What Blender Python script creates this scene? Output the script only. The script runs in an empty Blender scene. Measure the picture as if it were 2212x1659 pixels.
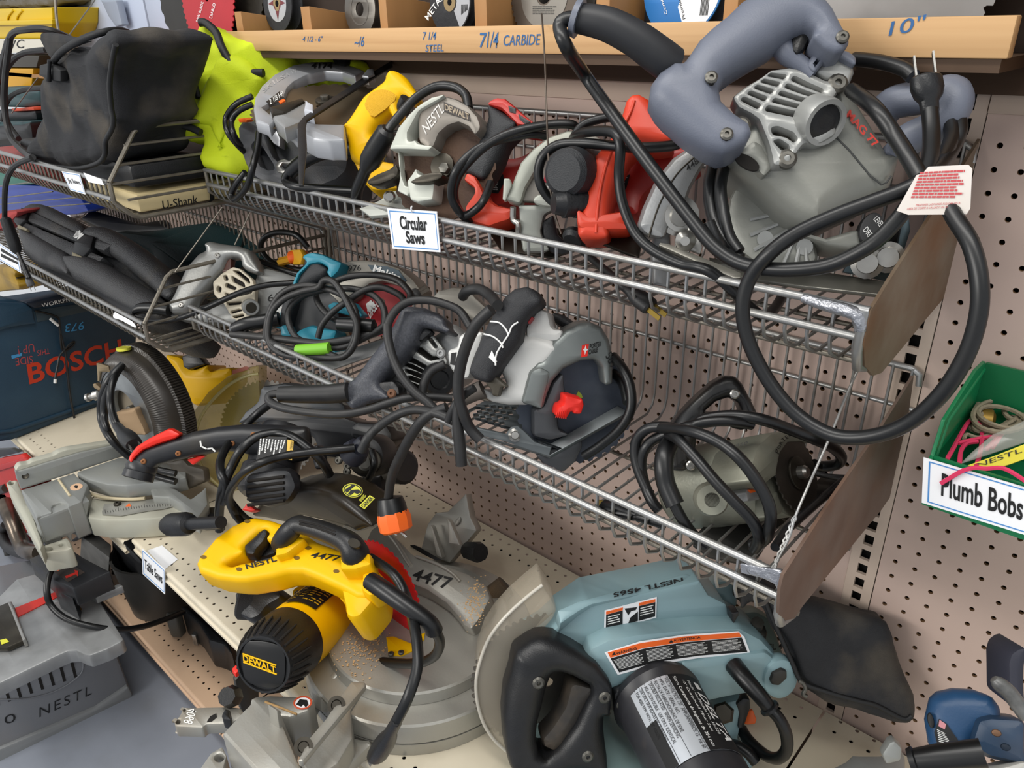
import bpy, bmesh, math, random
from mathutils import Vector as V, Matrix
random.seed(7)
SC = bpy.context.scene
COL = SC.collection
# ---------------------------------------------------------------- camera
FPX, CX, CY = 1621.0, 1106.0, 829.5          # focal length and centre of the 2212x1659 frame
CAM = V((0, -0.97, 1.5))
_X = V((-1946, -734.5, 1621)); _X = -_X.normalized()
_Z = V((74, 3380.5, 1621)); _Z = -_Z.normalized()
_Z = (_Z - _X * _Z.dot(_X)).normalized()
_Y = _Z.cross(_X)
def c2w(v): return V((_X.dot(v), _Y.dot(v), _Z.dot(v)))
RGT, DWN, FWD = c2w(V((1, 0, 0))), c2w(V((0, 1, 0))), c2w(V((0, 0, 1)))
cd = bpy.data.cameras.new('camera'); cam = bpy.data.objects.new('camera', cd); COL.objects.link(cam)
cd.sensor_width = 36; cd.lens = FPX / 2212 * 36; cd.clip_start = .01
cam.matrix_world = Matrix(((RGT.x, -DWN.x, -FWD.x, CAM.x), (RGT.y, -DWN.y, -FWD.y, CAM.y),
                           (RGT.z, -DWN.z, -FWD.z, CAM.z), (0, 0, 0, 1)))
SC.camera = cam
# ---------------------------------------------------------------- light
w = bpy.data.worlds.new('world'); SC.world = w; w.use_nodes = True
w.node_tree.nodes['Background'].inputs[0].default_value = (.93, .96, 1, 1)
w.node_tree.nodes['Background'].inputs[1].default_value = .58
def area(name, loc, rot, sx, sy, power, col=(1, .97, .92)):
    l = bpy.data.lights.new(name, 'AREA'); l.shape = 'RECTANGLE'; l.size = sx; l.size_y = sy
    l.energy = power; l.color = col
    o = bpy.data.objects.new(name, l); COL.objects.link(o); o.location = loc; o.rotation_euler = rot
    return o
area('ceiling_light', (-.75, -1.0, 2.9), (0, 0, 0), 2.4, .3, 27)
area('ceiling_light', (1.2, -1.3, 2.9), (0, 0, 0), 1.2, .3, 5)
area('ceiling_light', (-2.3, -4.2, 2.5), (math.radians(58), 0, math.radians(-20)), 3.2, .6, 85)
SC.view_settings.view_transform = 'Standard'; SC.view_settings.look = 'None'
SC.view_settings.gamma = 1; SC.view_settings.use_curve_mapping = False
SC.view_settings.exposure = 0.3
# ---------------------------------------------------------------- materials
def lin(h):
    h = h.lstrip('#'); r = [int(h[i:i + 2], 16) / 255 for i in (0, 2, 4)]
    return tuple(c / 12.92 if c <= .04045 else ((c + .055) / 1.055) ** 2.4 for c in r) + (1,)
MATS = {}
def mat(name, col, rough=.5, metal=0, n=0, ns=30, col2=None, bump=0, bs=200, coat=0, trans=0, alpha=1, dirt=0, dc='#8f7a5e', stretch=None, aniso=0):
    """procedural principled material: n mixes col2 by noise (scale ns), dirt adds dusty patches, bump grains the surface"""
    if name in MATS: return MATS[name]
    m = bpy.data.materials.new(name); m.use_nodes = True; nt = m.node_tree; N = nt.nodes; L = nt.links
    b = N['Principled BSDF']; b.inputs['Base Color'].default_value = lin(col)
    b.inputs['Roughness'].default_value = rough; b.inputs['Metallic'].default_value = metal
    if coat: b.inputs['Coat Weight'].default_value = coat
    if trans: b.inputs['Transmission Weight'].default_value = trans; b.inputs['IOR'].default_value = 1.2
    if alpha < 1: b.inputs['Alpha'].default_value = alpha
    src = None
    tc = N.new('ShaderNodeTexCoord'); co = tc.outputs['Object']
    if stretch:
        mp = N.new('ShaderNodeMapping'); mp.inputs['Scale'].default_value = stretch
        L.new(co, mp.inputs['Vector']); co = mp.outputs['Vector']
    def noise(scale, det=4):
        t = N.new('ShaderNodeTexNoise'); t.inputs['Scale'].default_value = scale; t.inputs['Detail'].default_value = det
        L.new(co, t.inputs['Vector']); return t.outputs['Fac']
    def ramp(f, a, c):
        r = N.new('ShaderNodeMapRange'); r.inputs['From Min'].default_value = a; r.inputs['From Max'].default_value = c
        L.new(f, r.inputs['Value']); return r.outputs['Result']
    def mix(fac, a, bb):
        x = N.new('ShaderNodeMix'); x.data_type = 'RGBA'; L.new(fac, x.inputs['Factor'])
        for i, s in ((6, a), (7, bb)):
            if isinstance(s, tuple): x.inputs[i].default_value = s
            else: L.new(s, x.inputs[i])
        return x.outputs[2]
    def mul(f, k):
        x = N.new('ShaderNodeMath'); x.operation = 'MULTIPLY'; x.inputs[1].default_value = k; L.new(f, x.inputs[0]); return x.outputs[0]
    src = lin(col)
    if n: src = mix(mul(ramp(noise(ns, 6), .3, .7), n), src, lin(col2 or '#000000'))
    if dirt: src = mix(mul(ramp(noise(9, 8), .52, .78), dirt), src, lin(dc))
    if not isinstance(src, tuple): L.new(src, b.inputs['Base Color'])
    if bump:
        bp = N.new('ShaderNodeBump'); bp.inputs['Strength'].default_value = bump; bp.inputs['Distance'].default_value = .002
        L.new(noise(bs, 3), bp.inputs['Height']); L.new(bp.outputs['Normal'], b.inputs['Normal'])
    MATS[name] = m; return m
BLK = mat('black plastic', '#121315', .4, n=.3, ns=60, col2='#222327', bump=.15, bs=500, dirt=.15, dc='#4b4434')
RUB = mat('black rubber cord', '#0d0e0f', .36, n=.3, ns=80, col2='#18191b', dirt=.12, dc='#36322b')
RUBG = mat('worn grey-black cord', '#1a1a1b', .5, n=.5, ns=60, col2='#2c2b2a', dirt=.25, dc='#474239')
GRIP = mat('dark grey grip', '#1d1f22', .55, n=.3, ns=40, col2='#2a2c30', bump=.4, bs=700)
CHR = mat('chromed wire', '#a9aaab', .42, .8, n=.5, ns=25, col2='#8a8577')
CHRD = mat('dull wire', '#8a8479', .45, .6, n=.6, ns=40, col2='#5f584c')
ALU = mat('cast aluminium', '#a5a6a6', .42, .55, n=.35, ns=20, col2='#7d7c79', bump=.12, bs=300, dirt=.3, dc='#857862')
STL = mat('bright steel', '#b4b2ad', .3, .9, n=.4, ns=30, col2='#6d675c')
DST = mat('worn dark steel', '#4c4840', .4, .8, n=.7, ns=22, col2='#292520')
YEL = mat('yellow plastic', '#edb800', .4, n=.2, ns=20, col2='#dca600', dirt=.06, dc='#7a6424')
YEL.node_tree.nodes['Principled BSDF'].inputs['Specular IOR Level'].default_value = .25
RED = mat('red plastic', '#c4271a', .42, n=.25, ns=18, col2='#a81f15', dirt=.1)
PAP = mat('white paper', '#f2f3f5', .7)
INK = mat('black ink', '#0c0c0d', .6)
INKW = mat('white ink', '#e9e9e6', .6)
INKB = mat('blue marker', '#2f5f93', .7)
BLUL = mat('blue line', '#4d8ccb', .6)
ORG = mat('orange plastic', '#f0661a', .45)
REDB = mat('bright red plastic', '#e8230f', .4)
SCR = mat('screw steel', '#6c6a64', .4, .7, n=.5, ns=90, col2='#3a372f')
# ---------------------------------------------------------------- geometry helpers
def ray(p):
    return c2w(V((p[0] - CX, p[1] - CY, FPX)))
def U(p, o, n):
    r = ray(p); return CAM + r * ((o - CAM).dot(n) / r.dot(n))
class F:
    """a plane standing in the place: point o, normal n (towards the aisle)"""
    def __init__(s, o, n, up=None):
        s.o = V(o); s.n = V(n).normalized()
        a = V(up) if up else (V((0, 0, 1)) if abs(s.n.z) < .9 else V((0, 1, 0)))
        s.v = (a - s.n * a.dot(s.n)).normalized(); s.u = s.v.cross(s.n)
    def at(s, p, h=0): return U(p, s.o + s.n * h, s.n)
    def off(s, h): return F(s.o + s.n * h, s.n, s.v)
def FY(y): return F((0, y, 0), (0, -1, 0))
def FX(x): return F((x, 0, 0), (1, 0, 0))
def FZ(z): return F((0, 0, z), (0, 0, 1))
def FPP(p1, y1, p2, y2):
    """plane through two seen points at their own depths, turned towards the camera"""
    a, b = FY(y1).at(p1), FY(y2).at(p2); d = (b - a).normalized(); v = CAM - a
    return F(a, v - d * v.dot(d))
def FP(p, y, n): return F(FY(y).at(p), n)      # plane through the point seen at p, y metres from the pegboard
ALLOBJ = []
def link(name, me, m, parent=None, loc=None):
    o = bpy.data.objects.new(name, me); COL.objects.link(o)
    if m and not me.materials: me.materials.append(m)
    if parent is not None:
        o.parent = parent
        if parent.type == 'EMPTY': o.matrix_parent_inverse = Matrix.Translation(-parent.location)
    ALLOBJ.append(o); return o
def fin(me, ang=40):
    me.polygons.foreach_set('use_smooth', [True] * len(me.polygons))
    me.set_sharp_from_angle(angle=math.radians(ang)); me.update()
def bm2(name, bm, m, parent=None, ang=40):
    bmesh.ops.recalc_face_normals(bm, faces=bm.faces)
    me = bpy.data.meshes.new(name); bm.to_mesh(me); bm.free(); fin(me, ang)
    return link(name, me, m, parent)
def thing(name, label, cat, loc, group=None):
    o = bpy.data.objects.new(name, None); COL.objects.link(o); o.location = V(loc); o.empty_display_size = .03
    o['label'] = label; o['category'] = cat
    if group: o['group'] = group
    return o
def tag(o, label, cat, group=None, kind=None):
    if label: o['label'] = label
    if cat: o['category'] = cat
    if group: o['group'] = group
    if kind: o['kind'] = kind
    return o
def struct(o): o['kind'] = 'structure'; return o
def cat2(P, closed, k=6):
    """Catmull-Rom through points of any dimension"""
    n = len(P); out = []
    rng = range(n) if closed else range(n - 1)
    for i in rng:
        if closed: a, b, c, d = P[(i - 1) % n], P[i], P[(i + 1) % n], P[(i + 2) % n]
        else: a, b, c, d = P[max(i - 1, 0)], P[i], P[i + 1], P[min(i + 2, n - 1)]
        for j in range(k):
            t = j / k
            out.append(tuple(.5 * ((2 * q) + (r - p) * t + (2 * p - 5 * q + 4 * r - s) * t * t + (3 * q - p - 3 * r + s) * t ** 3)
                             for p, q, r, s in zip(a, b, c, d)))
    if not closed: out.append(tuple(P[-1]))
    return out
def ell(cx, cy, rx, ry, rot=0, n=32, a0=0, a1=360):
    r = math.radians(rot); out = []; full = abs(a1 - a0) >= 360
    for i in range(n):
        a = math.radians(a0 + (a1 - a0) * i / (n if full else n - 1))
        x, y = rx * math.cos(a), ry * math.sin(a)
        out.append((cx + x * math.cos(r) - y * math.sin(r), cy + x * math.sin(r) + y * math.cos(r)))
    return out
DG = None
def prism(name, m, parent, fr, pts, h0, h1, bev=0, holes=(), s=0, res=2, hs=0):
    """outline seen at pts on plane fr (at height h1), given its own thickness h0..h1 along the normal; s>0 rounds the outline"""
    def loc2(P, sm):
        if sm: P = cat2(P, True, sm)
        q = [fr.at(p, h1) - fr.o for p in P]
        return [(a.dot(fr.u), a.dot(fr.v)) for a in q]
    return prism2(name, m, parent, fr, loc2(pts, s), h0, h1, bev, [loc2(h, hs or s) for h in holes], res)
from mathutils.geometry import tessellate_polygon
def prism2(name, m, parent, fr, outl, h0, h1, bev=0, holes=(), res=2):
    """solid from an outline in the plane's own metres; the edge is rounded by bev, less where the outline is narrow"""
    def area2(P): return sum(P[i - 1][0] * P[i][1] - P[i][0] * P[i - 1][1] for i in range(len(P)))
    LP = []
    bev = min(bev, (h1 - h0) * .499)
    for k, P in enumerate([outl] + list(holes)):
        P = [V((p[0], p[1])) for p in P]
        P = [p for i, p in enumerate(P) if (p - P[i - 1]).length > 1e-6]
        if (area2(P) < 0) != (k > 0): P.reverse()
        if bev:
            Q = []; n = len(P)
            for i in range(n):                                   # ease the corners
                a, p, b = P[i - 1], P[i], P[(i + 1) % n]; d1, d2 = a - p, b - p
                if d1.angle(d2, 3.14) < 2.5:
                    c = min(bev * .8, d1.length * .4, d2.length * .4); s_, e_ = p + d1.normalized() * c, p + d2.normalized() * c
                    for t in (0, .25, .5, .75, 1): Q.append(s_ * (1 - t) ** 2 + p * 2 * t * (1 - t) + e_ * t * t)
                else: Q.append(p)
            P = []; n = len(Q); st = max(bev * .5, .003)
            for i in range(n):
                a, b = Q[i], Q[(i + 1) % n]; c = max(1, min(12, int((b - a).length / st)))
                for j in range(c): P.append(a + (b - a) * (j / c))
        LP.append(P)
    NL = []
    for P in LP:
        N = []
        for i in range(len(P)):
            d = P[(i + 1) % len(P)] - P[i - 1]; N.append(V((-d.y, d.x)).normalized() if d.length > 1e-9 else V((0, 0)))
        NL.append(N)
    BL = []
    if bev:
        allp = [q for P in LP for q in P]
        for P, N in zip(LP, NL):
            B = []
            for p, n in zip(P, N):
                r = bev / .92
                px_, py_, nx_, ny_ = p.x, p.y, n.x, n.y
                for q in allp:
                    dx, dy = q.x - px_, q.y - py_; dn = dx * nx_ + dy * ny_
                    if dn > 1e-7:
                        k = (dx * dx + dy * dy) / (2 * dn)
                        if k < r: r = k
                B.append(r * .92)
            for _ in range(3): B = [min(B[i], (B[i - 1] + B[i] + B[(i + 1) % len(B)]) / 3) for i in range(len(B))]
            BL.append(B)
    bm = bmesh.new(); hz = (h1 - h0) / 2; c = fr.o + fr.n * ((h0 + h1) / 2)
    def vert(q, z): return bm.verts.new(c + fr.u * q.x + fr.v * q.y + fr.n * z)
    caps = []
    for k, P in enumerate(LP):
        rings = []; lay = []
        if bev:
            for j in range(res + 1): lay.append((-1, math.pi / 2 * (1 - j / res)))
            for j in range(res + 1): lay.append((1, math.pi / 2 * j / res))
            for sg, th in lay:
                ct, sn = 1 - math.cos(th), math.sin(th)
                rings.append([vert(p + n * (b * ct), sg * (hz - b + b * sn)) for p, n, b in zip(P, NL[k], BL[k])])
            inner = [p + n * b for p, n, b in zip(P, NL[k], BL[k])]
        else:
            rings = [[vert(p, -hz) for p in P], [vert(p, hz) for p in P]]; inner = P
        L = len(P)
        for A, B in zip(rings, rings[1:]):
            for i in range(L):
                try: bm.faces.new((A[i], A[(i + 1) % L], B[(i + 1) % L], B[i]))
                except ValueError: pass
        caps.append((inner, rings[0], rings[-1]))
    tri = tessellate_polygon([[V((p.x, p.y, 0)) for p in cp[0]] for cp in caps])
    lo = [v for cp in caps for v in cp[1]]; hi = [v for cp in caps for v in cp[2]]; fl = [p for cp in caps for p in cp[0]]
    for a, b, d in tri:
        if (fl[b] - fl[a]).cross(fl[d] - fl[a]) < 0: b, d = d, b
        for vs in ((hi[a], hi[b], hi[d]), (lo[a], lo[d], lo[b])):
            try: bm.faces.new(vs)
            except ValueError: pass
    me = bpy.data.meshes.new(name); bm.to_mesh(me); bm.free(); fin(me, 42)
    return link(name, me, m, parent)
def addtube(bm, P, r, seg=8, closed=False, cap=True):
    n = len(P); P = [V(p) for p in P]; R = r if isinstance(r, (list, tuple)) else [r] * n
    T = [(P[(i + 1) % n if closed else min(i + 1, n - 1)] - P[(i - 1) % n if closed else max(i - 1, 0)]).normalized() for i in range(n)]
    a = V((0, 0, 1)) if abs(T[0].z) < .9 else V((1, 0, 0))
    nn = (a - T[0] * a.dot(T[0])).normalized(); rings = []
    for i in range(n):
        nn = (nn - T[i] * nn.dot(T[i])).normalized(); b = T[i].cross(nn)
        rings.append([bm.verts.new(P[i] + (nn * math.cos(2 * math.pi * k / seg) + b * math.sin(2 * math.pi * k / seg)) * R[i]) for k in range(seg)])
    for i in range(n if closed else n - 1):
        A, B = rings[i], rings[(i + 1) % n]
        for k in range(seg): bm.faces.new((A[k], A[(k + 1) % seg], B[(k + 1) % seg], B[k]))
    if cap and not closed: bm.faces.new(rings[0]); bm.faces.new(rings[-1][::-1])
def tube(name, m, parent, P, r, closed=False, seg=10, k=0):
    if name == 'cord': r = [q * .8 for q in r] if isinstance(r, (list, tuple)) else r * .8
    if k:
        if isinstance(r, (list, tuple)):
            Q = cat2([tuple(p) + (q,) for p, q in zip(P, r)], closed, k); P = [q[:3] for q in Q]; r = [q[3] for q in Q]
        else: P = cat2([tuple(p) for p in P], closed, k)
    bm = bmesh.new(); addtube(bm, P, r, seg, closed); return bm2(name, bm, m, parent)
def W(*pts):
    """(px, py, y): point seen at px, py and y metres from the pegboard"""
    return [FY(p[2]).at(p) for p in pts]
def cable(name, m, parent, pts, r, k=7, closed=False, seg=10):
    return tube(name, m, parent, W(*pts), r, closed, seg, k)
def lathe(name, m, parent, A, B, prof, seg=36, sq=1, up=None):
    """turned body from A to B, prof = [(t along, radius)]"""
    A, B = V(A), V(B); d = (B - A); T = d.normalized()
    a = V(up) if up else (V((0, 0, 1)) if abs(T.z) < .9 else V((1, 0, 0)))
    n = (a - T * a.dot(T)).normalized(); b = T.cross(n); bm = bmesh.new(); rings = []
    for t, r in prof:
        c = A + d * t
        rings.append([bm.verts.new(c + (n * math.cos(2 * math.pi * k / seg) * sq + b * math.sin(2 * math.pi * k / seg)) * max(r, 1e-5)) for k in range(seg)])
    for i in range(len(rings) - 1):
        for k in range(seg): bm.faces.new((rings[i][k], rings[i][(k + 1) % seg], rings[i + 1][(k + 1) % seg], rings[i + 1][k]))
    bm.faces.new(rings[0]); bm.faces.new(rings[-1][::-1])
    return bm2(name, bm, m, parent, 30)
def addbox(bm, c, sx, sy, sz, R=None):
    vs = []
    for x in (-1, 1):
        for y in (-1, 1):
            for z in (-1, 1):
                p = V((x * sx / 2, y * sy / 2, z * sz / 2)); vs.append(bm.verts.new(V(c) + (R @ p if R else p)))
    for f in ((0, 1, 3, 2), (4, 6, 7, 5), (0, 4, 5, 1), (2, 3, 7, 6), (0, 2, 6, 4), (1, 5, 7, 3)): bm.faces.new([vs[i] for i in f])
def bevel(o, wd, seg=2):
    bm = bmesh.new(); bm.from_mesh(o.data)
    bmesh.ops.bevel(bm, geom=list(bm.edges), offset=wd, segments=seg, affect='EDGES', profile=.5)
    bm.to_mesh(o.data); bm.free(); fin(o.data); return o
def abox(name, m, parent, x0, x1, y0, y1, z0, z1, bev=0, seg=2):
    bm = bmesh.new(); addbox(bm, ((x0 + x1) / 2, (y0 + y1) / 2, (z0 + z1) / 2), x1 - x0, y1 - y0, z1 - z0)
    o = bm2(name, bm, m, parent)
    if bev: bevel(o, bev, seg)
    return o
def hexa(name, m, parent, Q, bev=0, seg=2):
    """six-sided body from 8 corner points: bottom quad, top quad"""
    bm = bmesh.new(); v = [bm.verts.new(V(q)) for q in Q]
    for f in ((3, 2, 1, 0), (4, 5, 6, 7), (0, 1, 5, 4), (1, 2, 6, 5), (2, 3, 7, 6), (3, 0, 4, 7)): bm.faces.new([v[i] for i in f])
    o = bm2(name, bm, m, parent)
    if bev: bevel(o, bev, seg)
    return o
def loft(name, m, parent, rings, sub=1, cap=True):
    """skin through rings of 3D points (same count)"""
    bm = bmesh.new(); R = [[bm.verts.new(V(p)) for p in r] for r in rings]; k = len(R[0])
    for A, B in zip(R, R[1:]):
        for i in range(k): bm.faces.new((A[i], A[(i + 1) % k], B[(i + 1) % k], B[i]))
    if cap: bm.faces.new(R[0][::-1]); bm.faces.new(R[-1])
    o = bm2(name, bm, m, parent, 60)
    if sub: subdiv(o, sub)
    return o
def subdiv(o, lv):
    md = o.modifiers.new('s', 'SUBSURF'); md.levels = md.render_levels = lv; return o
def text(name, m, parent, fr, s, a, b, c, h=.0006, shear=0, wt=0, sp=1, lh=1):
    """lettering s on plane fr: a baseline start, b baseline end, c top of the first letter (all as seen)"""
    cu = bpy.data.curves.new(name, 'FONT'); cu.body = s; cu.offset = wt; cu.shear = shear; cu.resolution_u = 3; cu.space_character = sp; cu.space_line = lh
    o = bpy.data.objects.new(name, cu); COL.objects.link(o)
    dg = bpy.context.evaluated_depsgraph_get(); dg.update()
    me = bpy.data.meshes.new_from_object(o.evaluated_get(dg)); bpy.data.objects.remove(o); bpy.data.curves.remove(cu); me.name = name
    xs = [v.co.x for v in me.vertices]; ys = [v.co.y for v in me.vertices]
    x0, x1, y0, y1 = min(xs), max(xs), min(ys), max(ys)
    A, B, C = fr.at(a, h), fr.at(b, h), fr.at(c, h)
    for v in me.vertices:
        v.co = A + (B - A) * ((v.co.x - x0) / (x1 - x0)) + (C - A) * ((v.co.y - y0) / (y1 - y0))
    me.materials.clear(); return link(name, me, m, parent)
def quadpt(Q, s, t):
    """point in a quad given as seen: Q = top-left, top-right, bottom-right, bottom-left"""
    a = [Q[0][i] + (Q[1][i] - Q[0][i]) * s for i in (0, 1)]; b = [Q[3][i] + (Q[2][i] - Q[3][i]) * s for i in (0, 1)]
    return tuple(a[i] + (b[i] - a[i]) * t for i in (0, 1))
def sticker(name, m, parent, fr, Q, h=.0005, th=.0004, s=0):
    return prism(name, m, parent, fr, Q, h - th, h, s=s)
def bars(name, m, parent, fr, Q, rows, h=.001, fill=.55, ragged=.25, words=7, seed=1, s0=.04, s1=.96, t0=.06, t1=.94):
    """rows of fine print too small to read"""
    rnd = random.Random(seed); bm = bmesh.new()
    for i in range(rows):
        a = t0 + (t1 - t0) * i / rows; b = a + (t1 - t0) / rows * fill; x = s0; end = s1 - ragged * rnd.random() * (s1 - s0)
        while x < end:
            wd = (s1 - s0) / words * (.5 + rnd.random()); e = min(x + wd, end)
            bm.faces.new([bm.verts.new(fr.at(quadpt(Q, u_, t_), h)) for u_, t_ in ((x, a), (e, a), (e, b), (x, b))]); x = e + .012
    return bm2(name, bm, m, parent)
def screw(parent, P, n, r=.004, m=None, name='screw'):
    return lathe(name, m or SCR, parent, P, V(P) + V(n).normalized() * r * .7, [(0, r), (.7, r), (1, r * .7), (1, r * .35), (.5, r * .3)], 12)
def stroke(name, m, parent, fr, strokes, wpx, h=.0006):
    """marker handwriting: pen strokes of width wpx as seen"""
    bm = bmesh.new()
    for S in strokes:
        P = [fr.at(p, h) for p in S]; k = (fr.at((S[0][0] + wpx, S[0][1]), h) - P[0]).length * .5
        for A, B in zip(P, P[1:]):
            d = (B - A).normalized() * k; q = fr.n.cross(d)
            bm.faces.new([bm.verts.new(x) for x in (A - d * .6 + q, A - d * .6 - q, B + d * .6 - q, B + d * .6 + q)])
    return bm2(name, bm, m, parent)
# ================================================================ the setting
PEG = mat('pinkish beige enamel', '#c6afa4', .5, n=.25, ns=5, col2='#bba598', dirt=.12, dc='#a98f80')
PEGE = mat('raw hardboard', '#8a6a4a', .9)
BEI = mat('beige enamel', '#c8b5a6', .5, n=.3, ns=7, col2='#b8a595', dirt=.2, dc='#9c8672')
DARK = mat('dark gap', '#17130f', .9)
CRM = mat('cream shelf enamel', '#d9cfb9', .5, n=.35, ns=6, col2='#cbbfa6', dirt=.35, dc='#a0957e')
BAS = mat('tan shelf enamel', '#cfae90', .5, n=.3, ns=7, col2='#bc9b7d', dirt=.3, dc='#96785c')
FLO = mat('blue grey painted concrete', '#868b95', .5, n=.4, ns=9, col2='#747983', bump=.1, bs=60, dirt=.25, dc='#7b7b78')
def pegpanel(name, m, x0, x1, z0, z1, hx, hz, pitch=.0254, r=.0032, th=.005, yf=0):
    """perforated hardboard: a real round hole in every cell"""
    bm = bmesh.new(); NS = 12
    i0, i1 = math.ceil((x0 + .01 - hx) / pitch), math.floor((x1 - .01 - hx) / pitch)
    j0, j1 = math.ceil((z0 + .01 - hz) / pitch), math.floor((z1 - .01 - hz) / pitch)
    xl, xr, zb, zt = hx + (i0 - .5) * pitch, hx + (i1 + .5) * pitch, hz + (j0 - .5) * pitch, hz + (j1 + .5) * pitch
    q = pitch / 2; sq = []
    for k in range(NS):
        a = 2 * math.pi * k / NS + math.pi / 4; c, s_ = math.cos(a), math.sin(a); mx = max(abs(c), abs(s_)); sq.append((c / mx * q, s_ / mx * q, c * r, s_ * r))
    for i in range(i0, i1 + 1):
        for j in range(j0, j1 + 1):
            cx_, cz_ = hx + i * pitch, hz + j * pitch
            O = [bm.verts.new((cx_ + a[0], yf, cz_ + a[1])) for a in sq]; I = [bm.verts.new((cx_ + a[2], yf, cz_ + a[3])) for a in sq]
            B = [bm.verts.new((cx_ + a[2], yf + th, cz_ + a[3])) for a in sq]
            for k in range(NS):
                l = (k + 1) % NS
                bm.faces.new((O[k], O[l], I[l], I[k])); f = bm.faces.new((I[k], I[l], B[l], B[k])); f.material_index = 1
    for a, b, c, d in ((x0, x1, z0, zb), (x0, x1, zt, z1), (x0, xl, zb, zt), (xr, x1, zb, zt)):
        bm.faces.new([bm.verts.new(p) for p in ((a, yf, c), (b, yf, c), (b, yf, d), (a, yf, d))])
    me = bpy.data.meshes.new(name); bm.to_mesh(me); bm.free(); me.materials.append(m); me.materials.append(PEGE)
    return struct(link(name, me, m))
pegpanel('wall_center', PEG, -1.44, -.2386, .46, 1.3955, -.7505, .6061)
pegpanel('wall_right', PEG, -.1985, .35, .3, 1.404, -.1595*.97, .8895)
pegpanel('wall_left', PEG, -3.2, -1.48, .46, 1.3955, -1.6, .6061)
pegpanel('wall_base', BEI, -3.2, .35, .0, .30, -.7505, .6061-.0254*20)
struct(abox('trim_1', BEI, None, -1.44, -.2386, -.004, .004, 1.3955, 1.62, .001))
struct(abox('trim_2', BEI, None, -.1985, .6, -.004, .004, 1.404, 1.62, .001))
struct(abox('trim_3', BEI, None, -3.2, -1.48, -.004, .004, 1.3955, 1.75, .001))
struct(abox('wall_back', mat('tan back board', '#3f3022', .95), None, -3.2, .6, .035, .05, 0, 2.2))
def standard(name, xc):
    """slotted upright: two side strips and the webs between the slots"""
    bm = bmesh.new(); z = .8308 - .0254 * 31
    for sx in (-1, 1): addbox(bm, (xc + sx * .0129, .001, .72), .0126, .006, 1.416)
    while z < 1.42: addbox(bm, (xc, .001, z + .0127), .0134, .0058, .0084); z += .0254
    return struct(bm2(name, bm, BEI))
standard('trim_4', -.2188); standard('trim_5', -1.46)
struct(abox('trim_6', DARK, None, -.2388, -.1985, .015, .03, 0, 1.43))
struct(abox('floor', FLO, None, -4.5, 1.5, -3.5, .05, -.02, 0))

def deck(name, label, m, x0, x1, y0, z, lip, hx, rows, yl=None):
    """pressed steel shelf: two rows of holes front and back, folded front lip"""
    H = []
    for ry in rows:
        i = math.ceil((x0 + .015 - hx) / .0258)
        while hx + i * .0258 < x1 - .015:
            H.append([(hx + i * .0258 + .0032 * math.cos(t * math.pi / 4), ry + .0032 * math.sin(t * math.pi / 4)) for t in range(8)]); i += 1
    fr = F((0, 0, z), (0, 0, 1))
    root = thing(name, label, 'shelf', ((x0 + x1) / 2, y0 / 2, z))
    g = .0012
    prism2('shelf_top', m, root, fr, [(x0 + g, y0 + .004), (x1 - g, y0 + .004), (x1 - g, -.006), (x0 + g, -.006)], -.0016, 0, 0, H)
    abox('shelf_bottom', DARK, root, x0 + .01, x1 - .01, y0 + .03, -.012, z - .028, z - .02)
    # rolled front edge and price channel
    bm = bmesh.new(); prof = [(.004, 0), (.001, -.0004), (-.0015, -.003), (-.002, -.008), (.001, -.0095), (.001, -lip + .008), (-.003, -lip + .006), (-.003, -lip), (.006, -lip)]
    A = [bm.verts.new((x0 + g, y0 + a, z + b)) for a, b in prof]; B = [bm.verts.new((x1 - g, y0 + a, z + b)) for a, b in prof]
    for k in range(len(prof) - 1): bm.faces.new((A[k], A[k + 1], B[k + 1], B[k]))
    bm2('front_lip', m, root) if 0 else bm2('front_lip', bm, m, root)
    return root
deck('shelf_deck', 'long cream perforated metal shelf carrying the miter saws', CRM, -1.545, -.226, -.556, .491, .033, -1.3653, (-.538, -.513, -.048, -.0235))
deck('shelf_deck', 'cream metal shelf under the big dark blue case', CRM, -2.75, -1.547, -.572, .491, .033, -1.5493, (-.548, -.52, -.048, -.0235))
deck('shelf_deck', 'cream shelf at bottom right under the blue saw', CRM, -.2245, 1.0, -.556, .491, .033, -.1981, (-.538, -.513, -.035, -.0095))
deck('base_shelf', 'low tan perforated metal shelf just above the floor', BAS, -2.75, -1.29, -.56, .11, .03, -1.6388, (-.525, -.5, -.05))
deck('base_shelf', 'right-hand section of the low tan shelf near the floor', BAS, -1.288, .6, -.56, .11, .03, -1.262, (-.525, -.5, -.05))
struct(abox('baseboard_front', BAS, None, -2.75, .6, -.5, -.49, 0, .085))

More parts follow.
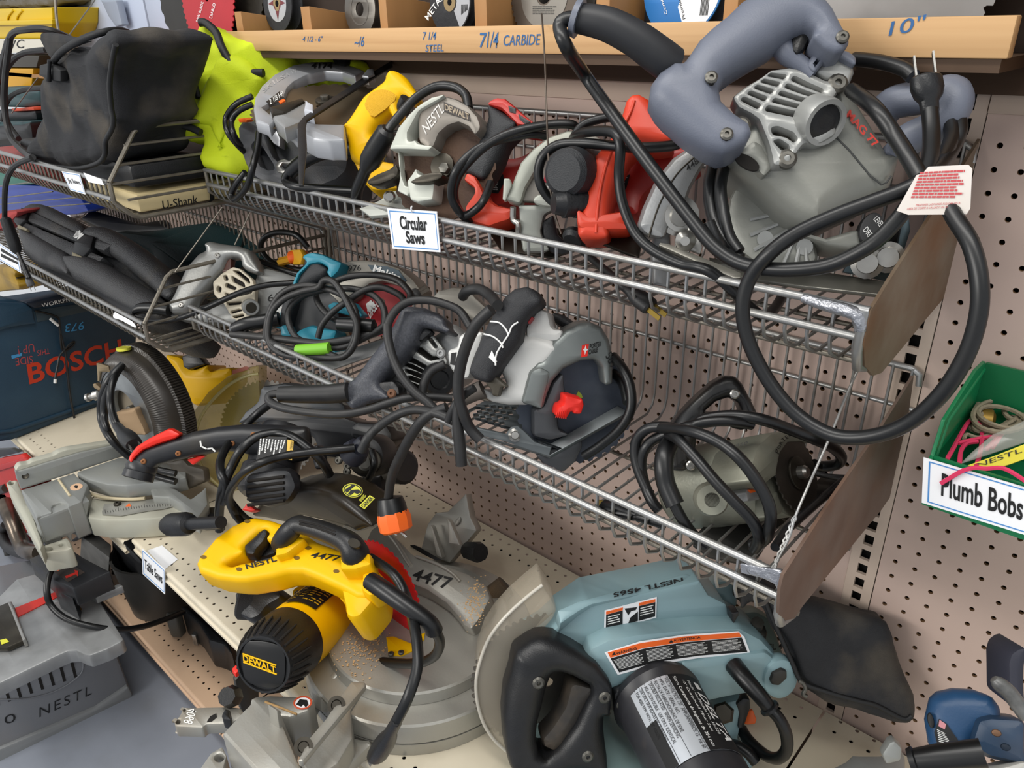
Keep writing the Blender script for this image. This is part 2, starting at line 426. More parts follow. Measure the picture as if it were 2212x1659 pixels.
# ================================================================ wire baskets
def basket(label, x0, x1, yf, ztop, zmid, zbot, zback, rt, plate=None, side=None, dxw=.0233, mw=CHR, parts=()):
    root = thing('wire_basket', label, 'basket', ((x0 + x1) / 2, yf / 2, zbot))
    for nm, z in (('top_rail', ztop), ('middle_rail', zmid)): tube(nm, CHR, root, [(x0, yf - .001, z), (x1, yf - .001, z)], rt, seg=12)
    tube('bottom_rail', CHRD, root, [(x0, yf + .05, zbot - .004), (x1, yf + .05, zbot - .004)], .003)
    tube('floor_rail', CHRD, root, [(x0, yf * .45, zbot - .004), (x1, yf * .45, zbot - .004)], .003)
    tube('back_rail', CHR, root, [(x0 + .008, -.012, zback - .02), (x0 + .014, -.012, zback), (x1 - .012, -.012, zback), (x1 - .002, -.012, zback - .006), (x1, -.012, zback - .02)], .0042)
    tube('back_rail', CHR, root, [(x0, -.010, zback - .055), (x1, -.010, zback - .055)], .003)
    bm = bmesh.new(); n = round((x1 - x0) / dxw)
    for i in range(n + 1):
        x = x0 + .01 + (x1 - x0 - .02) * i / n
        addtube(bm, [(x, yf + .004, ztop + .001), (x, yf + .005, zbot + .03), (x, yf + .012, zbot + .014), (x, yf + .034, zbot + .002), (x, yf + .05, zbot),
                     (x, -.035, zbot), (x, -.02, zbot + .012), (x, -.015, zbot + .03), (x, -.0145, zback + .001)], .0021, 6)
    bm2('wire_grid', bm, mw, root)
    return root
RUST = mat('rusty steel plate', '#6e5137', .55, .35, n=.8, ns=14, col2='#8a8070', dirt=.6, dc='#7a4a1e', stretch=(1, 1, 1))
RUST2 = mat('brown steel plate', '#6b5346', .55, .35, n=.7, ns=12, col2='#877a70', dirt=.4, dc='#84501f')
SOL = mat('lumpy solder', '#b0b2b8', .35, .9, bump=1, bs=160)
ub = basket('upper wire basket full of circular saws', -1.456, -.2, -.27, 1.256, 1.2285, 1.187, 1.374, .0042)
prism('end_plate', RUST, ub, FX(-.2), [(2118, 300), (2092, 400), (2068, 560), (2042, 640), (2000, 690), (1905, 805), (1886, 812), (1868, 790), (1866, 745), (1881, 672), (1925, 600), (1990, 500), (2080, 360)], -.0016, .0016)
tube('corner_post', CHR, ub, [(-.204, -.272, 1.256), (-.204, -.272, 1.215), (-.204, -.262, 1.195), (-.204, -.235, 1.186)], .005)
tube('weld', SOL, ub, [(-.262, -.273, 1.2555), (-.24, -.274, 1.254), (-.212, -.274, 1.252), (-.206, -.273, 1.244), (-.204, -.273, 1.236)], [.0045, .0062, .0068, .0068, .0055], k=3)
tube('end_wire', CHRD, ub, [(-1.456, -.27, 1.256), (-1.456, -.27, 1.215), (-1.456, -.235, 1.188), (-1.456, -.03, 1.188), (-1.456, -.012, 1.36)], .0042, k=0)
lb = basket('lower wire basket holding the second row of saws', -1.447, -.2, -.36, 1.002, .9755, .925, 1.104, .0042)
prism('end_plate', RUST2, lb, FX(-.2), [(1974, 812), (1962, 900), (1938, 1000), (1922, 1075), (1905, 1100), (1735, 1308), (1716, 1336), (1697, 1340), (1683, 1325), (1686, 1270), (1693, 1242), (1800, 1075), (1900, 930)], -.0016, .0016)
tube('corner_post', CHR, lb, [(-.204, -.362, 1.002), (-.204, -.362, .955), (-.204, -.352, .936), (-.204, -.32, .925)], .005)
prism('corner_bracket', SOL, lb, FY(-.363), [(1598, 1218), (1640, 1225), (1686, 1232), (1695, 1244), (1693, 1270), (1686, 1284), (1678, 1272), (1672, 1262), (1648, 1250), (1600, 1238)], -.001, .003, .001)
tube('end_wire', CHRD, lb, [(-1.447, -.36, 1.002), (-1.447, -.36, .955), (-1.447, -.325, .926), (-1.447, -.03, .926), (-1.447, -.012, 1.1)], .0042, k=0)
def lbasket(label, z):
    b = basket(label, -2.95, -1.47, -.447, z + .07, z + .04, z, z + .17, .0045, mw=CHRD)
    X = -1.468
    bm = bmesh.new()
    post = [(X, -.447, z + .07), (X, -.447, z + .035), (X, -.42, z + .006), (X, -.405, z), (X, -.05, z), (X, -.02, z + .02), (X, -.012, z + .17)]
    addtube(bm, post, .0045, 8)
    addtube(bm, [(X, -.447, z + .07), (X, -.385, z + .15), (X, -.372, z + .158), (X, -.012, z + .158)], .0042, 8)
    bm2('end_frame', bm, CHRD, b)
    bm = bmesh.new()
    for f in (.22, .42, .62, .82):
        zz = z + .158 * f
        ys = -.447 + .06 * max(0, (zz - z - .07) / .088)
        addtube(bm, [(X, ys + (.0 if zz > z + .04 else .025), zz), (X, -.014, zz)], .0026, 6)
    for xx in (X - .03, X - .06, X - .09, X - .12): addtube(bm, [(xx, -.40, z), (xx, -.03, z)], .003, 6)
    bm2('end_wires', bm, CHRD, b)
    return b
lbasket('upper left wire basket under the black cloth bag', 1.187)
lbasket('lower left wire basket under the twin-domed black case', .915)

# ================================================================ paper signs
def sign(name, label, fr, Q, lines, wt=.01, parent=None, th=.0012):
    root = thing(name, label, 'sign', fr.at(Q[3]))
    prism('card', PAP, root, fr, Q, -th, 0)
    e = .035
    for a, b in ((0, 1), (1, 2), (2, 3), (3, 0)):
        pass
    o = [quadpt(Q, s_, t_) for s_, t_ in ((.035, .05), (.965, .05), (.965, .95), (.035, .95))]
    i = [quadpt(Q, s_, t_) for s_, t_ in ((.045, .075), (.955, .075), (.955, .925), (.045, .925))]
    prism('border', BLUL, root, fr, o, .0001, .0004, holes=[i])
    for (s_, sa, sb, tb, tt) in lines:
        text('lettering', INK, root, fr, s_, quadpt(Q, sa, tb), quadpt(Q, sb, tb), quadpt(Q, sa, tt), .0008, wt=wt)
    return root
cs = sign('paper_sign', 'white card sign tied to the upper basket rail reading Circular Saws', FY(-.2795), [(836, 450), (943, 457), (951, 545), (848, 537)], [('Circular', .22, .78, .50, .16), ('Saws', .31, .70, .84, .53)], .03)
tube('tie', PAP, cs, W((890, 458, -.281), (888, 450, -.284), (890, 446, -.278)), .0012, k=3)
ts = sign('paper_sign', 'white label on the cream shelf lip reading Table Saws', FY(-.5605), [(306, 1185), (356, 1231), (356, 1284), (308, 1240)], [('Table Saws', .10, .88, .68, .32)], .01)
prism('paper_flap', PAP, ts, FZ(.4922), [(318, 1189), (350, 1178), (384, 1208), (356, 1230)], -.0004, 0)
sg = sign('paper_sign', 'small white label hanging on upper left basket reading Jig Saws', FY(-.455), [(133, 370), (171, 376), (184, 420), (152, 411)], [('Jig Saws', .12, .9, .62, .30)])
st_ = thing('paper_strip', 'curled white paper scrap beside the jig saw label', 'label', FY(-.455).at((200, 385)))
prism('strip', PAP, st_, FY(-.457), [(180, 373), (218, 387), (224, 400), (190, 393)], -.0008, 0)
tag(prism('paper_scrap', PAP, None, FY(-.455), [(247, 675), (256, 679), (285, 695), (292, 708), (262, 692), (245, 686)], -.0008, 0, s=3), 'torn white paper scrap on the lower left basket front', 'paper')
sp = sign('paper_sign', 'white label at left edge on the lower left basket behind hanging plug', FY(-.462), [(-30, 505), (40, 555), (46, 590), (-30, 545)], [])
bars('fine_print', INK, sp, FY(-.462), [(0, 533), (40, 558), (44, 578), (0, 560)], 2, .0008, .6, .1, 4)
# ================================================================ more helpers
def K(ox, oy, pts, s=600 / 2212):
    return [(ox + p[0] * s, oy + p[1] * s) + tuple(p[2:]) for p in pts]
from mathutils import noise as NZ
def crumple(o, amp, sc, L=.012, it=4, amp2=0, sc2=0):
    """cloth: refine and push along the normals by noise"""
    bm = bmesh.new(); bm.from_mesh(o.data)
    bmesh.ops.triangulate(bm, faces=bm.faces)
    for _ in range(it):
        E_ = [e for e in bm.edges if e.calc_length() > L]
        if not E_: break
        bmesh.ops.subdivide_edges(bm, edges=E_, cuts=1); bmesh.ops.triangulate(bm, faces=[f for f in bm.faces if len(f.verts) > 3])
    bmesh.ops.remove_doubles(bm, verts=bm.verts, dist=1e-5); bm.normal_update()
    for v in bm.verts:
        d = NZ.noise(v.co * sc) * amp
        if amp2: d += (.5 - abs(NZ.noise(v.co * sc2))) * amp2
        v.co += v.normal * d
    bm.to_mesh(o.data); bm.free(); fin(o.data, 80); return o
def blade(parent, fr, r, m, teeth=40, th=.0022, hole=.0079, depth=.05, name='blade', h=0):
    P = []
    for i in range(teeth):
        a = 2 * math.pi * i / teeth; b = 2 * math.pi / teeth
        for t, q in ((0, 1), (.35, 1 - depth * .2), (.55, 1 - depth), (.8, 1 - depth * .8)): P.append((r * q * math.cos(a + b * t), r * q * math.sin(a + b * t)))
    H = [(hole * math.cos(k * math.pi / 8), hole * math.sin(k * math.pi / 8)) for k in range(16)]
    return prism2(name, m, parent, fr, P, h - th / 2, h + th / 2, 0, [H] if hole else ())
def circ(r, n=40, cx=0, cy=0, a0=0, a1=360):
    full = abs(a1 - a0) >= 360
    return [(cx + r * math.cos(math.radians(a0 + (a1 - a0) * i / (n if full else n - 1))), cy + r * math.sin(math.radians(a0 + (a1 - a0) * i / (n if full else n - 1)))) for i in range(n)]
def plug(parent, A, B, r=.011, m=None, prong=STL, name='plug', prongs=2, side=None):
    """moulded mains plug from cord end A to nose B, flat prongs beyond"""
    A, B = V(A), V(B); d = B - A; T = d.normalized()
    o = lathe(name, m or BLK, parent, A, B, [(0, r * .45), (.1, r * .6), (.35, r * .65), (.5, r * .95), (.7, r * 1.1), (.95, r * 1.05), (1, r * .9)], 16, .75)
    s_ = V(side) if side else T.cross(V((0, 0, 1)))
    s_ = (s_ - T * s_.dot(T)).normalized(); q = T.cross(s_)
    for k in (-1, 1):
        bm = bmesh.new(); R = Matrix((s_, q, T)).transposed()
        addbox(bm, B + T * r * .7 + s_ * k * r * .55, r * .12, r * .5, r * 1.5, R); bm2('prong', bm, prong, o)
    if prongs == 3:
        lathe('prong', prong, o, B + q * r * .5, B + q * r * .5 + T * r * 1.6, [(0, r * .2), (.8, r * .2), (1, r * .1)], 10)
    return o
# ================================================================ saw blade bins along the top
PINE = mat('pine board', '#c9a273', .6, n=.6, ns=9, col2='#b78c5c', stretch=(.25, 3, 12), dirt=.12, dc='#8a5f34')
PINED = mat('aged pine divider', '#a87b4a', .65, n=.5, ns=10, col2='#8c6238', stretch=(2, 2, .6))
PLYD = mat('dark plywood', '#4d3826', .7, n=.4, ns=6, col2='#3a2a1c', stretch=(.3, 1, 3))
bin_ = thing('blade_rack', 'long pine rack for saw blades along the top of the pegboard', 'rack', (-.9, -.08, 1.43))
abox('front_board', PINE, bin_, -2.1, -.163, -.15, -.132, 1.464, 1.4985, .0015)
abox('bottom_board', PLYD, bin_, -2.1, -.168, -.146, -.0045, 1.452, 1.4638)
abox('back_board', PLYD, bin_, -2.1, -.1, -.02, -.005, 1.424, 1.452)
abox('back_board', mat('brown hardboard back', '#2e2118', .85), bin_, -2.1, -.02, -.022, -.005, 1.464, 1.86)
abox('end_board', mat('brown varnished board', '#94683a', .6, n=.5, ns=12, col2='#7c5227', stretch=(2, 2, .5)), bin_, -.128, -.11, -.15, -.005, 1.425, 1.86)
for (a, b, t) in ((512, 526, 25), (655, 674, 14), (823, 839, -14), (1027, 1053, -22), (1287, 1316, -20), (1560, 1590, -25)):
    x0 = FY(-.131).at((a, 60)).x; x1 = FY(-.131).at((b, 60)).x; zt = FY(-.131).at((a, t)).z
    hexa('divider', PINED, bin_, [(x0, -.1318, 1.464), (x1, -.1318, 1.464), (x1, -.023, 1.464), (x0, -.023, 1.464), (x0, -.1318, zt), (x1, -.1318, zt), (x1, -.023, zt - .015), (x0, -.023, zt - .015)], .001)
fb = FY(-.1503)
def bw(s_, a, b, c): text('lettering', INKB, bin_, fb, s_, a, b, c, .0004, wt=.004, shear=.1)
bw('10"', (1919, 78), (1998, 64), (1922, 46)); bw('7', (1036, 103), (1052, 103), (1036, 71)); bw('1/4', (1051, 103), (1075, 104), (1053, 68))
bw('CARBIDE', (1087, 99), (1166, 97), (1088, 76)); bw('7 1/4', (913, 86), (941, 86), (914, 69)); bw('STEEL', (919, 112), (958, 111), (919, 97))
bw('~/6', (765, 102), (786, 100), (766, 80)); bw('4 1/2 - 6"', (653, 90), (696, 90), (654, 78))
WHEEL = mat('black abrasive wheel', '#26272a', .8, n=.4, ns=200, col2='#3a3b3e', bump=.4, bs=900)
BRN = mat('used brown blade steel', '#5b5148', .45, .6, n=.6, ns=14, col2='#3d352e')
GRB = mat('used grey blade steel', '#77736d', .4, .7, n=.5, ns=12, col2='#57524b')
REDBL = mat('red coated blade', '#b3202a', .4, n=.3, ns=14, col2='#8f161e')
LGY = mat('pale grey label', '#a9aaae', .6, n=.2, ns=30, col2='#8e8f92')
DKRED = mat('dark red mark', '#6b2a2f', .6)
KRAFT = mat('tan hub label', '#8b7650', .6)
def rblade(name, label, c, y, r, m, teeth, hole=.012, tilt=.08, grp='saw blades and wheels in the pine rack'):
    fr = FP(c, y, (0, -1, tilt)); root = thing(name, label, 'saw blade' if teeth else 'grinding wheel', fr.o - V((0, 0, r)), grp)
    if teeth: blade(root, fr, r, m, teeth, hole=hole)
    else: prism2('disc', m, root, fr, circ(r, 56), -.0015, .0015, .0006, [circ(hole, 16)])
    return root, fr
r1, f1 = rblade('abrasive_wheel', 'black abrasive wheel with pale round label in the pine rack', (600, 8), -.075, .05, WHEEL, 0)
prism2('label_disc', LGY, r1, f1, circ(.032, 40), .0016, .002, 0, [circ(.013, 24)]); prism2('hub_disc', KRAFT, r1, f1, circ(.013, 24), .0016, .0021, 0, [circ(.006, 12)])
prism2('star_mark', DKRED, r1, f1, [(-.03, 0), (-.012, .006), (0, .03), (.012, .006), (.03, 0), (.008, -.004), (0, -.03), (-.008, -.004)], .0021, .0023, 0, [circ(.013, 24)])
r1b, f1b = rblade('abrasive_wheel', 'black abrasive wheel leaning just behind the pale-labelled wheel', (622, 10), -.055, .05, WHEEL, 0)
r2, f2 = rblade('saw_blade', 'plain grey steel blade with diamond hole in the rack', (778, 20), -.07, .043, GRB, 0, .011)
prism2('raised_ring', GRB, r2, f2, circ(.026, 36), .0012, .002, 0, [circ(.0235, 36)])
r2b, f2b = rblade('saw_blade', 'dull steel blade stacked behind the diamond-hole blade', (800, 12), -.05, .046, BRN, 48, .011)
r3, f3 = rblade('cutting_disc', 'black metal cutting disc with grey barcode section in the rack', (973, 5), -.075, .0455, WHEEL, 0)
prism2('grey_section', LGY, r3, f3, [(.016 * math.cos(a), .016 * math.sin(a)) for a in (-.9, -.5, 0, .3)] + [(.044 * math.cos(a), .044 * math.sin(a)) for a in (.5, .2, -.1, -.4, -.7, -1.0)], .0016, .0019)
prism2('hub_disc', KRAFT, r3, f3, circ(.013, 24), .0016, .0021, 0, [circ(.005, 12)])
for k in range(9): prism2('barcode', INK, r3, f3, [(.026 + k * .0016, -.018 + k * .0008), (.0268 + k * .0016 + .0006 * (k % 2), -.018 + k * .0008), (.0268 + k * .0016, -.004), (.026 + k * .0016, -.004)], .002, .0022)
text('lettering', INKW, r3, f3, 'METAL', (925, 45), (960, -6), (917, 36), .0022, wt=.01)
rblade('cutting_disc', 'black cutting disc directly behind the metal cutting disc', (990, 0), -.05, .047, WHEEL, 0)
r4, f4 = rblade('saw_blade', 'brown toothed carbide blade in the rack above CARBIDE', (1177, -12), -.08, .0625, BRN, 48)
prism2('raised_ring', GRB, r4, f4, circ(.042, 40), .0012, .0018, 0, [circ(.014, 40)])
bars('fine_print', INK, r4, f4, [(1148, 12), (1206, 12), (1206, 34), (1148, 34)], 5, .002)
rblade('saw_blade', 'toothed blade with yellow edge label behind the carbide blade', (1205, -25), -.05, .07, GRB, 40)
r5, f5 = rblade('cutting_disc', 'blue and white labelled disc in the rack beside the big saw handle', (1475, -25), -.08, .054, mat('blue label', '#1f6fb4', .5), 0)
prism2('white_section', PAP, r5, f5, [(.052 * math.cos(a), .052 * math.sin(a)) for a in [-1.35 + .1 * k for k in range(17)]] + [(.012, .02), (-.003, -.02)], .0016, .0019)
text('lettering', INK, r5, f5, 'Premium', (1481, 40), (1467, -12), (1475, 42), .0022); text('lettering', INKW, r5, f5, 'Combi', (1442, 30), (1430, -8), (1436, 32), .0022)
for k in range(7): prism2('barcode', INK, r5, f5, [(.028 + k * .0016, -.03), (.029 + k * .0016, -.03), (.029 + k * .0016, -.012), (.028 + k * .0016, -.012)], .002, .0022)
rblade('cutting_disc', 'dark disc half hidden behind the blue and white disc', (1400, -28), -.05, .056, WHEEL, 0)
rblade('cutting_disc', 'dusty dark disc right of the blue and white disc', (1545, -40), -.06, .062, WHEEL, 0)
rblade('saw_blade', 'large pale ten inch blade at the right end of the rack', (1935, -120), -.075, .115, mat('pale worn blade', '#8d8a88', .5, .3, n=.6, ns=10, col2='#5f5b57'), 60)
r6, f6 = rblade('saw_blade', 'big red coated saw blade behind the yellow-green bag', (447, -5), -.06, .117, REDBL, 60, .008)
text('lettering', PAP, r6, f6, 'SAW BLADE', (428, 48), (440, 5), (423, 46), .002)
text('lettering', PAP, r6, f6, 'DIABLO', (458, 40), (466, 8), (452, 38), .002)
rblade('saw_blade', 'big dark grey saw blade left of the red blade', (395, -20), -.045, .125, mat('dark mirror blade', '#4a4743', .3, .9, n=.4, ns=8, col2='#2e2b28'), 24, .008)
rblade('saw_blade', 'dark saw blade between red blade and black wheel', (520, -10), -.03, .09, DST, 36)
tag(prism('red_tool', RED, None, FY(-.08), K(0, 0, [(1110, 350), (1250, 335), (1360, 360), (1420, 420), (1400, 470), (1200, 430)]), -.05, 0, .008, s=3), 'red plastic tool nose showing above the black cloth bag', 'tool')
# ---------------------------------------------------------------- left background
wc = thing('white_cabinet', 'bluish white cabinet panel behind wires at upper left', 'cabinet', FY(-.03).at((220, 80)))
abox('panel', mat('bluish white panel', '#b9c3d6', .4), wc, -2.62, -2.12, -.03, -.006, 1.43, 1.86, .004)
abox('panel', mat('bluish white panel', '#b9c3d6', .4), wc, -2.1, -1.93, -.035, -.024, 1.47, 1.86, .004)
prism('curved_flap', mat('grey translucent flap', '#8f97a5', .5), wc, FY(-.06), K(0, 0, [(800, 0), (920, 0), (970, 200), (920, 215), (860, 130)]), -.02, 0, .004)
YB = mat('yellow bin plastic', '#d9b60e', .4)
yb = thing('storage_bin', 'yellow plastic bin above the PVC card at top left', 'bin', FY(-.15).at((50, 85)))
prism('body', YB, yb, FY(-.15), [(-60, 20), (112, 16), (113, 50), (105, 84), (-60, 84)], -.12, 0, .004)
prism('rim', YB, yb, FY(-.16), [(-60, 46), (112, 42), (113, 53), (-60, 56)], -.01, .004, .002)
for k in (20, 40): tube('rib', YB, yb, W((k + 8, 22, -.152), (k - 2, 34, -.153), (k - 4, 44, -.153)), .003, k=3)
pv = thing('card', 'cream card under the yellow bin lettered PVC', 'label', FY(-.16).at((50, 120)))
prism('sheet', mat('cream card', '#d5cfc0', .7), pv, FY(-.165), [(-60, 86), (108, 84), (104, 112), (-60, 116)], -.002, 0)
abox('plank', PINED, pv, -3.6, -2.36, -.16, -.02, 1.385, 1.395)
text('lettering', INK, pv, FY(-.165), 'PVC', (8, 106), (52, 104), (8, 88), .0006, wt=.004)
gy = thing('tool_bag', 'grey crumpled bag end on top of the yellow bin', 'bag', FY(-.12).at((50, 14)))
crumple(prism('body', mat('grey canvas', '#6d6a66', .9, bump=.4, bs=300), gy, FY(-.12), [(-60, -30), (125, -30), (122, 2), (100, 14), (-60, 18)], -.1, 0, .02), .008, 25)
ob = thing('storage_bin', 'orange-yellow bin in shadow below the PVC card', 'bin', FY(-.15).at((40, 195)))
prism('body', mat('amber bin plastic', '#d39a10', .45), ob, FY(-.16), [(-60, 146), (72, 148), (66, 196), (-60, 200)], -.1, 0, .004)
prism('lid', mat('grey steel lid', '#4c4740', .5, .4), ob, FY(-.16), [(-60, 118), (85, 120), (78, 146), (-60, 144)], -.1, .002, .002)
tl = thing('power_tool', 'teal and black power tool with orange trigger behind the black bag', 'tool', FY(-.3).at((40, 330)))
TEAL = mat('dark teal plastic', '#123f42', .4)
prism('body', TEAL, tl, FY(-.25), K(0, 0, [(-100, 700), (180, 690), (330, 690), (330, 850), (200, 860), (-100, 850)]), -.1, 0, .015)
prism('grip', BLK, tl, FY(-.27), K(0, 0, [(-100, 880), (280, 880), (290, 960), (-100, 980)]), -.06, 0, .012)
prism('trigger', mat('red orange trigger', '#c4421c', .45), tl, FY(-.27), K(0, 0, [(90, 865), (260, 850), (270, 880), (100, 890)]), -.04, .004, .004)
prism('motor', BLK, tl, FY(-.3), K(0, 0, [(-100, 990), (240, 970), (250, 1180), (-60, 1170)]), -.12, 0, .02)
prism('base', TEAL, tl, FY(-.29), K(0, 0, [(-100, 970), (250, 965), (250, 1010), (-100, 1020)]), -.1, .006, .008)
bm = bmesh.new()
for P, r_ in (([(-20, 270, -.3), (0, 160, -.33), (22, 80, -.36), (60, 64, -.36), (110, 66, -.33), (165, 90, -.28)], .007), ([(100, 108, -.3), (50, 115, -.3), (20, 140, -.31), (2, 190, -.32), (15, 260, -.33), (40, 300, -.34)], .007),
              ([(22, 80, -.36), (10, 180, -.38), (12, 250, -.39), (25, 300, -.4), (60, 335, -.43), (70, 340, -.46)], .007), ([(95, 190, -.3), (50, 195, -.3), (18, 215, -.31), (5, 260, -.32)], .006), ([(70, 340, -.46), (30, 360, -.47), (12, 400, -.475), (10, 470, -.475)], .006)):
    addtube(bm, cat2([tuple(p) for p in W(*P)], False, 6), r_, 8)
cc = bm2('cord', bm, RUBG, tl)
h1 = thing('hanging_plug', 'black cord end with inline module and two-prong plug hanging at far left', 'plug', FY(-.475).at((60, 630)))
A, B = W((10, 468, -.478), (38, 548, -.478)); lathe('module', BLK, h1, A, B, [(0, .005), (.06, .012), (.7, .014), (.9, .012), (1, .006)], 14)
A, B = W((38, 545, -.478), (62, 600, -.478)); lathe('cord_sleeve', BLK, h1, A, B, [(0, .0045), (.6, .005), (1, .007)], 12)
A, B = W((56, 590, -.478), (68, 618, -.478)); plug(h1, A, B, .008, mat('grey plug', '#4d4c4c', .5))
tube('support_wire', CHRD, None, W((205, 0, -.1), (150, 75, -.2)), .0015); tag(ALLOBJ[-1], 'thin bracing wire running down in front of the white cabinet', 'wire')
tube('support_wire', CHRD, None, W((120, -5, -.25), (122, 40, -.26), (128, 75, -.27)), .003, k=4); tag(ALLOBJ[-1], 'twisted wire hanging beside the yellow bin', 'wire')
tube('support_wire', CHRD, None, W((82, 168, -.34), (58, 200, -.35), (25, 245, -.36)), .0014); tag(ALLOBJ[-1], 'thin pale wire at far left over the teal tool', 'wire')
tube('support_wire', BRN, None, W((1170, 30, -.14), (1177, 130, -.2), (1188, 400, -.265), (1212, 505, -.276)), .0012, k=4); tag(ALLOBJ[-1], 'thin rusty wire from the rack down to the upper basket rail', 'wire')
tube('support_wire', CHRD, None, W((480, 448, -.28), (428, 520, -.34), (378, 588, -.4)), .0013); tag(ALLOBJ[-1], 'thin wire from upper basket down to the lower left basket frame', 'wire')
tube('support_wire', CHRD, None, W((540, 460, -.26), (507, 529, -.3)), .0013); tag(ALLOBJ[-1], 'thin wire slanting down behind the aluminium saw handle', 'wire')
# black cloth bag: end panel towards the aisle, long side towards the camera
CLO = mat('black canvas', '#1b1c1f', .85, n=.4, ns=30, col2='#2b2c30', bump=.5, bs=900, dirt=.5, dc='#6d6353')
PIP = mat('black piping', '#101113', .6)
bb = thing('tool_bag', 'dusty black cloth tool bag sitting in the upper left basket', 'bag', FY(-.43).at((150, 370)))
out = [(94, 150), (120, 118), (170, 98), (205, 82), (232, 72), (250, 92), (240, 130), (236, 180), (240, 230), (244, 262), (240, 280), (228, 305), (225, 335), (210, 352), (170, 362), (110, 358), (72, 345), (60, 318), (74, 270), (84, 215)]
crumple(prism('body', CLO, bb, FY(-.425), out, -.17, 0, .03, s=4, res=3), .012, 18, amp2=.008, sc2=9)
tube('piping', PIP, bb, W(*[(x, y, -.428) for x, y in [(250, 96), (243, 130), (237, 180), (240, 230), (245, 262), (240, 282), (228, 305), (226, 336), (208, 354), (165, 364), (110, 358), (75, 346)]]), .0045, k=5)
tube('zipper', PIP, bb, W((112, 138, -.43), (135, 110, -.428), (180, 84, -.42), (222, 70, -.40), (262, 66, -.36), (296, 82, -.32), (330, 108, -.29)), .006, k=5)
prism('end_flap', CLO, bb, FY(-.42), K(0, 0, [(315, 290), (350, 260), (620, 320), (600, 350), (440, 420), (400, 470), (330, 350)]), -.02, 0, .005, s=3)
prism('side_tab', PIP, bb, F(FX(-1.575).at((340, 150)), (1, -.25, .3)), K(0, 0, [(1200, 400), (1340, 420), (1350, 480), (1300, 600), (1330, 720), (1240, 690), (1165, 620), (1170, 520)]), -.012, .006, .003, s=2)
prism('zipper_tab', PIP, bb, FY(-.437), K(0, 0, [(310, 520), (390, 500), (480, 560), (480, 650), (380, 640), (310, 600)]), -.015, 0, .003)
tube('zip_pull', BLK, bb, W(*K(0, 0, [(395, 480, -.44), (390, 560, -.442), (388, 640, -.442)])), [.004, .0035, .005])
# flat black case lying under the bag, and the cream box
tag(abox('flat_case', BLK, None, -2.1, -1.485, -.4, -.05, 1.235, 1.28, .01), 'flat black case lying in the upper left basket under the bag', 'case')
ub2 = thing('parts_box', 'cream box lettered U-Shank in the upper left basket', 'box', (-1.6, -.2, 1.19))
CRB = mat('cream plastic', '#d0bd8f', .5, n=.2, ns=8, col2='#c0ac7c')
abox('body', CRB, ub2, -1.72, -1.482, -.4, -.06, 1.192, 1.226, .004)
text('lettering', INK, ub2, FX(-1.4815), 'U-Shank', (352, 452), (428, 438), (350, 434), .0008, wt=.006); text('lettering', INK, ub2, FX(-1.4815), 'J', (442, 440), (464, 434), (440, 420), .0008, wt=.006)
tag(abox('red_case', mat('dull red case', '#a14640', .5, n=.2, ns=9, col2='#8c3a35'), None, -2.35, -1.9, -.42, -.1, 1.19, 1.24, .008), 'dull red case seen through the upper left basket wires', 'case')
# things on the lower left basket
BC = mat('black pebbled plastic', '#2f3033', .45, n=.4, ns=12, col2='#454442', bump=.8, bs=420, dirt=.45, dc='#6b604d')
bc = thing('tool_case', 'black hard case with two round domes in the lower left basket', 'case', (-1.85, -.3, .92))
fs = FP((200, 560), -.36, (.1, -.62, .78))
def q300(pts): return K(0, 400, pts, 300 / 2212)
for P, h in (([(330, 420), (400, 305), (520, 245), (690, 270), (880, 355), (1120, 480), (1300, 600), (1340, 760), (1200, 800), (900, 680), (480, 490)], .012), ([(1300, 760), (1400, 640), (1560, 603), (1800, 680), (2200, 920), (2560, 1240), (2745, 1500), (2720, 1700), (2560, 1760), (2200, 1470), (1780, 1120), (1480, 900)], .016)):
    prism('rear_dome', BC, bc, fs, q300(P), -.17, h, .06, s=3, res=6)
for P, h in (([(290, 730), (360, 700), (600, 790), (900, 960), (1020, 1080), (1060, 1250), (1060, 1400), (940, 1345), (800, 1300), (560, 1220), (340, 1080), (285, 900)], .03), ([(980, 1180), (1060, 1100), (1300, 1060), (1620, 1180), (2200, 1520), (2540, 1800), (2600, 1900), (2480, 2080), (2240, 2120), (1900, 2000), (1300, 1560), (1040, 1390)], .034)):
    prism('front_dome', BC, bc, fs, q300(P), -.15, h, .06, s=3, res=6)
prism('inner_shell', BC, bc, fs, q300([(300, 560), (480, 470), (1300, 760), (1800, 1080), (2560, 1720), (2560, 1900), (2200, 2060), (1300, 1520), (340, 1050)]), -.15, -.02, .01)
for P in ([(330, 520), (480, 400), (1180, 740), (1500, 830), (1780, 940), (1640, 1040), (1260, 920), (420, 560)], [(310, 700), (400, 590), (1240, 950), (1500, 1080), (1640, 1140), (1520, 1290), (1200, 1160), (980, 1040), (700, 900)]):
    prism('seam_flange', BC, bc, fs, q300(P), -.05, .016, .004)
for P in ([(1180, 900), (1340, 770), (1490, 810), (1440, 1000), (1300, 1150), (1150, 1100)], [(200, 560), (340, 350), (450, 400), (400, 540), (280, 660)]):
    la = prism('latch', BLK, bc, fs, q300(P), 0, .024, .004)
    prism('latch_lip', mat('dirty grey latch lip', '#77705c', .6), la, fs, q300([(P[-1][0], P[-1][1] - 40), (P[-1][0] + 150, P[-1][1] + 30), (P[-1][0] + 140, P[-1][1] + 60), (P[-1][0] - 10, P[-1][1] + 20)]), .02, .03, .002)
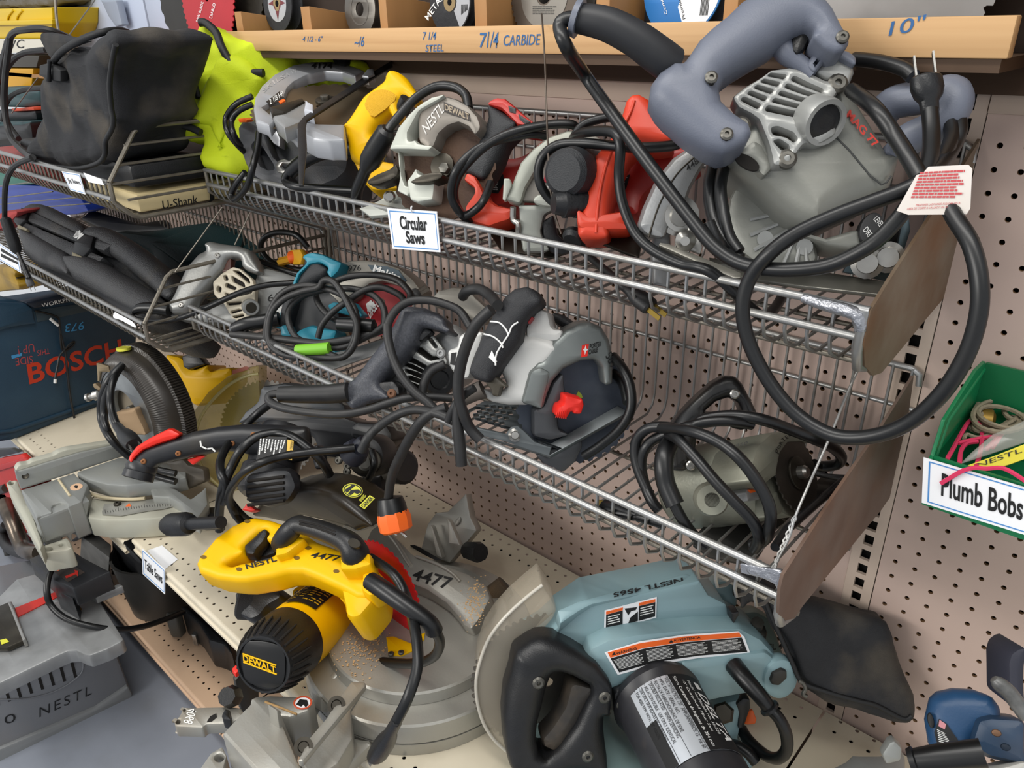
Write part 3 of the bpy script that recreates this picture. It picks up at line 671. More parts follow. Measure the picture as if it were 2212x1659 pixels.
stroke('number', INKW, bc, fs, [q300([(1190, 810), (1230, 750), (1215, 790), (1190, 815)]), q300([(1240, 800), (1260, 760), (1250, 740)]), q300([(1215, 830), (1250, 770)]), q300([(1280, 850), (1310, 790)]), q300([(1255, 845), (1290, 775)])], 5, .017)
tc_ = thing('tool_case', 'dark teal hard case behind the twin-domed case and aluminium saw', 'case', (-1.6, -.15, .92))
TC = mat('deep teal plastic', '#17383b', .5, n=.4, ns=9, col2='#0f2a2d', bump=.3, bs=300, dirt=.25, dc='#3d5450')
ft = FP((350, 560), -.16, (.2, -.5, .85))
prism('shell', TC, tc_, ft, K(0, 350, [(900, 560), (1200, 520), (1700, 440), (1990, 500), (2090, 560), (2150, 700), (2000, 950), (1700, 1000), (1360, 1000), (1180, 700)]), -.12, 0, .03, s=2)
prism('moulded_panel', TC, tc_, ft, K(0, 350, [(1200, 640), (1640, 480), (1960, 540), (1900, 720), (1600, 760), (1420, 800)]), -.02, .008, .006)
tag(prism('black_case', BLK, None, FP((200, 480), -.12, (.2, -.6, .75)), K(0, 350, [(640, 450), (720, 370), (1100, 480), (1450, 430), (1330, 540), (1000, 560), (850, 560)]), -.1, 0, .01), 'black case lid in the gap under the cream box', 'case')
# blue and green bins far left under the upper basket
BLUB = mat('blue bin plastic', '#1b3b9c', .4, n=.3, ns=8, col2='#142d7c'); GRNB = mat('teal green bin plastic', '#0c6a58', .4)
bb2 = thing('storage_bin', 'blue plastic bin at far left beyond the twin-domed case', 'bin', FY(-.2).at((60, 450)))
prism('body', BLUB, bb2, FY(-.16), K(0, 350, [(-90, 190), (0, 175), (340, 190), (640, 290), (700, 390), (600, 420), (200, 440), (-90, 440)]), -.1, 0, .006)
for a, b in (((-90, 205), (560, 120)), ((-90, 300), (420, 235)), ((-90, 345), (640, 280)), ((200, 370), (720, 330))): tube('wire', CHRD, bb2, W(*[(x, y, -.2) for x, y in K(0, 350, [a, b])]), .002)
gb = thing('storage_bin', 'teal green bin just under the upper left basket at far left', 'bin', FY(-.2).at((40, 400)))
prism('body', GRNB, gb, FY(-.16), K(0, 350, [(-90, 60), (60, 80), (300, 175), (-90, 200)]), -.1, 0, .006)
tag(prism('red_sack', mat('red cloth', '#a83a38', .8), None, FY(-.4), q300([(-100, 470), (80, 420), (240, 410), (260, 480), (40, 700), (-100, 720)]), -.06, 0, .015, s=2), 'red cloth bundle at far left beside the hanging plug', 'cloth')
dk = thing('storage_bin', 'amber yellow drum in shadow behind the hanging plug', 'drum', FY(-.3).at((20, 690)))
prism('body', mat('dirty amber plastic', '#a6831a', .5, dirt=.5, dc='#3c2d12'), dk, FY(-.3), K(0, 560, [(-90, 100), (160, 110), (230, 210), (200, 270), (280, 400), (270, 470), (-90, 500)], 320 / 2212), -.15, 0, .02)
for k in (0, 1): prism('band', BLK, dk, FY(-.295), K(0, 560, [(-90, 150 + k * 130), (200, 120 + k * 130), (260, 160 + k * 130), (-90, 220 + k * 130)], 320 / 2212), -.05, 0, .004)
# big dark blue case standing on the left deck
BOS = mat('dark blue case plastic', '#1e3c50', .5, n=.45, ns=7, col2='#142c3d', bump=.15, bs=300, dirt=.2, dc='#3c5666')
bo = thing('tool_case', 'large dark blue case with red BOSCH lettering on the cream shelf', 'case', (-2.28, -.4, .491))
fb_ = F((-2.262, -.5, .6), (1, .14, .04))
def B6(pts): return K(0, 560, pts, 320 / 2212)
prism('shell', BOS, bo, fb_, B6([(-60, 610), (100, 595), (240, 610), (400, 660), (1000, 575), (1900, 430), (2050, 1100), (2000, 2050), (1840, 2060), (200, 2700), (-60, 2740)]), -.15, 0, .008)
prism('lid_rim', BOS, bo, fb_, B6([(-60, 650), (0, 640), (400, 660), (490, 740), (520, 900), (540, 960), (0, 1050), (-60, 1065)]), -.03, .012, .006)
prism('handle_recess', mat('grey blue shade plastic', '#33424a', .6), bo, fb_, B6([(520, 760), (1000, 690), (1320, 660), (1300, 780), (560, 940)]), -.01, .002, .001)
prism('handle_bar', mat('near black blue plastic', '#16202e', .5), bo, fb_, B6([(380, 650), (900, 520), (1200, 540), (1100, 640), (520, 740)]), -.02, .02, .006)
text('lettering', INKW, bo, fb_, 'WORKPRO', B6([(630, 720)])[0], B6([(1120, 610)])[0], B6([(615, 665)])[0], .0206)
OR2 = mat('red orange letters', '#c2361a', .5)
text('lettering', OR2, bo, fb_, 'BOSCH', (64, 831), (266, 772), (57, 787), .0008, wt=.022, sp=1.02)
BLM = mat('light blue marker', '#3f8fc4', .7); RDM = mat('dull red marker', '#a84448', .7)
text('number', BLM, bo, fb_, '973', (183, 694), (142, 700), (181, 712), .0008); text('handwriting', RDM, bo, fb_, 'THIS', (107, 752), (80, 757), (108, 764), .0008)
text('handwriting', RDM, bo, fb_, 'SIDE', (70, 768), (32, 774), (72, 784), .0008); text('handwriting', RDM, bo, fb_, 'UP !', (73, 742), (38, 748), (75, 760), .0008)
prism('blue_mark', BLM, bo, fb_, B6([(170, 1440), (330, 1400), (330, 1440), (180, 1490)]), 0, .0006)
tube('seam_line', mat('pale blue wear', '#44647a', .5), bo, [fb_.at(p, .001) for p in B6([(-90, 1110), (0, 1045), (440, 940), (485, 930)])], .0016)
tube('foot_ridge', BOS, bo, [fb_.at(p, .002) for p in B6([(-90, 2600), (180, 2560), (1000, 2280), (1900, 1960)])], .006)
tg = thing('zip_tie', 'black wire and zip tie knotted round the dark blue case', 'cord', (-2.25, -.45, .7))
fk = fb_.off(.012)
bm = bmesh.new()
for P in ([(520, 770), (700, 810), (860, 870), (890, 1000), (920, 1330), (970, 1380), (1040, 2000), (1120, 2420)], [(960, 1370), (890, 1450), (860, 1600), (830, 1740), (825, 1800)], [(940, 1380), (1050, 1260), (1110, 1230), (1080, 1290), (960, 1380)], [(880, 900), (900, 1100), (960, 1340)]):
    addtube(bm, cat2([tuple(fk.at(p)) for p in B6(P)], False, 4), .003, 6)
bm2('wire', bm, BLK, tg)
for P in ([(750, 890), (870, 990)], [(825, 1790), (822, 1850)]): tube('white_end', INKW, tg, [fk.at(p, .003) for p in B6(P)], .004)
# red tool box and bits under the left deck
rb = thing('tool_box', 'red tool box in shadow below the left cream shelf', 'box', (-2.3, -.62, .2))
prism('body', RED, rb, FY(-.60), [(-25, 1000), (0, 990), (45, 982), (62, 1000), (30, 1120), (40, 1180), (-25, 1190)], -.015, 0, .004)
prism('rim', mat('red box rim', '#b81f16', .4), rb, FY(-.605), [(-25, 1012), (50, 990), (56, 1000), (-25, 1024)], -.01, .004, .002)
prism('black_part', BLK, rb, FY(-.598), [(-25, 972), (20, 970), (40, 978), (0, 988), (-25, 995)], -.015, 0, .003)
# ================================================================ upper basket, left to right
HV = mat('hi-vis yellow green cloth', '#c3d40c', .75, n=.35, ns=10, col2='#a4b50c', bump=.2, bs=500, dirt=.4, dc='#6f6d14')
gbag = thing('cloth_bag', 'crumpled yellow-green cloth bag with black piping at upper basket end', 'bag', FY(-.2).at((470, 370)))
fg = FP((450, 240), -.235, (.52, -.76, .38))
crumple(prism('body', HV, gbag, fg, [(440, 52), (468, 58), (560, 72), (610, 96), (630, 150), (625, 240), (612, 330), (600, 372), (520, 374), (432, 358), (426, 320), (430, 300), (398, 285), (376, 262), (371, 246), (400, 222), (406, 195), (413, 165), (411, 120), (420, 85)], -.07, 0, .025, s=2, res=3), .012, 16, amp2=.018, sc2=11)
crumple(prism('fold', HV, gbag, fg, K(0, 0, [(1530, 800), (1700, 470), (1900, 420), (2100, 620), (2000, 800), (1800, 1000), (1740, 1200), (1640, 1000), (1480, 960)]), -.05, .02, .024, s=2, res=3), .012, 22)
crumple(prism('tail', HV, gbag, FY(-.05), [(540, 66), (600, 88), (660, 116), (745, 134), (770, 150), (730, 190), (620, 180), (550, 130)], -.03, 0, .014, s=2, res=3), .01, 18)
def pip(P, h=.012, r=.006): tube('piping', PIP, gbag, [fg.at(p, h) for p in K(0, 0, P)], r, k=5)
pip([(1590, 180), (1640, 185), (1720, 260), (1755, 350), (1800, 440), (1880, 560), (1960, 580), (2100, 580)], .016, .0075)
pip([(1510, 320), (1480, 380), (1490, 500), (1540, 640), (1580, 780)]); pip([(1360, 940), (1400, 985), (1500, 1010), (1600, 1055)], .018, .007)
ch = thing('carry_strap', 'flat black handle strap looped behind the silver-guard saw', 'strap', FY(-.08).at((720, 110)))
prism('strap', BLK, ch, FP((700, 110), -.06, (.1, -.8, .5)), K(500, 0, [(380, 345), (760, 325), (850, 350), (905, 430), (900, 520), (820, 520), (760, 400), (700, 370), (480, 385), (300, 370)]), -.02, 0, .006, s=2)

# --- saw lying on its side, blade up, silver guard
SG = mat('silver painted guard', '#b3b5b9', .38, .45, n=.25, ns=12, col2='#97999c')
DG2 = mat('dark grey housing', '#3a3c40', .5, n=.3, ns=30, col2='#4b4d51', bump=.2, bs=500, dirt=.2)
RSTB = mat('brown heat-stained blade', '#6d5c47', .36, .8, n=.6, ns=9, col2='#8f8672', stretch=(1, 1, 1))
s1 = thing('circular_saw', 'circular saw lying blade-up, silver guard marked 4174', 'saw', FY(-.13).at((640, 400)))
n1 = V((.16, -.17, .972)); f = FP((692, 222), -.20, n1)
def C2(pts): return K(500, 0, pts)
prism('motor_housing', DG2, s1, FP((600, 330), -.2, (.3, -.7, .65)), C2([(20, 1000), (110, 930), (240, 960), (700, 1080), (900, 1110), (920, 1350), (700, 1480), (430, 1480), (200, 1440), (60, 1250)]), -.12, 0, .025, s=2)
prism('handle', DG2, s1, FP((560, 330), -.235, (.3, -.7, .65)), C2([(30, 1010), (120, 930), (230, 970), (260, 1080), (330, 1250), (440, 1340), (430, 1460), (240, 1450), (130, 1350), (60, 1200)]), -.03, .01, .016, s=2, holes=[C2([(160, 1150), (210, 1130), (300, 1260), (330, 1330), (230, 1310)])], hs=2)
prism('upper_guard', SG, s1, f, C2([(1060, 560), (940, 515), (800, 488), (640, 490), (480, 520), (340, 590), (240, 680), (186, 770), (172, 860), (190, 960), (300, 1000), (350, 940), (240, 850), (330, 800), (430, 800), (420, 750), (445, 690), (500, 640), (600, 590), (740, 560), (880, 570), (985, 608)]), -.014, .006, .004)
prism('guard_skirt', SG, s1, FP((590, 280), -.2, (.25, -.8, .5)), C2([(172, 880), (205, 860), (345, 1010), (385, 1100), (380, 1170), (330, 1140), (210, 980)]), -.01, .006, .003)
blade(s1, F(f.at((692, 225)), n1), .115, RSTB, 36, h=-.004)
bh = F(f.at((703, 216)), n1)
prism2('arbor_washer', DST, s1, bh, circ(.017), -.003, .002, .001); prism2('arbor_bolt', SCR, s1, bh, circ(.008, 6), 0, .008, .001)
prism('lower_guard', SG, s1, f, C2([(430, 950), (560, 960), (700, 980), (900, 985), (900, 1110), (780, 1115), (650, 1095), (560, 1050), (480, 1010)]), -.03, .004, .006)
prism('guard_arm', ALU, s1, f, C2([(300, 880), (520, 800), (600, 795), (640, 850), (560, 960), (420, 1020), (350, 960)]), -.012, .012, .004)
prism('guard_tab', mat('pale grey plastic', '#b9bcc4', .4), s1, f, C2([(590, 800), (650, 830), (650, 890), (575, 870)]), 0, .022, .003)
prism('steel_arm', DST, s1, f, C2([(300, 850), (560, 780), (585, 800), (420, 890), (320, 905)]), 0, .016, .003)
prism('rip_fence', BLK, s1, f.off(.02), C2([(1278, 480), (1284, 520), (1200, 570), (600, 955), (590, 1000), (600, 1180), (570, 1470), (535, 1470), (525, 990), (575, 925), (1040, 620)]), -.004, 0, .001)
prism('fence_clamp', SG, s1, f.off(.02), C2([(1080, 550), (1130, 545), (1140, 590), (1090, 610), (1040, 600)]), -.012, .003, .002)
prism('guard_label', BLK, s1, f, C2([(275, 810), (385, 725), (430, 790), (315, 835)]), .006, .0066); text('lettering', INKW, s1, f, '2 1/8 HP', C2([(310, 832)])[0], C2([(415, 760)])[0], C2([(300, 790)])[0], .0072)
prism('orange_tab', ORG, s1, f, C2([(375, 805), (415, 785), (430, 800), (390, 822)]), .006, .008)
text('number', INK, s1, f, '4174', C2([(632, 545)])[0], C2([(800, 545)])[0], C2([(640, 500)])[0], .0068, wt=.012)
for i, (ch_, a, b, c) in enumerate(zip('SKILSAW', [(225, 725), (262, 690), (310, 655), (335, 640), (365, 620), (410, 600), (450, 580)], [(255, 700), (300, 665), (322, 648), (360, 622), (405, 600), (440, 585), (495, 560)], [(212, 695), (250, 660), (290, 625), (320, 610), (355, 590), (395, 570), (440, 548)])):
    text('embossed_letter', mat('bright embossing', '#d4d5d8', .35, .5), s1, f, ch_, *[C2([(q[0] + 30, q[1] + 16)])[0] for q in (a, b, c)], .0066)
text('number', INK, s1, FP((590, 280), -.2, (.25, -.8, .5)), '4174', C2([(265, 1030)])[0], C2([(195, 930)])[0], C2([(240, 1060)])[0], .0066, wt=.01)
prism('wrench', STL, s1, FP((620, 350), -.25, (.2, -.6, .75)), C2([(350, 1320), (370, 1280), (420, 1265), (460, 1280), (520, 1250), (540, 1290), (475, 1320), (450, 1350), (410, 1380), (365, 1365)]), -.002, .002, .001, holes=[C2([(385, 1325), (405, 1295), (440, 1300), (445, 1330), (415, 1355)])])
cable('cord_guard', RUB, s1, [(690 + 85, 328, -.22), (740, 322, -.24), (700, 328, -.26), (660, 345, -.27), (630, 370, -.275)], .012)
cable('cord', RUB, s1, [(640, 360, -.272), (622, 375, -.276), (617, 392, -.28), (640, 403, -.285), (700, 408, -.26), (770, 412, -.24)], .0085)
cable('cord', RUB, s1, [(545, 208, -.24), (510, 225, -.26), (488, 255, -.27), (492, 285, -.28), (510, 310, -.27), (530, 330, -.25)], .0065); cable('cord', RUB, s1, [(546, 225, -.24), (515, 240, -.26), (500, 262, -.27), (505, 290, -.28), (520, 315, -.26)], .0065)
cable('cord', RUB, s1, [(560, 285, -.24), (556, 320, -.26), (546, 360, -.285), (535, 400, -.29), (515, 425, -.29), (505, 430, -.288), (500, 418, -.285), (512, 395, -.28), (530, 372, -.27)], .0075)
prism('orange_clip', ORG, s1, FY(-.235), C2([(50, 945), (100, 940), (125, 955), (115, 975), (60, 978)]), -.01, .004, .003)

# --- yellow handled saw with grey guard
TAUP = mat('taupe grey metal', '#7d776f', .42, .35, n=.35, ns=14, col2='#68625b', dirt=.2)
LGM = mat('light grey enamel', '#b7bab0', .42, .15, n=.3, ns=14, col2='#a2a59b', dirt=.25, dc='#85806d')
RUSB = mat('rusty blade', '#3c2a20', .7, .3, n=.8, ns=20, col2='#57402f', bump=.4, bs=300)
s2 = thing('circular_saw', 'circular saw with yellow loop handle and grey guard marked NESTL', 'saw', FY(-.15).at((860, 430)))
fh = FP((820, 280), -.2, (.45, -.75, .45))
prism('handle', YEL, s2, fh, C2([(1215, 590), (1250, 550), (1310, 550), (1380, 600), (1440, 690), (1480, 760), (1440, 800), (1390, 770), (1330, 800), (1320, 860), (1340, 920), (1280, 930), (1250, 880), (1160, 960), (1110, 1050), (1140, 1120), (1080, 1270), (1060, 1330), (1000, 1300), (930, 1250), (905, 1120), (885, 1010), (900, 960), (1000, 790), (1060, 720), (1190, 630)]), -.035, .012, .018, s=2, res=3)
prism('grip_patch', mat('ribbed yellow', '#d9a506', .6, bump=.8, bs=900), s2, fh, C2([(1060, 830), (1110, 740), (1200, 710), (1290, 740), (1300, 800), (1140, 930), (1090, 890)]), .009, .0124, .0003, s=2)
prism('body', YEL, s2, fh, C2([(960, 1200), (1080, 1250), (1200, 1270), (1350, 1300), (1380, 1500), (1120, 1530), (1020, 1420), (960, 1270)]), -.06, 0, .012)
cable('trigger', BLK, s2, [(876, 212, -.2), (868, 232, -.2), (880, 240, -.19)], .008)
fgd = FP((940, 300), -.235, (.3, -.85, .43))
prism('upper_guard', TAUP, s2, fgd, C2([(1470, 870), (1480, 1130), (1570, 1190), (1610, 1160), (1650, 1060), (1720, 1000), (1800, 975), (1880, 1010), (1940, 1080), (1990, 1010), (1960, 920), (1880, 830), (1790, 780), (1700, 755), (1600, 765), (1520, 800)]), -.05, .006, .008, s=1)
prism('guard_rim', LGM, s2, fgd, C2([(1255, 1190), (1270, 1130), (1320, 1010), (1400, 910), (1480, 840), (1590, 770), (1700, 752), (1650, 790), (1560, 840), (1490, 880), (1400, 1050), (1400, 1120), (1460, 1110), (1480, 1140), (1600, 1165), (1570, 1195), (1400, 1190)]), -.06, .012, .006)
fb2 = F(fgd.at((958, 360), -.02), fgd.n); blade(s2, fb2, .082, RUSB, 24)
prism2('arbor_washer', DST, s2, fb2, circ(.018), 0, .006, .001)
prism2('arbor_bolt', SCR, s2, F(fgd.at((967, 368), -.02), fgd.n), circ(.008, 6), .004, .014, .001)
prism('lower_guard', LGM, s2, fgd, C2([(1390, 1440), (1440, 1380), (1470, 1340), (1480, 1380), (1620, 1430), (1600, 1590), (1480, 1610), (1420, 1590)]), -.03, .01, .004)
prism('guard_lever', DST, s2, fgd, C2([(1420, 1450), (1540, 1380), (1660, 1370), (1680, 1400), (1640, 1430), (1540, 1455)]), -.005, .022, .003, s=2)
prism('bevel_knob', DST, s2, fgd, C2([(1075, 1450), (1130, 1390), (1250, 1340), (1310, 1310), (1320, 1400), (1200, 1460), (1120, 1475)]), -.02, .01, .006, s=2)
prism('guard_post', LGM, s2, fgd, C2([(1330, 1190), (1350, 1400), (1380, 1480), (1440, 1490), (1400, 1560), (1320, 1520), (1340, 1420)]), -.01, .004, .002)
prism('shoe', mat('grey enamelled shoe', '#b5b7b0', .4, .3, n=.3, ns=12, col2='#98998f', dirt=.3), s2, FP((880, 440), -.25, (.15, -.62, .78)), C2([(1020, 1660), (1080, 1640), (1190, 1590), (1740, 1590), (1760, 1620), (1480, 1640), (1480, 1690), (1100, 1720)]), -.004, .003, .001)
prism('shoe_bracket', LGM, s2, FP((860, 425), -.25, (.2, -.9, .3)), C2([(1180, 1600), (1260, 1520), (1320, 1520), (1380, 1570), (1480, 1590), (1480, 1645), (1190, 1640)]), -.004, .002, .001)
lathe('bolt', STL, s2, *[V(p) for p in W((842, 424, -.262), (841, 425, -.272))], [(0, .009), (.7, .009), (1, .006)], 14)
cable('cord', RUB, s2, [(1012, 235, -.2), (1005, 205, -.19), (980, 188, -.19), (940, 188, -.2), (895, 215, -.22), (850, 265, -.25), (835, 285, -.262)], .0085)
A, B = W((838, 278, -.262), (790, 365, -.272)); lathe('cord_joint', RUB, s2, A, B, [(0, .009), (.06, .014), (.5, .0165), (.8, .016), (1, .01)], 14)
cable('cord', RUB, s2, [(793, 360, -.272), (782, 385, -.27), (772, 410, -.268), (770, 430, -.262)], .0115)
prism('nameplate', mat('brown black plate', '#2e2622', .5), s2, fgd, C2([(1690, 810), (1760, 840), (1890, 900), (1900, 965), (1780, 920), (1690, 880)]), .006, .0085, .0005)
text('lettering', mat('tan letters', '#9c8d78', .5), s2, fgd, 'DEWALT', C2([(1700, 875)])[0], C2([(1892, 955)])[0], C2([(1698, 825)])[0], .0092, wt=.02)
text('number', mat('pale paint marker', '#c9c7c3', .7), s2, fgd, 'NESTL', C2([(1550, 1075)])[0], C2([(1700, 880)])[0], C2([(1515, 1000)])[0], .0068, wt=.005)

# --- two red saws
MOR = mat('orange red plastic', '#c93a1e', .42, n=.2, ns=14, col2='#b5301a', dirt=.1); MRD = mat('deep red plastic', '#b52a22', .4, n=.25, ns=14, col2='#a0231c')
GGU = mat('grey green guard', '#a4a79c', .45, .1, n=.25, ns=14, col2='#91948a', dirt=.2)
def C3(pts): return K(1000, 0, pts)
s3 = thing('circular_saw', 'red circular saw with black rubber grip, left of the orange-red one', 'saw', FY(-.15).at((1080, 470)))
f3_ = FP((1060, 330), -.19, (.4, -.8, .45))
prism('housing', MRD, s3, FP((1110, 400), -.14, (.3, -.8, .5)), C3([(150, 1230), (480, 1220), (640, 1100), (700, 1200), (560, 1330), (420, 1560), (330, 1640), (150, 1660), (0, 1500), (80, 1350)]), -.09, 0, .02)
prism('grip', GRIP, s3, f3_, C3([(200, 840), (290, 870), (400, 950), (410, 1000), (330, 1110), (280, 1250), (160, 1420), (60, 1390), (0, 1360), (10, 1280), (130, 1060), (190, 920)]), -.04, .016, .02, s=2, res=3)
prism('top_cap', MRD, s3, f3_, C3([(195, 830), (215, 790), (270, 768), (330, 775), (400, 830), (560, 970), (560, 1000), (500, 1000), (430, 990), (400, 960), (300, 860)]), -.045, .018, .014, s=1)
for P in ([(360, 840), (420, 860), (420, 905), (370, 890)], [(440, 905), (540, 970), (500, 990), (450, 950)]): prism('cap_slot', BLK, s3, f3_, C3(P), .015, .019, .001)
prism('heel', MOR, s3, FP((1040, 420), -.23, (.4, -.8, .45)), C3([(30, 1370), (90, 1400), (180, 1560), (260, 1620), (400, 1660), (380, 1750), (200, 1810), (20, 1760), (-10, 1640), (110, 1500), (0, 1430)]), -.05, .004, .012)
cable('cord', RUB, s3, [(1060, 395, -.22), (1040, 440, -.25), (1005, 465, -.26), (985, 440, -.27), (982, 405, -.275), (1000, 365, -.27), (1050, 315, -.25), (1110, 285, -.23), (1180, 270, -.2), (1230, 268, -.18), (1246, 276, -.17)], .0072)
cable('cord', RUB, s3, [(1015, 480, -.25), (990, 455, -.27), (975, 420, -.28), (985, 370, -.28), (1020, 330, -.26), (1070, 305, -.24), (1140, 290, -.21), (1180, 293, -.19)], .0072)
prism('label', INK, s3, FP((1110, 400), -.14, (.3, -.8, .5)), C3([(180, 1370), (320, 1390), (330, 1450), (280, 1540), (150, 1530), (140, 1460)]), .001, .0016)
bars('fine_print', INKW, s3, FP((1110, 400), -.14, (.3, -.8, .5)), C3([(200, 1380), (310, 1395), (285, 1530), (155, 1525)]), 9, .0022, .35)
fgu = FP((1150, 400), -.225, (.6, -.75, .3))
prism('upper_guard', GGU, s3, fgu, C3([(330, 1590), (400, 1440), (460, 1290), (560, 1180), (680, 1090), (830, 1035), (920, 1035), (1060, 1080), (1110, 1120), (960, 1160), (760, 1160), (650, 1240), (570, 1380), (500, 1500), (460, 1625)]), -.055, .01, .008, s=1)
prism('guard_side', mat('taupe guard side', '#8f8a82', .5, n=.2), s3, fgu, C3([(470, 1600), (500, 1500), (580, 1370), (650, 1230), (800, 1150), (1000, 1150), (960, 1300), (750, 1350), (720, 1620)]), -.03, -.004, .004)
prism('guard_bracket', GGU, s3, fgu, C3([(325, 1420), (375, 1420), (390, 1480), (340, 1600), (315, 1590)]), -.01, .014, .003)
prism('red_badge', mat('crimson badge', '#a31429', .5), s3, fgu, C3([(640, 1450), (660, 1350), (770, 1340), (740, 1440), (700, 1455)]), -.004, .0005)
text('lettering', INKW, s3, fgu, '14', C3([(690, 1400)])[0], C3([(745, 1400)])[0], C3([(690, 1365)])[0], .001, wt=.01); text('lettering', INKW, s3, fgu, 'AMP', C3([(665, 1440)])[0], C3([(715, 1440)])[0], C3([(668, 1412)])[0], .001)
text('lettering', INKW, s3, fgu, '4 HP', C3([(655, 1500)])[0], C3([(690, 1500)])[0], C3([(655, 1470)])[0], .001)
prism('lower_guard', mat('light grey guard shell', '#989b94', .45, .2, n=.2), s3, fgu, K(1000, 350, [(440, 340), (640, 340), (820, 330), (650, 420), (620, 560), (690, 700), (640, 720), (480, 720), (450, 560)]), -.03, .0, .006, s=1)
prism('bevel_quadrant', BLK, s3, fgu, K(1000, 350, [(620, 480), (720, 420), (760, 580), (900, 700), (790, 740), (700, 720), (640, 640)]), -.045, -.006, .004)
prism('lift_lever', LGM, s3, fgu, C3([(560, 1600), (600, 1550), (680, 1560), (780, 1620), (800, 1650), (640, 1640)]), -.01, .016, .004, s=2)
tube('spring_wire', STL, s3, W(*K(1000, 350, [(400, 360, -.25), (400, 460, -.25), (440, 490, -.25), (440, 560, -.25)])), .004, k=3)
prism('shoe', DST, s3, FP((1120, 520), -.2, (.1, -.4, .9)), K(1000, 350, [(170, 500), (340, 400), (520, 500), (900, 540), (1050, 660), (700, 760), (300, 700)]), -.003, 0, .001)

s4 = thing('circular_saw', 'orange-red circular saw with upright handle and black motor cap', 'saw', FY(-.15).at((1330, 500)))
f4_ = FP((1330, 380), -.215, (.45, -.78, .43))
prism('body', MRD, s4, FP((1390, 380), -.15, (.3, -.8, .5)), C3([(1200, 1200), (1500, 1130), (1700, 1120), (1880, 1180), (1650, 1380), (1430, 1560), (1400, 1720), (1200, 1700), (1130, 1560)]), -.09, 0, .015)
prism('handle', MOR, s4, f4_, C3([(1340, 745), (1400, 738), (1480, 770), (1560, 870), (1640, 960), (1700, 1110), (1560, 1150), (1400, 1150), (1320, 1230), (1230, 1420), (1190, 1560), (1160, 1700), (1160, 1890), (1060, 1900), (910, 1890), (905, 1720), (940, 1640), (1030, 1230), (1160, 1090), (1240, 960), (1300, 790)]), -.05, .02, .022, s=1, res=3)
prism('shoe_foot', MOR, s4, f4_, K(1000, 350, [(905, 370), (1000, 420), (1100, 400), (1300, 380), (1340, 430), (1330, 540), (1050, 550), (905, 530)]), -.05, .022, .012)
prism('screw_hole', BLK, s4, f4_, C3(ell(1515, 880, 32, 40)), .015, .0205, .001)
tube('ridge', MOR, s4, [f4_.at(p, .02) for p in C3([(1365, 800), (1330, 900), (1220, 1110), (1130, 1350), (1080, 1600), (1060, 1850)])], .002, k=4)
A, B = f4_.at(C3([(1000, 1400)])[0], -.03), f4_.at(C3([(800, 1370)])[0], .03); lathe('motor_cap', GRIP, s4, A + (B - A) * -.25, B, [(0, .031), (.75, .031), (.93, .028), (1, .022)], 32)
A, B = f4_.at(C3([(1000, 1620)])[0], .0), f4_.at(C3([(720, 1620)])[0], .02); lathe('cord_sleeve', BLK, s4, A, B, [(0, .0165), (.3, .0165), (.31, .0175), (.4, .0175), (.41, .016), (.62, .016), (.63, .0175), (.72, .0175), (.73, .0155), (1, .012)], 16)
cable('cord', RUB, s4, [(1200, 440, -.245), (1183, 425, -.25), (1168, 400, -.255), (1163, 370, -.255), (1175, 335, -.25), (1210, 312, -.24), (1270, 310, -.235), (1360, 318, -.235), (1450, 315, -.2), (1480, 300, -.18)], .0075)
cable('cord', RUB, s4, [(1238, 300, -.2), (1255, 288, -.22), (1300, 283, -.24), (1330, 290, -.25), (1340, 320, -.255), (1337, 380, -.255), (1345, 440, -.26), (1370, 500, -.265), (1410, 540, -.27), (1470, 570, -.27), (1540, 590, -.272), (1640, 680, -.24), (1670, 670, -.2), (1690, 640, -.15)], .0075)
cable('cord', RUB, s4, [(1238, 298, -.19), (1260, 270, -.18), (1300, 256, -.17), (1340, 252, -.16)], .0072)
prism('label', INK, s4, FP((1390, 380), -.15, (.3, -.8, .5)), C3([(1270, 1400), (1330, 1390), (1300, 1500), (1230, 1600), (1190, 1640), (1150, 1600), (1200, 1500)]), .001, .0016)
bars('fine_print', INKW, s4, FP((1390, 380), -.15, (.3, -.8, .5)), C3([(1250, 1400), (1320, 1400), (1240, 1600), (1160, 1620)]), 10, .0022, .35)
f5_ = FP((1450, 420), -.235, (.55, -.78, .3))
prism('upper_guard', ALU, s4, f5_, C3([(1390, 1800), (1440, 1640), (1540, 1420), (1680, 1250), (1800, 1170), (1960, 1140), (2000, 1200), (1900, 1350), (1820, 1500), (1770, 1640), (1700, 1700), (1640, 1820), (1600, 1900), (1450, 1880)]), -.06, .01, .012, s=1)
tube('guard_seam', DST, s4, [f5_.at(p, .0095) for p in C3([(1480, 1890), (1560, 1640), (1680, 1420), (1800, 1290), (1940, 1180)])], .0012, k=4)
text('number', INK, s4, f5_, '4480', C3([(1790, 1370)])[0], C3([(1915, 1270)])[0], C3([(1770, 1325)])[0], .0108, wt=.005)
lathe('wing_bolt', STL, s4, f5_.at(K(1000, 350, [(1700, 430)])[0], -.02), f5_.at(K(1000, 350, [(1745, 430)])[0], .025), [(0, .022), (.5, .022), (.52, .017), (.75, .017), (.77, .012), (1, .011)], 20)
prism('link_arm', STL, s4, f5_, K(1000, 350, [(1780, 350), (1840, 370), (1850, 560), (1900, 620), (1910, 680), (1890, 740), (1780, 700), (1710, 660), (1720, 580), (1790, 560), (1780, 440)]), .008, .014, .003, s=1)
lathe('rivet', STL, s4, f5_.at(K(1000, 350, [(1775, 625)])[0], .01), f5_.at(K(1000, 350, [(1770, 630)])[0], .024), [(0, .012), (.6, .011), (1, .005)], 16)
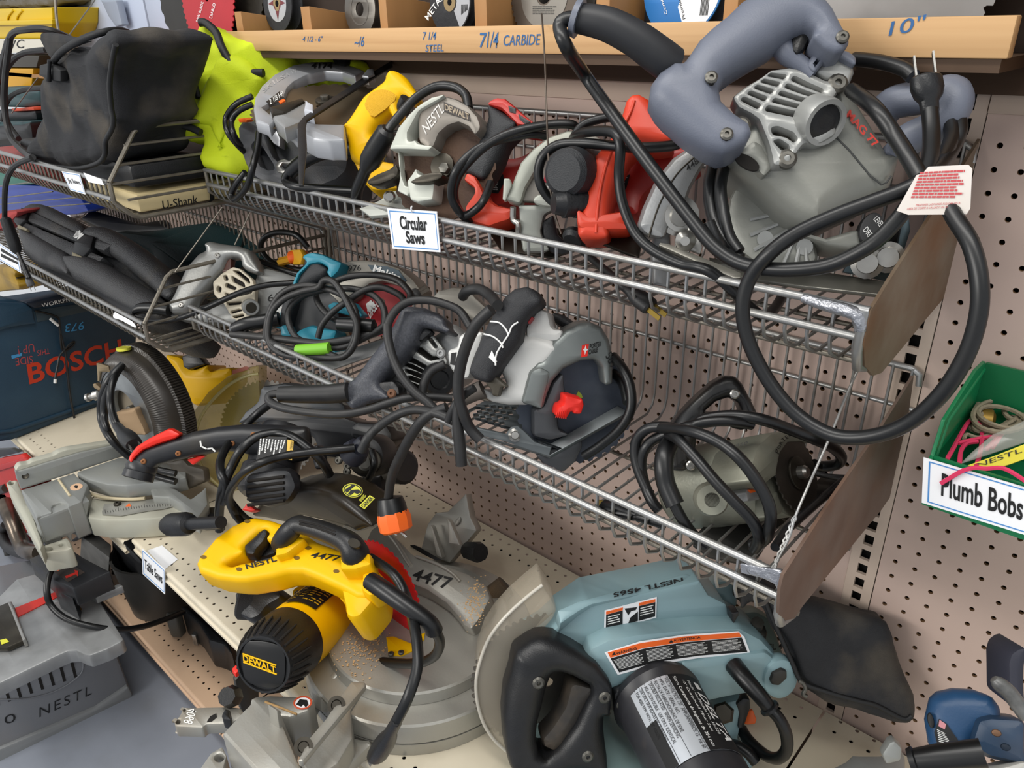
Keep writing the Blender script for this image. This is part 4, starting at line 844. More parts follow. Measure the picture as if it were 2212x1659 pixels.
prism('lower_guard', mat('dull grey guard shell', '#8a8a8a', .45, .4, n=.3, ns=10, col2='#6e6d6b'), s4, f5_, K(1000, 350, [(1530, 560), (1650, 550), (1660, 760), (1640, 1000), (1520, 980), (1500, 700)]), -.04, -.01, .004)
prism('shoe', mat('bare steel shoe', '#9b988f', .4, .6, n=.4, ns=12, col2='#77736a'), s4, FP((1480, 560), -.26, (.35, -.45, .82)), K(1000, 350, [(1570, 640), (1640, 650), (2212, 880), (2212, 920), (2160, 925), (1560, 660)]), -.004, .002, .001)
prism('shoe', DST, s4, FP((1290, 520), -.23, (.1, -.45, .88)), K(1000, 350, [(820, 535), (900, 530), (1400, 560), (1420, 640), (1400, 760), (1100, 640), (840, 580)]), -.003, .002, .001)
lathe('shoe_knob', BLK, s4, *W(*K(1000, 350, [(870, 640, -.25), (900, 590, -.24)])), [(0, .012), (.5, .016), (1, .016)], 14)
A, B = W(*K(1000, 350, [(1340, 1010, -.255), (1470, 1140, -.262)])); cable('cord', RUBG, s4, K(1000, 350, [(930, 690, -.2), (1050, 790, -.22), (1180, 900, -.24), (1260, 970, -.25)]), .006)
A, B = W(*K(1000, 350, [(1250, 960, -.25), (1500, 1160, -.25)])); plug(s4, A, B, .0125, RUBG, mat('brass prong', '#b99a4a', .35, .9))
# ================================================================ the big worm drive saw at the right end of the upper basket
MG = mat('silver grey die cast', '#85867f', .42, .25, n=.25, ns=10, col2='#74746e', bump=.06, bs=400, dirt=.25, dc='#6f6a5c')
MGL = mat('bright die cast', '#a3a4a1', .36, .4, n=.25, ns=14, col2='#8b8b88', bump=.05, bs=400, dirt=.2, dc='#7a7362')
SLT = mat('slate blue grey plastic', '#666b78', .45, n=.2, ns=20, col2='#5a5f6b', bump=.1, bs=700)
def K4(pts): return K(1500, 0, pts, 712 / 2212)
def K8(pts): return K(1500, 350, pts, 712 / 2212)
s5 = thing('circular_saw', 'large silver and slate grey worm-drive saw lettered MAG 77', 'saw', FY(-.17).at((1720, 600)))
fm = FP((1720, 300), -.215, (.5, -.72, .48))
prism('blade_guard', MG, s5, FP((1650, 480), -.225, (.3, -.85, .42)), K8([(200, 400), (225, 240), (280, 130), (350, 75), (500, 120), (700, 330), (800, 450), (830, 640), (800, 690), (420, 700), (290, 600), (225, 500)]), -.05, 0, .012, s=1)
fgg = FP((1650, 480), -.225, (.3, -.85, .42))
bm = bmesh.new()
for a, b in (((400, 260), (620, 290)), ((375, 385), (590, 340)), ((375, 490), (600, 400)), ((400, 590), (660, 440)), ((470, 650), (700, 440)), ((600, 680), (690, 470)), ((680, 690), (720, 500)), ((755, 690), (740, 510))):
    addtube(bm, [fgg.at(p, .001) for p in K8([a, b])], .0022, 6)
bm2('guard_rib', bm, MGL, s5)
for c in ((475, 515), (740, 570)): lathe('rib_boss', MGL, s5, fgg.at(K8([c])[0], 0), fgg.at(K8([c])[0], .003), [(0, .008), (1, .008)], 16)
prism('guard_hole', DARK, s5, fgg, K8(ell(420, 205, 16, 24)), -.001, .0006)
prism('housing', MG, s5, fm, K4([(960, 590), (1060, 600), (1200, 740), (1310, 900), (1340, 1000), (1380, 1050), (1350, 1210), (1280, 1290), (1100, 1380), (900, 1480), (780, 1490), (640, 1420), (520, 1300), (420, 1200), (300, 1100), (230, 1030), (330, 900), (420, 780), (600, 800), (760, 700), (900, 640)]), -.1, .012, .034, s=2, res=6)
prism('housing_collar', MG, s5, fm.off(.004), K4([(270, 1040), (400, 930), (470, 960), (560, 1100), (470, 1180), (440, 1160), (380, 1090)]), -.05, .01, .01, s=1)
prism('dust_port', DARK, s5, fm.off(.012), K4(ell(355, 1087, 90, 42, 30)), 0, .0035)
prism('vent_core', DST, s5, fm, K4([(290, 640), (450, 520), (640, 470), (850, 560), (900, 640), (930, 900), (760, 960), (650, 1040), (560, 1020), (430, 780)]), -.06, .014, .02, s=1, res=4)
H = []
def lp(a, b, t): return (a[0] + (b[0] - a[0]) * t, a[1] + (b[1] - a[1]) * t)
for i in range(5):
    t0, t1 = .04 + i * .2, .04 + i * .2 + .1
    P0, P1 = lp((650, 495), (435, 740), t0), lp((650, 495), (435, 740), t1); Q0, Q1 = lp((865, 590), (760, 800), t0), lp((865, 590), (760, 800), t1)
    H.append([(P0[0] + 30, P0[1] + 5), lp(P0, Q0, .6), Q0, Q1, lp(P1, Q1, .55), (P1[0] + 30, P1[1] + 5)])
    S0, S1 = lp((520, 480), (300, 680), t0), lp((520, 480), (300, 680), t1); H.append([S0, (P0[0] - 22, P0[1] - 2), (P1[0] - 22, P1[1] - 2), S1])
H += [[(520, 860), (560, 850), (660, 890), (690, 930), (670, 950), (620, 920), (530, 900)], [(530, 945), (570, 930), (630, 970), (640, 1000), (610, 1010), (560, 970)]]
prism('vent_cap', MGL, s5, fm, K4([(250, 650), (340, 580), (450, 520), (520, 470), (640, 447), (760, 468), (880, 530), (960, 530), (1000, 570), (950, 640), (960, 900), (840, 970), (740, 960), (700, 1010), (650, 1090), (600, 1110), (530, 1110), (500, 960), (430, 800), (380, 760), (300, 720)]), .002, .026, .006, holes=[K4(h) for h in H])
A, B = fm.at(K4([(790, 780)])[0], .018), fm.at(K4([(885, 825)])[0], .034)
bc_ = lathe('brush_cap', MGL, s5, A, B, [(0, .021), (.8, .0225), (1, .0215), (1, .017), (.8, .016)], 28)
lathe('brush_screw', BLK, bc_, A + (B - A) * .75, A + (B - A) * .95, [(0, .0165), (.6, .0165), (.8, .013), (1, .01), (.9, .006)], 24)
for c, r in (((955, 570), .0095), ((615, 1075), .0095), ((312, 850), .0085)): screw(s5, fm.at(K4([c])[0], .02 if c[0] != 312 else .035), fm.n, r)
HP = [(-300, 620), (-285, 520), (-230, 450), (-130, 390), (-60, 370), (-10, 300), (40, 220), (130, 130), (240, 40), (330, -50), (480, -150), (640, -190), (800, -160), (900, -60), (950, 20), (1005, 150), (1045, 230), (1050, 275), (1010, 335), (940, 345), (870, 310), (800, 240), (825, 180), (780, 145), (700, 170), (600, 240), (550, 280), (430, 345), (300, 420), (215, 480), (182, 550), (200, 640), (280, 730), (370, 810), (395, 880), (350, 950), (260, 995), (190, 1010), (80, 970), (-70, 880), (-200, 770), (-260, 700)]
prism('handle', SLT, s5, fm.off(.025), K4(HP), -.03, .03, .024, s=1, res=4)
for c in ((112, 525), (990, 255), (215, 905)):
    prism('screw_recess', DARK, s5, fm.off(.025), K4(ell(c[0], c[1], 30, 40)), .02, .0305); screw(s5, fm.at(K4([c])[0], .054), fm.n, .006)
prism('trigger', BLK, s5, fm.off(.02), K4([(655, 220), (720, 160), (800, 140), (840, 170), (790, 240), (740, 330), (690, 362), (650, 330)]), -.012, .014, .008, s=1)
tube('trigger_guard', SLT, s5, [fm.at(p, .022) for p in K4([(560, 285), (620, 360), (680, 410), (740, 450), (800, 500)])], [.011, .011, .009, .008, .008], k=4)
prism('neck', MGL, s5, fm.off(.005), K4([(815, 480), (915, 360), (1000, 370), (1075, 430), (1080, 480), (1040, 570), (960, 540), (880, 520)]), -.03, .02, .016, s=1, res=4)
prism('neck_collar', SLT, s5, fm.off(.01), K4([(750, 430), (830, 315), (920, 345), (1030, 325), (1095, 370), (1085, 440), (920, 355), (810, 490)]), -.035, .022, .014, s=1, res=3)
tube('auxiliary_handle', SLT, s5, W(*K4([(1260, 760, -.16), (1340, 690, -.16), (1480, 660, -.16), (1620, 640, -.16), (1720, 620, -.16), (1750, 680, -.165), (1700, 790, -.17), (1580, 870, -.175), (1450, 930, -.18), (1360, 1010, -.185)])), .0155, k=5, seg=14)
prism('handle_lug', SLT, s5, fm, K4([(1290, 1020), (1310, 940), (1340, 930), (1400, 990), (1390, 1040), (1360, 1060)]), -.03, .008, .004)
prism('lower_tube', MG, s5, fm.off(-.03), K8([(600, 450), (880, 510), (1110, 440), (1130, 560), (1040, 590), (900, 560), (760, 500)]), -.04, .01, .02, s=1, res=4)
prism('spec_plate', mat('worn black plate', '#2b2b2c', .5, dirt=.4), s5, fm.off(-.03), K8(ell(1190, 440, 75, 110, 25)), 0, .014, .002)
text('lettering', INKW, s5, fm.off(-.03), 'LEVEL', K8([(1200, 385)])[0], K8([(1245, 440)])[0], K8([(1230, 360)])[0], .0146); text('lettering', INKW, s5, fm.off(-.03), 'DRIVE', K8([(1130, 460)])[0], K8([(1190, 540)])[0], K8([(1160, 430)])[0], .0146)
text('lettering', mat('red raised letters', '#c8301f', .45), s5, fm, 'MAG 77', K4([(1015, 778)])[0], K4([(1210, 1000)])[0], K4([(1045, 732)])[0], .0135, wt=.03)
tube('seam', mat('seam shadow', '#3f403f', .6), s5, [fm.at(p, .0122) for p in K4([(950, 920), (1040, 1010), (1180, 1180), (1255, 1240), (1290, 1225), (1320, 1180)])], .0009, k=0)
prism('shoe', mat('scuffed steel shoe', '#8d8b83', .33, .7, n=.5, ns=14, col2='#6b6960'), s5, FP((1700, 590), -.2, (.12, -.42, .9)), K8([(100, 640), (420, 680), (900, 740), (1290, 800), (1250, 890), (700, 830), (300, 770), (100, 680)]), -.004, .001, .001)
fbk = FP((1900, 570), -.16, (.5, -.8, .35))
prism('depth_bracket', mat('blue grey zinc', '#56666c', .4, .6, n=.4, ns=14, col2='#3f4b50'), s5, fbk, K8([(1020, 690), (1240, 640), (1360, 580), (1390, 430), (1440, 360), (1450, 460), (1370, 720), (1290, 800), (1000, 740)]), -.003, .003, .001)
for c in ((1160, 680), (1300, 640)): lathe('bracket_nut', STL, s5, fbk.at(K8([c])[0], .002), fbk.at(K8([c])[0], .022), [(0, .016), (.5, .016), (.55, .011), (1, .010)], 16)
prism('lower_guard', BLK, s5, fbk.off(-.02), K8([(1280, 420), (1400, 400), (1420, 620), (1300, 640), (1200, 560)]), -.02, 0, .006, s=1)
# cord with strain relief, looped and tied with a warning tag
A_ = [fm.at(p, h) for p, h in (((1450, 140), .03), ((1420, 118), .04), ((1370, 82), .05), ((1310, 52), .055), ((1250, 40), .055))]
tube('cord_guard', mat('rubber sleeve', '#222326', .5, n=.3, ns=40, col2='#2e2f32'), s5, A_, [.0175, .0175, .0165, .0155, .0135], k=5, seg=16)
lathe('sleeve_flange', SLT, s5, fm.at((1252, 41), .055), fm.at((1240, 37), .055), [(0, .018), (1, .017), (1, .01)], 20)
ck = [fm.at((1246, 40), .055), fm.at((1222, 42), .056), fm.at((1209, 58), .056), fm.at((1224, 102), .056)] + W((1262, 160, -.30), (1310, 228, -.305), (1400, 352, -.315), (1490, 470, -.32), (1540, 530, -.322), (1590, 565, -.322), (1650, 580, -.322), (1720, 582, -.32), (1800, 570, -.315), (1880, 530, -.31), (1935, 478, -.30), (1975, 425, -.29), (2000, 390, -.28))
tube('cord', RUB, s5, ck, .0085, k=6, seg=12)
cable('cord', RUB, s5, [(2010, 380, -.275), (2035, 420, -.285), (2062, 470, -.3), (2098, 530, -.315), (2116, 610, -.325), (2112, 690, -.33), (2083, 775, -.333), (2030, 855, -.335), (1960, 915, -.335), (1880, 943, -.335), (1800, 940, -.335), (1725, 898, -.335), (1665, 830, -.335), (1620, 745, -.335), (1604, 670, -.334), (1618, 605, -.33), (1660, 550, -.326), (1720, 505, -.315), (1800, 468, -.305), (1880, 438, -.295), (1960, 408, -.285), (1995, 388, -.28)], .0086, seg=12)
cable('cord', RUB, s5, [(1845, 128, -.15), (1900, 134, -.16), (1950, 148, -.17), (1972, 165, -.175)], .0085)
cable('cord', RUB, s5, [(1840, 195, -.2), (1890, 235, -.24), (1930, 290, -.25), (1965, 345, -.265), (1988, 385, -.275)], .0088)
cable('cord', RUB, s5, [(2066, 235, -.16), (2072, 280, -.18), (2055, 325, -.2), (2025, 365, -.25), (2000, 395, -.27)], .0088)
cable('cord', RUB, s5, [(2045, 240, -.17), (2056, 290, -.19), (2040, 335, -.22), (2015, 370, -.25)], .008)
A, B = W((2010, 250, -.21), (2000, 165, -.2)); plug(s5, A, B, .0135, BLK, STL, side=(1, .3, 0))
cable('cord', RUB, s5, [(2009, 240, -.21), (2012, 290, -.225), (2008, 345, -.25), (1990, 390, -.27)], .0088)
for k in (0, 1): cable('cord', RUB, s5, [(1545 + k * 26, 330, -.23), (1532 + k * 24, 400, -.27), (1538 + k * 24, 460, -.285), (1560 + k * 14, 510, -.295), (1596, 545, -.30)], .0082)
cable('cord', RUB, s5, [(1600, 560, -.3), (1570, 540, -.3), (1548, 520, -.31), (1530, 480, -.31)], .0082)
ft2 = FP((2030, 410, ), -.30, (.4, -.8, .3))
tq = [(1937, 455), (1980, 378), (1993, 375), (2006, 360), (2092, 356), (2100, 364), (2096, 450), (2088, 463), (1962, 464)]
tgm = prism('warning_tag', mat('grubby white tag', '#dcd5cf', .6, n=.3, ns=12, col2='#c2b59f'), s5, ft2, tq, -.001, 0)
bars('red_print', mat('red print', '#c04a4e', .6), tgm, ft2, [(1985, 368), (2094, 362), (2092, 434), (1960, 434)], 9, .0006, .6, .2, 12, 3); text('lettering', mat('red print', '#c04a4e'), tgm, ft2, 'MANTENER LAS MANOS ALEJADAS DE LA', (1978, 447), (2074, 442), (1979, 441), .0006)
text('lettering', mat('red print', '#c04a4e'), tgm, ft2, 'AREA DE CORTE A UN LADO DE LA HOJA', (1958, 455), (2062, 450), (1960, 449), .0006)
# ================================================================ lower basket, left to right
def A5(pts): return K(0, 350, pts)
def C5(pts): return K(500, 350, pts)
def D5(pts): return K(500, 700, pts)
def E5(pts): return K(1000, 350, pts)
def G5(pts): return K(1000, 700, pts)
OLDA = mat('polished old aluminium', '#979896', .38, .55, n=.4, ns=12, col2='#72716d', bump=.08, bs=300, dirt=.2, dc='#77705f')
OLDV = mat('yellowed white paint', '#c3baa6', .5, .15, n=.4, ns=16, col2='#99907b', dirt=.5, dc='#5d5545')
# --- old polished aluminium saw
t1 = thing('circular_saw', 'old polished aluminium saw with open handle, left end of lower basket', 'saw', FY(-.2).at((480, 700)))
fo = FP((500, 620), -.27, (.45, -.72, .5))
prism('body', OLDA, t1, fo, A5([(1330, 1180), (1500, 1140), (1780, 1110), (2000, 980), (2040, 880), (2100, 830), (2260, 870), (2440, 930), (2620, 1000), (2600, 1200), (2300, 1230), (1950, 1290), (1600, 1285), (1440, 1265), (1340, 1230)]), -.06, 0, .012, s=1)
prism('handle', OLDA, t1, fo.off(.01), A5([(1310, 1140), (1350, 1080), (1390, 980), (1460, 830), (1560, 720), (1622, 690), (1622, 645), (1660, 625), (1880, 660), (1970, 690), (2000, 740), (2065, 870), (2030, 885), (1950, 860), (1912, 830), (1900, 760), (1840, 752), (1790, 765), (1760, 850), (1715, 895), (1640, 990), (1560, 1080), (1520, 1150), (1470, 1200), (1350, 1210)]), -.028, .014, .018, s=1, res=3)
prism('trigger', mat('brown bakelite', '#4c2c22', .4), t1, fo, A5([(1755, 872), (1800, 780), (1840, 760), (1835, 870), (1800, 885)]), -.008, .012, .005)
for c in ((1735, 747), (1446, 1140), (1668, 1245)): screw(t1, fo.at(A5([c])[0], .022 if c[1] < 1200 else .0), fo.n, .006, STL)
H = [[(1730, 985), (1760, 1000), (1750, 1040), (1720, 1020)], [(1775, 905), (1800, 900), (1815, 940), (1790, 945)], [(1840, 905), (1940, 960), (1950, 1000), (1850, 950)], [(1800, 960), (1880, 1000), (1870, 1020), (1790, 990)], [(1850, 860), (1900, 865), (1980, 930), (1990, 970), (1960, 950)], [(1790, 1040), (1840, 1060), (1840, 1080), (1790, 1060)], [(1860, 1040), (1960, 1010), (2010, 1010), (2000, 1040), (1880, 1070)], [(1800, 1120), (1920, 1110), (1910, 1130), (1810, 1140)], [(1830, 1190), (1900, 1170), (1930, 1180), (1840, 1210)], [(1840, 1230), (1930, 1210), (1940, 1225), (1870, 1245)]]
prism('vent_core', DARK, t1, fo, A5([(1720, 960), (1850, 850), (1980, 930), (2010, 1080), (1960, 1240), (1850, 1240), (1760, 1100)]), -.03, .016, .008)
prism('vent_cap', OLDV, t1, fo, A5([(1688, 955), (1755, 890), (1850, 832), (1910, 850), (2005, 930), (2032, 1000), (2030, 1110), (1985, 1250), (1880, 1265), (1820, 1200), (1780, 1130), (1700, 1060)]), .008, .024, .005, holes=[A5(h) for h in H])
A, B = fo.at(A5([(1990, 1150)])[0], .012), fo.at(A5([(2000, 1160)])[0], .036); bcp = lathe('brush_cap', OLDA, t1, A, B, [(0, .017), (.9, .0165), (1, .015), (1, .0125)], 24); lathe('brush_screw', DST, bcp, A, A + (B - A) * 1.02, [(0, .012), (.95, .012), (1, .01)], 18)
text('number', INK, t1, fo, '60', C5([(290, 1115)])[0], C5([(400, 1090)])[0], C5([(285, 1060)])[0], .0008)
tube('cord_guard', RUB, t1, [fo.at(p, .02) for p in A5([(1350, 1180), (1250, 1165), (1130, 1165), (1075, 1190)])], [.013, .013, .012, .009], k=4)
tube('cord', RUB, t1, [fo.at(p, h) for p, h in zip(A5([(1100, 1175), (1055, 1205), (1060, 1240), (1120, 1262), (1250, 1272), (1400, 1250), (1600, 1180), (1900, 1045), (2100, 985), (2300, 965), (2440, 960)]), (.02, .02, .025, .035, .045, .045, .045, .045, .04, .03, .02))], .0075, k=6)
cable('cord', RUB, t1, [(700, 590, -.14), (640, 582, -.16), (590, 568, -.17), (565, 540, -.17), (570, 515, -.17), (600, 502, -.16), (640, 508, -.15), (665, 535, -.14)], .0078)
cable('cord', RUB, t1, [(545, 558, -.2), (590, 575, -.19), (640, 590, -.18), (700, 600, -.16)], .0075)
A, B = W((665, 548, -.13), (625, 558, -.16)); plug(t1, A, B, .017, ORG, mat('yellow plug face', '#d8a01c', .5), prongs=3); prism('plug_face', mat('yellow plug face', '#d8a01c', .5), t1, FP((638, 555), -.165, (-.3, -.9, .2)), C5([(465, 700), (540, 695), (565, 740), (545, 815), (490, 820), (462, 790)]), -.012, 0, .003)
# --- saw with red blade and teal handle
MTL = mat('teal blue plastic', '#0f7d93', .42, n=.25, ns=14, col2='#0c6b80', dirt=.1)
TG = mat('warm grey guard', '#8c887f', .42, .35, n=.25, ns=12, col2='#7a766e', dirt=.15)
t2 = thing('circular_saw', 'circular saw with teal and black handle and bright red blade', 'saw', FY(-.2).at((720, 760)))
fk2 = FP((750, 650), -.23, (.4, -.78, .47))
fgm = FP((810, 640), -.19, (.35, -.85, .4))
prism('upper_guard', TG, t2, fgm, C5([(640, 1240), (655, 1150), (700, 1040), (760, 900), (840, 820), (930, 785), (1040, 778), (1180, 790), (1330, 840), (1440, 930), (1510, 1020), (1490, 1070), (1400, 1060), (1330, 990), (1200, 950), (1100, 970), (1020, 1030), (990, 1080), (900, 1140), (760, 1160), (720, 1200), (700, 1240)]), -.05, .004, .006)
blade(t2, F(fgm.at(C5([(1195, 1120)])[0], -.02), fgm.n), .062, mat('red blade coat', '#a80f1a', .55, n=.15), 24, h=0)
fbl = F(fgm.at(C5([(1195, 1120)])[0], -.017), fgm.n)
text('lettering', INKW, t2, fbl, 'DIABLO', C5([(1105, 1250)])[0], C5([(1180, 1140)])[0], C5([(1080, 1180)])[0], .001, wt=.01)
prism('blade_emblem', INKW, t2, fbl, C5([(1070, 1130), (1110, 1100), (1150, 1140), (1120, 1160), (1100, 1200), (1080, 1170)]), 0, .001)
prism('name_plate', mat('dark teal plate', '#123847', .5), t2, fgm, C5([(1085, 818), (1240, 832), (1330, 862), (1395, 945), (1370, 965), (1130, 885)]), .004, .0052)
text('lettering', INKW, t2, fgm, 'Makita', C5([(1122, 870)])[0], C5([(1345, 955)])[0], C5([(1128, 812)])[0], .006, wt=.025, shear=.2)
text('number', INK, t2, fgm, '5976', C5([(895, 870)])[0], C5([(1030, 865)])[0], C5([(895, 825)])[0], .0046)
prism('motor', mat('charcoal plastic', '#2c2e30', .5, dirt=.2), t2, fk2, C5([(420, 1010), (560, 960), (760, 980), (860, 1100), (880, 1400), (700, 1480), (520, 1440), (400, 1330), (380, 1180)]), -.1, -.012, .03, s=1)
prism('grip', GRIP, t2, fk2, C5([(570, 770), (640, 740), (690, 790), (760, 850), (740, 910), (640, 970), (560, 1010), (510, 1060), (470, 1200), (440, 1300), (370, 1320), (375, 1190), (415, 1020), (500, 920), (560, 840)]), -.045, .012, .02, s=1, res=3)
prism('handle_shell', MTL, t2, fk2, C5([(560, 760), (580, 728), (640, 714), (720, 730), (880, 800), (850, 870), (790, 930), (750, 880), (760, 840), (700, 800), (620, 815), (540, 890), (500, 990), (484, 965), (520, 880), (600, 800)]), -.03, .017, .008, s=1)
prism('handle_shell', MTL, t2, fk2, C5([(350, 1320), (390, 1180), (430, 1200), (440, 1300), (480, 1390), (390, 1390), (380, 1330)]), -.03, .01, .008, s=1)
prism('lower_lever', MTL, t2, fgm.off(.02), C5([(760, 1140), (800, 1112), (900, 1135), (960, 1115), (1045, 1225), (1000, 1245), (860, 1205), (780, 1190)]), -.02, .006, .006, s=1)
prism('base_housing', MTL, t2, fk2.off(.01), C5([(480, 1450), (500, 1340), (620, 1288), (700, 1315), (840, 1340), (820, 1400), (830, 1540), (820, 1600), (720, 1592), (690, 1500), (560, 1480)]), -.05, .012, .012, s=1)
prism('base_plate', ALU, t2, FP((780, 760), -.27, (.1, -.55, .83)), C5([(600, 1560), (900, 1500), (1240, 1400), (1290, 1480), (800, 1650), (700, 1640)]), -.004, 0, .001)
prism('lower_guard', mat('tan metal guard', '#7a6a52', .45, .3, n=.3), t2, fgm, C5([(840, 1240), (900, 1260), (960, 1420), (920, 1430), (860, 1340)]), -.03, .01, .006)
def ring(P, r=.0075, root=None, m=RUBG, closed=True, k=6, nm='cord'): return tube(nm, m, root or t2, [fk2.at(p[:2], p[2]) for p in C5(P)], r, closed, 10, k)
ring([(275, 1370, .05), (310, 1180, .05), (410, 1040, .055), (560, 985, .06), (720, 1000, .06), (880, 1060, .065), (980, 1170, .07), (995, 1320, .07), (950, 1480, .07), (870, 1560, .07), (700, 1500, .068), (520, 1500, .065), (370, 1460, .06), (300, 1420, .055)], .0072)
ring([(450, 1250, .04), (480, 1140, .04), (580, 1060, .045), (720, 1020, .05), (820, 1010, .05), (960, 1010, .055), (1110, 1050, .05), (1200, 1140, .05), (1220, 1250, .055), (1180, 1330, .055), (900, 1470, .06), (700, 1460, .06), (520, 1400, .05)], .0072)
ring([(690, 1000, .07), (740, 940, .075), (820, 960, .078), (900, 1080, .08), (960, 1200, .082), (1000, 1300, .08), (980, 1450, .078), (890, 1550, .072), (700, 1560, .07), (480, 1550, .066), (340, 1490, .06), (290, 1380, .056), (320, 1200, .055), (420, 1090, .06), (560, 1030, .068)], .0072)
ring([(690, 1400, .05), (720, 1300, .055), (800, 1200, .06), (920, 1110, .062), (1060, 1020, .058), (1200, 1000, .05), (1340, 1060, .045), (1380, 1120, .04)], .0072, closed=False)
ring([(800, 960, .06), (950, 910, .05), (1150, 900, .045), (1320, 940, .045), (1420, 1040, .045), (1420, 1080, .04)], .0072, closed=False)
ring([(670, 1040, .03), (690, 1120, .035), (760, 1210, .04), (860, 1270, .045), (980, 1290, .05)], .0072, closed=False)
ring([(0, 1370, .03), (160, 1385, .04), (400, 1410, .05), (640, 1440, .062), (760, 1440, .065), (1000, 1400, .06), (1200, 1340, .05)], .0085, closed=False)
ring([(380, 1250, .012), (250, 1270, .02), (120, 1290, .03), (20, 1330, .03)], [.014, .014, .013, .011], closed=False, nm='cord_guard', m=RUB)
A, B = fk2.at(C5([(840, 1290)])[0], .055), fk2.at(C5([(1150, 1310)])[0], .055); lathe('cord_joint', RUB, t2, A, B, [(0, .006), (.05, .012), (.45, .0135), (.55, .0135), (.95, .012), (1, .006)], 14)
ring([(525, 1500, .0685), (650, 1492, .0705), (783, 1482, .0715)], .0105, closed=False, k=3, m=mat('green tape', '#76b82a', .5), nm='green_tape')
# --- saw with speckled dark grey handle
SPK = mat('speckled charcoal plastic', '#33353b', .38, n=.5, ns=300, col2='#55575e', bump=.2, bs=600)
t3 = thing('circular_saw', 'saw with speckled charcoal handle and silver vents beside the white saw', 'saw', FY(-.25).at((850, 880)))
fs3 = FP((850, 770), -.33, (.45, -.74, .5))
prism('rear_guard', TG, t3, FP((950, 650), -.24, (.4, -.8, .45)), C5([(1560, 1110), (1640, 1020), (1760, 990), (1880, 1000), (1950, 1080), (2060, 1180), (2060, 1260), (1940, 1290), (1800, 1200), (1700, 1160), (1620, 1160)]), -.04, 0, .008, s=1)
prism('motor', ALU, t3, fs3.off(-.02), D5([(1200, 560), (1220, 420), (1340, 270), (1480, 160), (1660, 40), (1760, -20), (1850, 60), (1900, 150), (1880, 420), (1700, 520), (1500, 560), (1340, 580)]), -.08, 0, .02, s=1, res=3)
H = []
for i in range(5): H.append([(1365 + i * 8 + 30 * (i > 2), 250 + i * 52), (1440 + i * 20, 270 + i * 55), (1600 - i * 6, 360 + i * 38), (1590 - i * 6, 385 + i * 38), (1440 + i * 15, 310 + i * 55), (1365 + i * 8, 275 + i * 52)])
H += [[(1460, 190), (1500, 180), (1600, 260), (1650, 255), (1650, 275), (1580, 290), (1470, 215)], [(1560, 110), (1590, 110), (1640, 180), (1620, 190)]]
prism('vent_core', DARK, t3, fs3.off(-.02), D5([(1360, 240), (1560, 110), (1650, 260), (1620, 500), (1440, 540), (1360, 400)]), 0, .004)
prism('vent_cap', OLDA, t3, fs3.off(-.02), D5([(1330, 270), (1480, 150), (1600, 80), (1680, 180), (1720, 300), (1640, 540), (1500, 560), (1390, 520), (1350, 400)]), .002, .016, .004, holes=[D5(h) for h in H])
screw(t3, fs3.at(D5([(1670, 235)])[0], -.004), fs3.n, .0075, ALU)
A, B = fs3.at(D5([(1630, 430)])[0], -.03), fs3.at(D5([(1660, 445)])[0], .0); lathe('brush_cap', BLK, t3, A, B, [(0, .026), (.8, .026), (1, .022), (1, .015), (.9, .013)], 24)
prism('handle', SPK, t3, fs3.off(.01), [(866, 663), (880, 659), (912, 662), (946, 676), (961, 690), (961, 702), (972, 712), (966, 718), (930, 708), (906, 704), (896, 735), (872, 772), (832, 808), (816, 828), (830, 845), (840, 860), (800, 868), (757, 888), (738, 860), (726, 846), (738, 832), (760, 816), (780, 788), (814, 742), (845, 698)], -.035, .02, .02, s=1, res=4)
prism('handle_foot', BLK, t3, fs3.off(.012), D5([(850, 520), (930, 470), (1140, 450), (1290, 440), (1340, 500), (1340, 570), (1250, 610), (1100, 650), (945, 690), (880, 610)]), -.03, .012, .012, s=1)
for c in ((1105, 520), (1280, 555)): screw(t3, fs3.at(D5([c])[0], .024), fs3.n, .007, mat('rusty screw', '#6b4a35', .6, .4))
prism('trigger', BLK, t3, fs3, D5([(1430, 120), (1500, 40), (1540, 10), (1600, 60), (1520, 130), (1450, 140)]), -.01, .012, .006)
tube('cord_guard', RUBG, t3, [fs3.at(p, .03) for p in D5([(930, 540), (800, 555), (600, 560), (480, 560), (385, 560)])], [.0145, .0145, .0135, .013, .012], k=4, seg=14)
tube('cord', RUBG, t3, [fs3.at(p, h) for p, h in zip(D5([(400, 555), (320, 560), (292, 590), (320, 630), (420, 670), (600, 700), (800, 718), (950, 712), (1100, 680), (1250, 630), (1400, 590), (1560, 580), (1760, 590)]), (.03, .03, .032, .036, .045, .05, .055, .055, .05, .045, .04, .03, .02))], .0078, k=6)
tube('cord', RUBG, t3, [fs3.at(p, .045) for p in K(500, 350, [(1240, 1400), (1250, 1280), (1320, 1170), (1420, 1110), (1560, 1100), (1700, 1130), (1820, 1190), (1900, 1310)])], .0078, k=6)
tube('cord', RUBG, t3, [fs3.at(p, .045) for p in D5([(1240, 0), (1250, 130), (1290, 280), (1360, 420), (1460, 540), (1560, 620), (1620, 680), (1700, 720)])], .0085, k=6)
tube('cord', RUBG, t3, [fs3.at(p, .03) for p in D5([(1700, 320), (1600, 370), (1540, 460), (1520, 560), (1540, 620)])], .0085, k=6)
A, B = fgm.at(C5([(1420, 1080)])[0], .03), fgm.at(C5([(1490, 1040)])[0], .02); plug(t3, A, B, .012, mat('grey plug', '#4d4c4c', .5), STL)
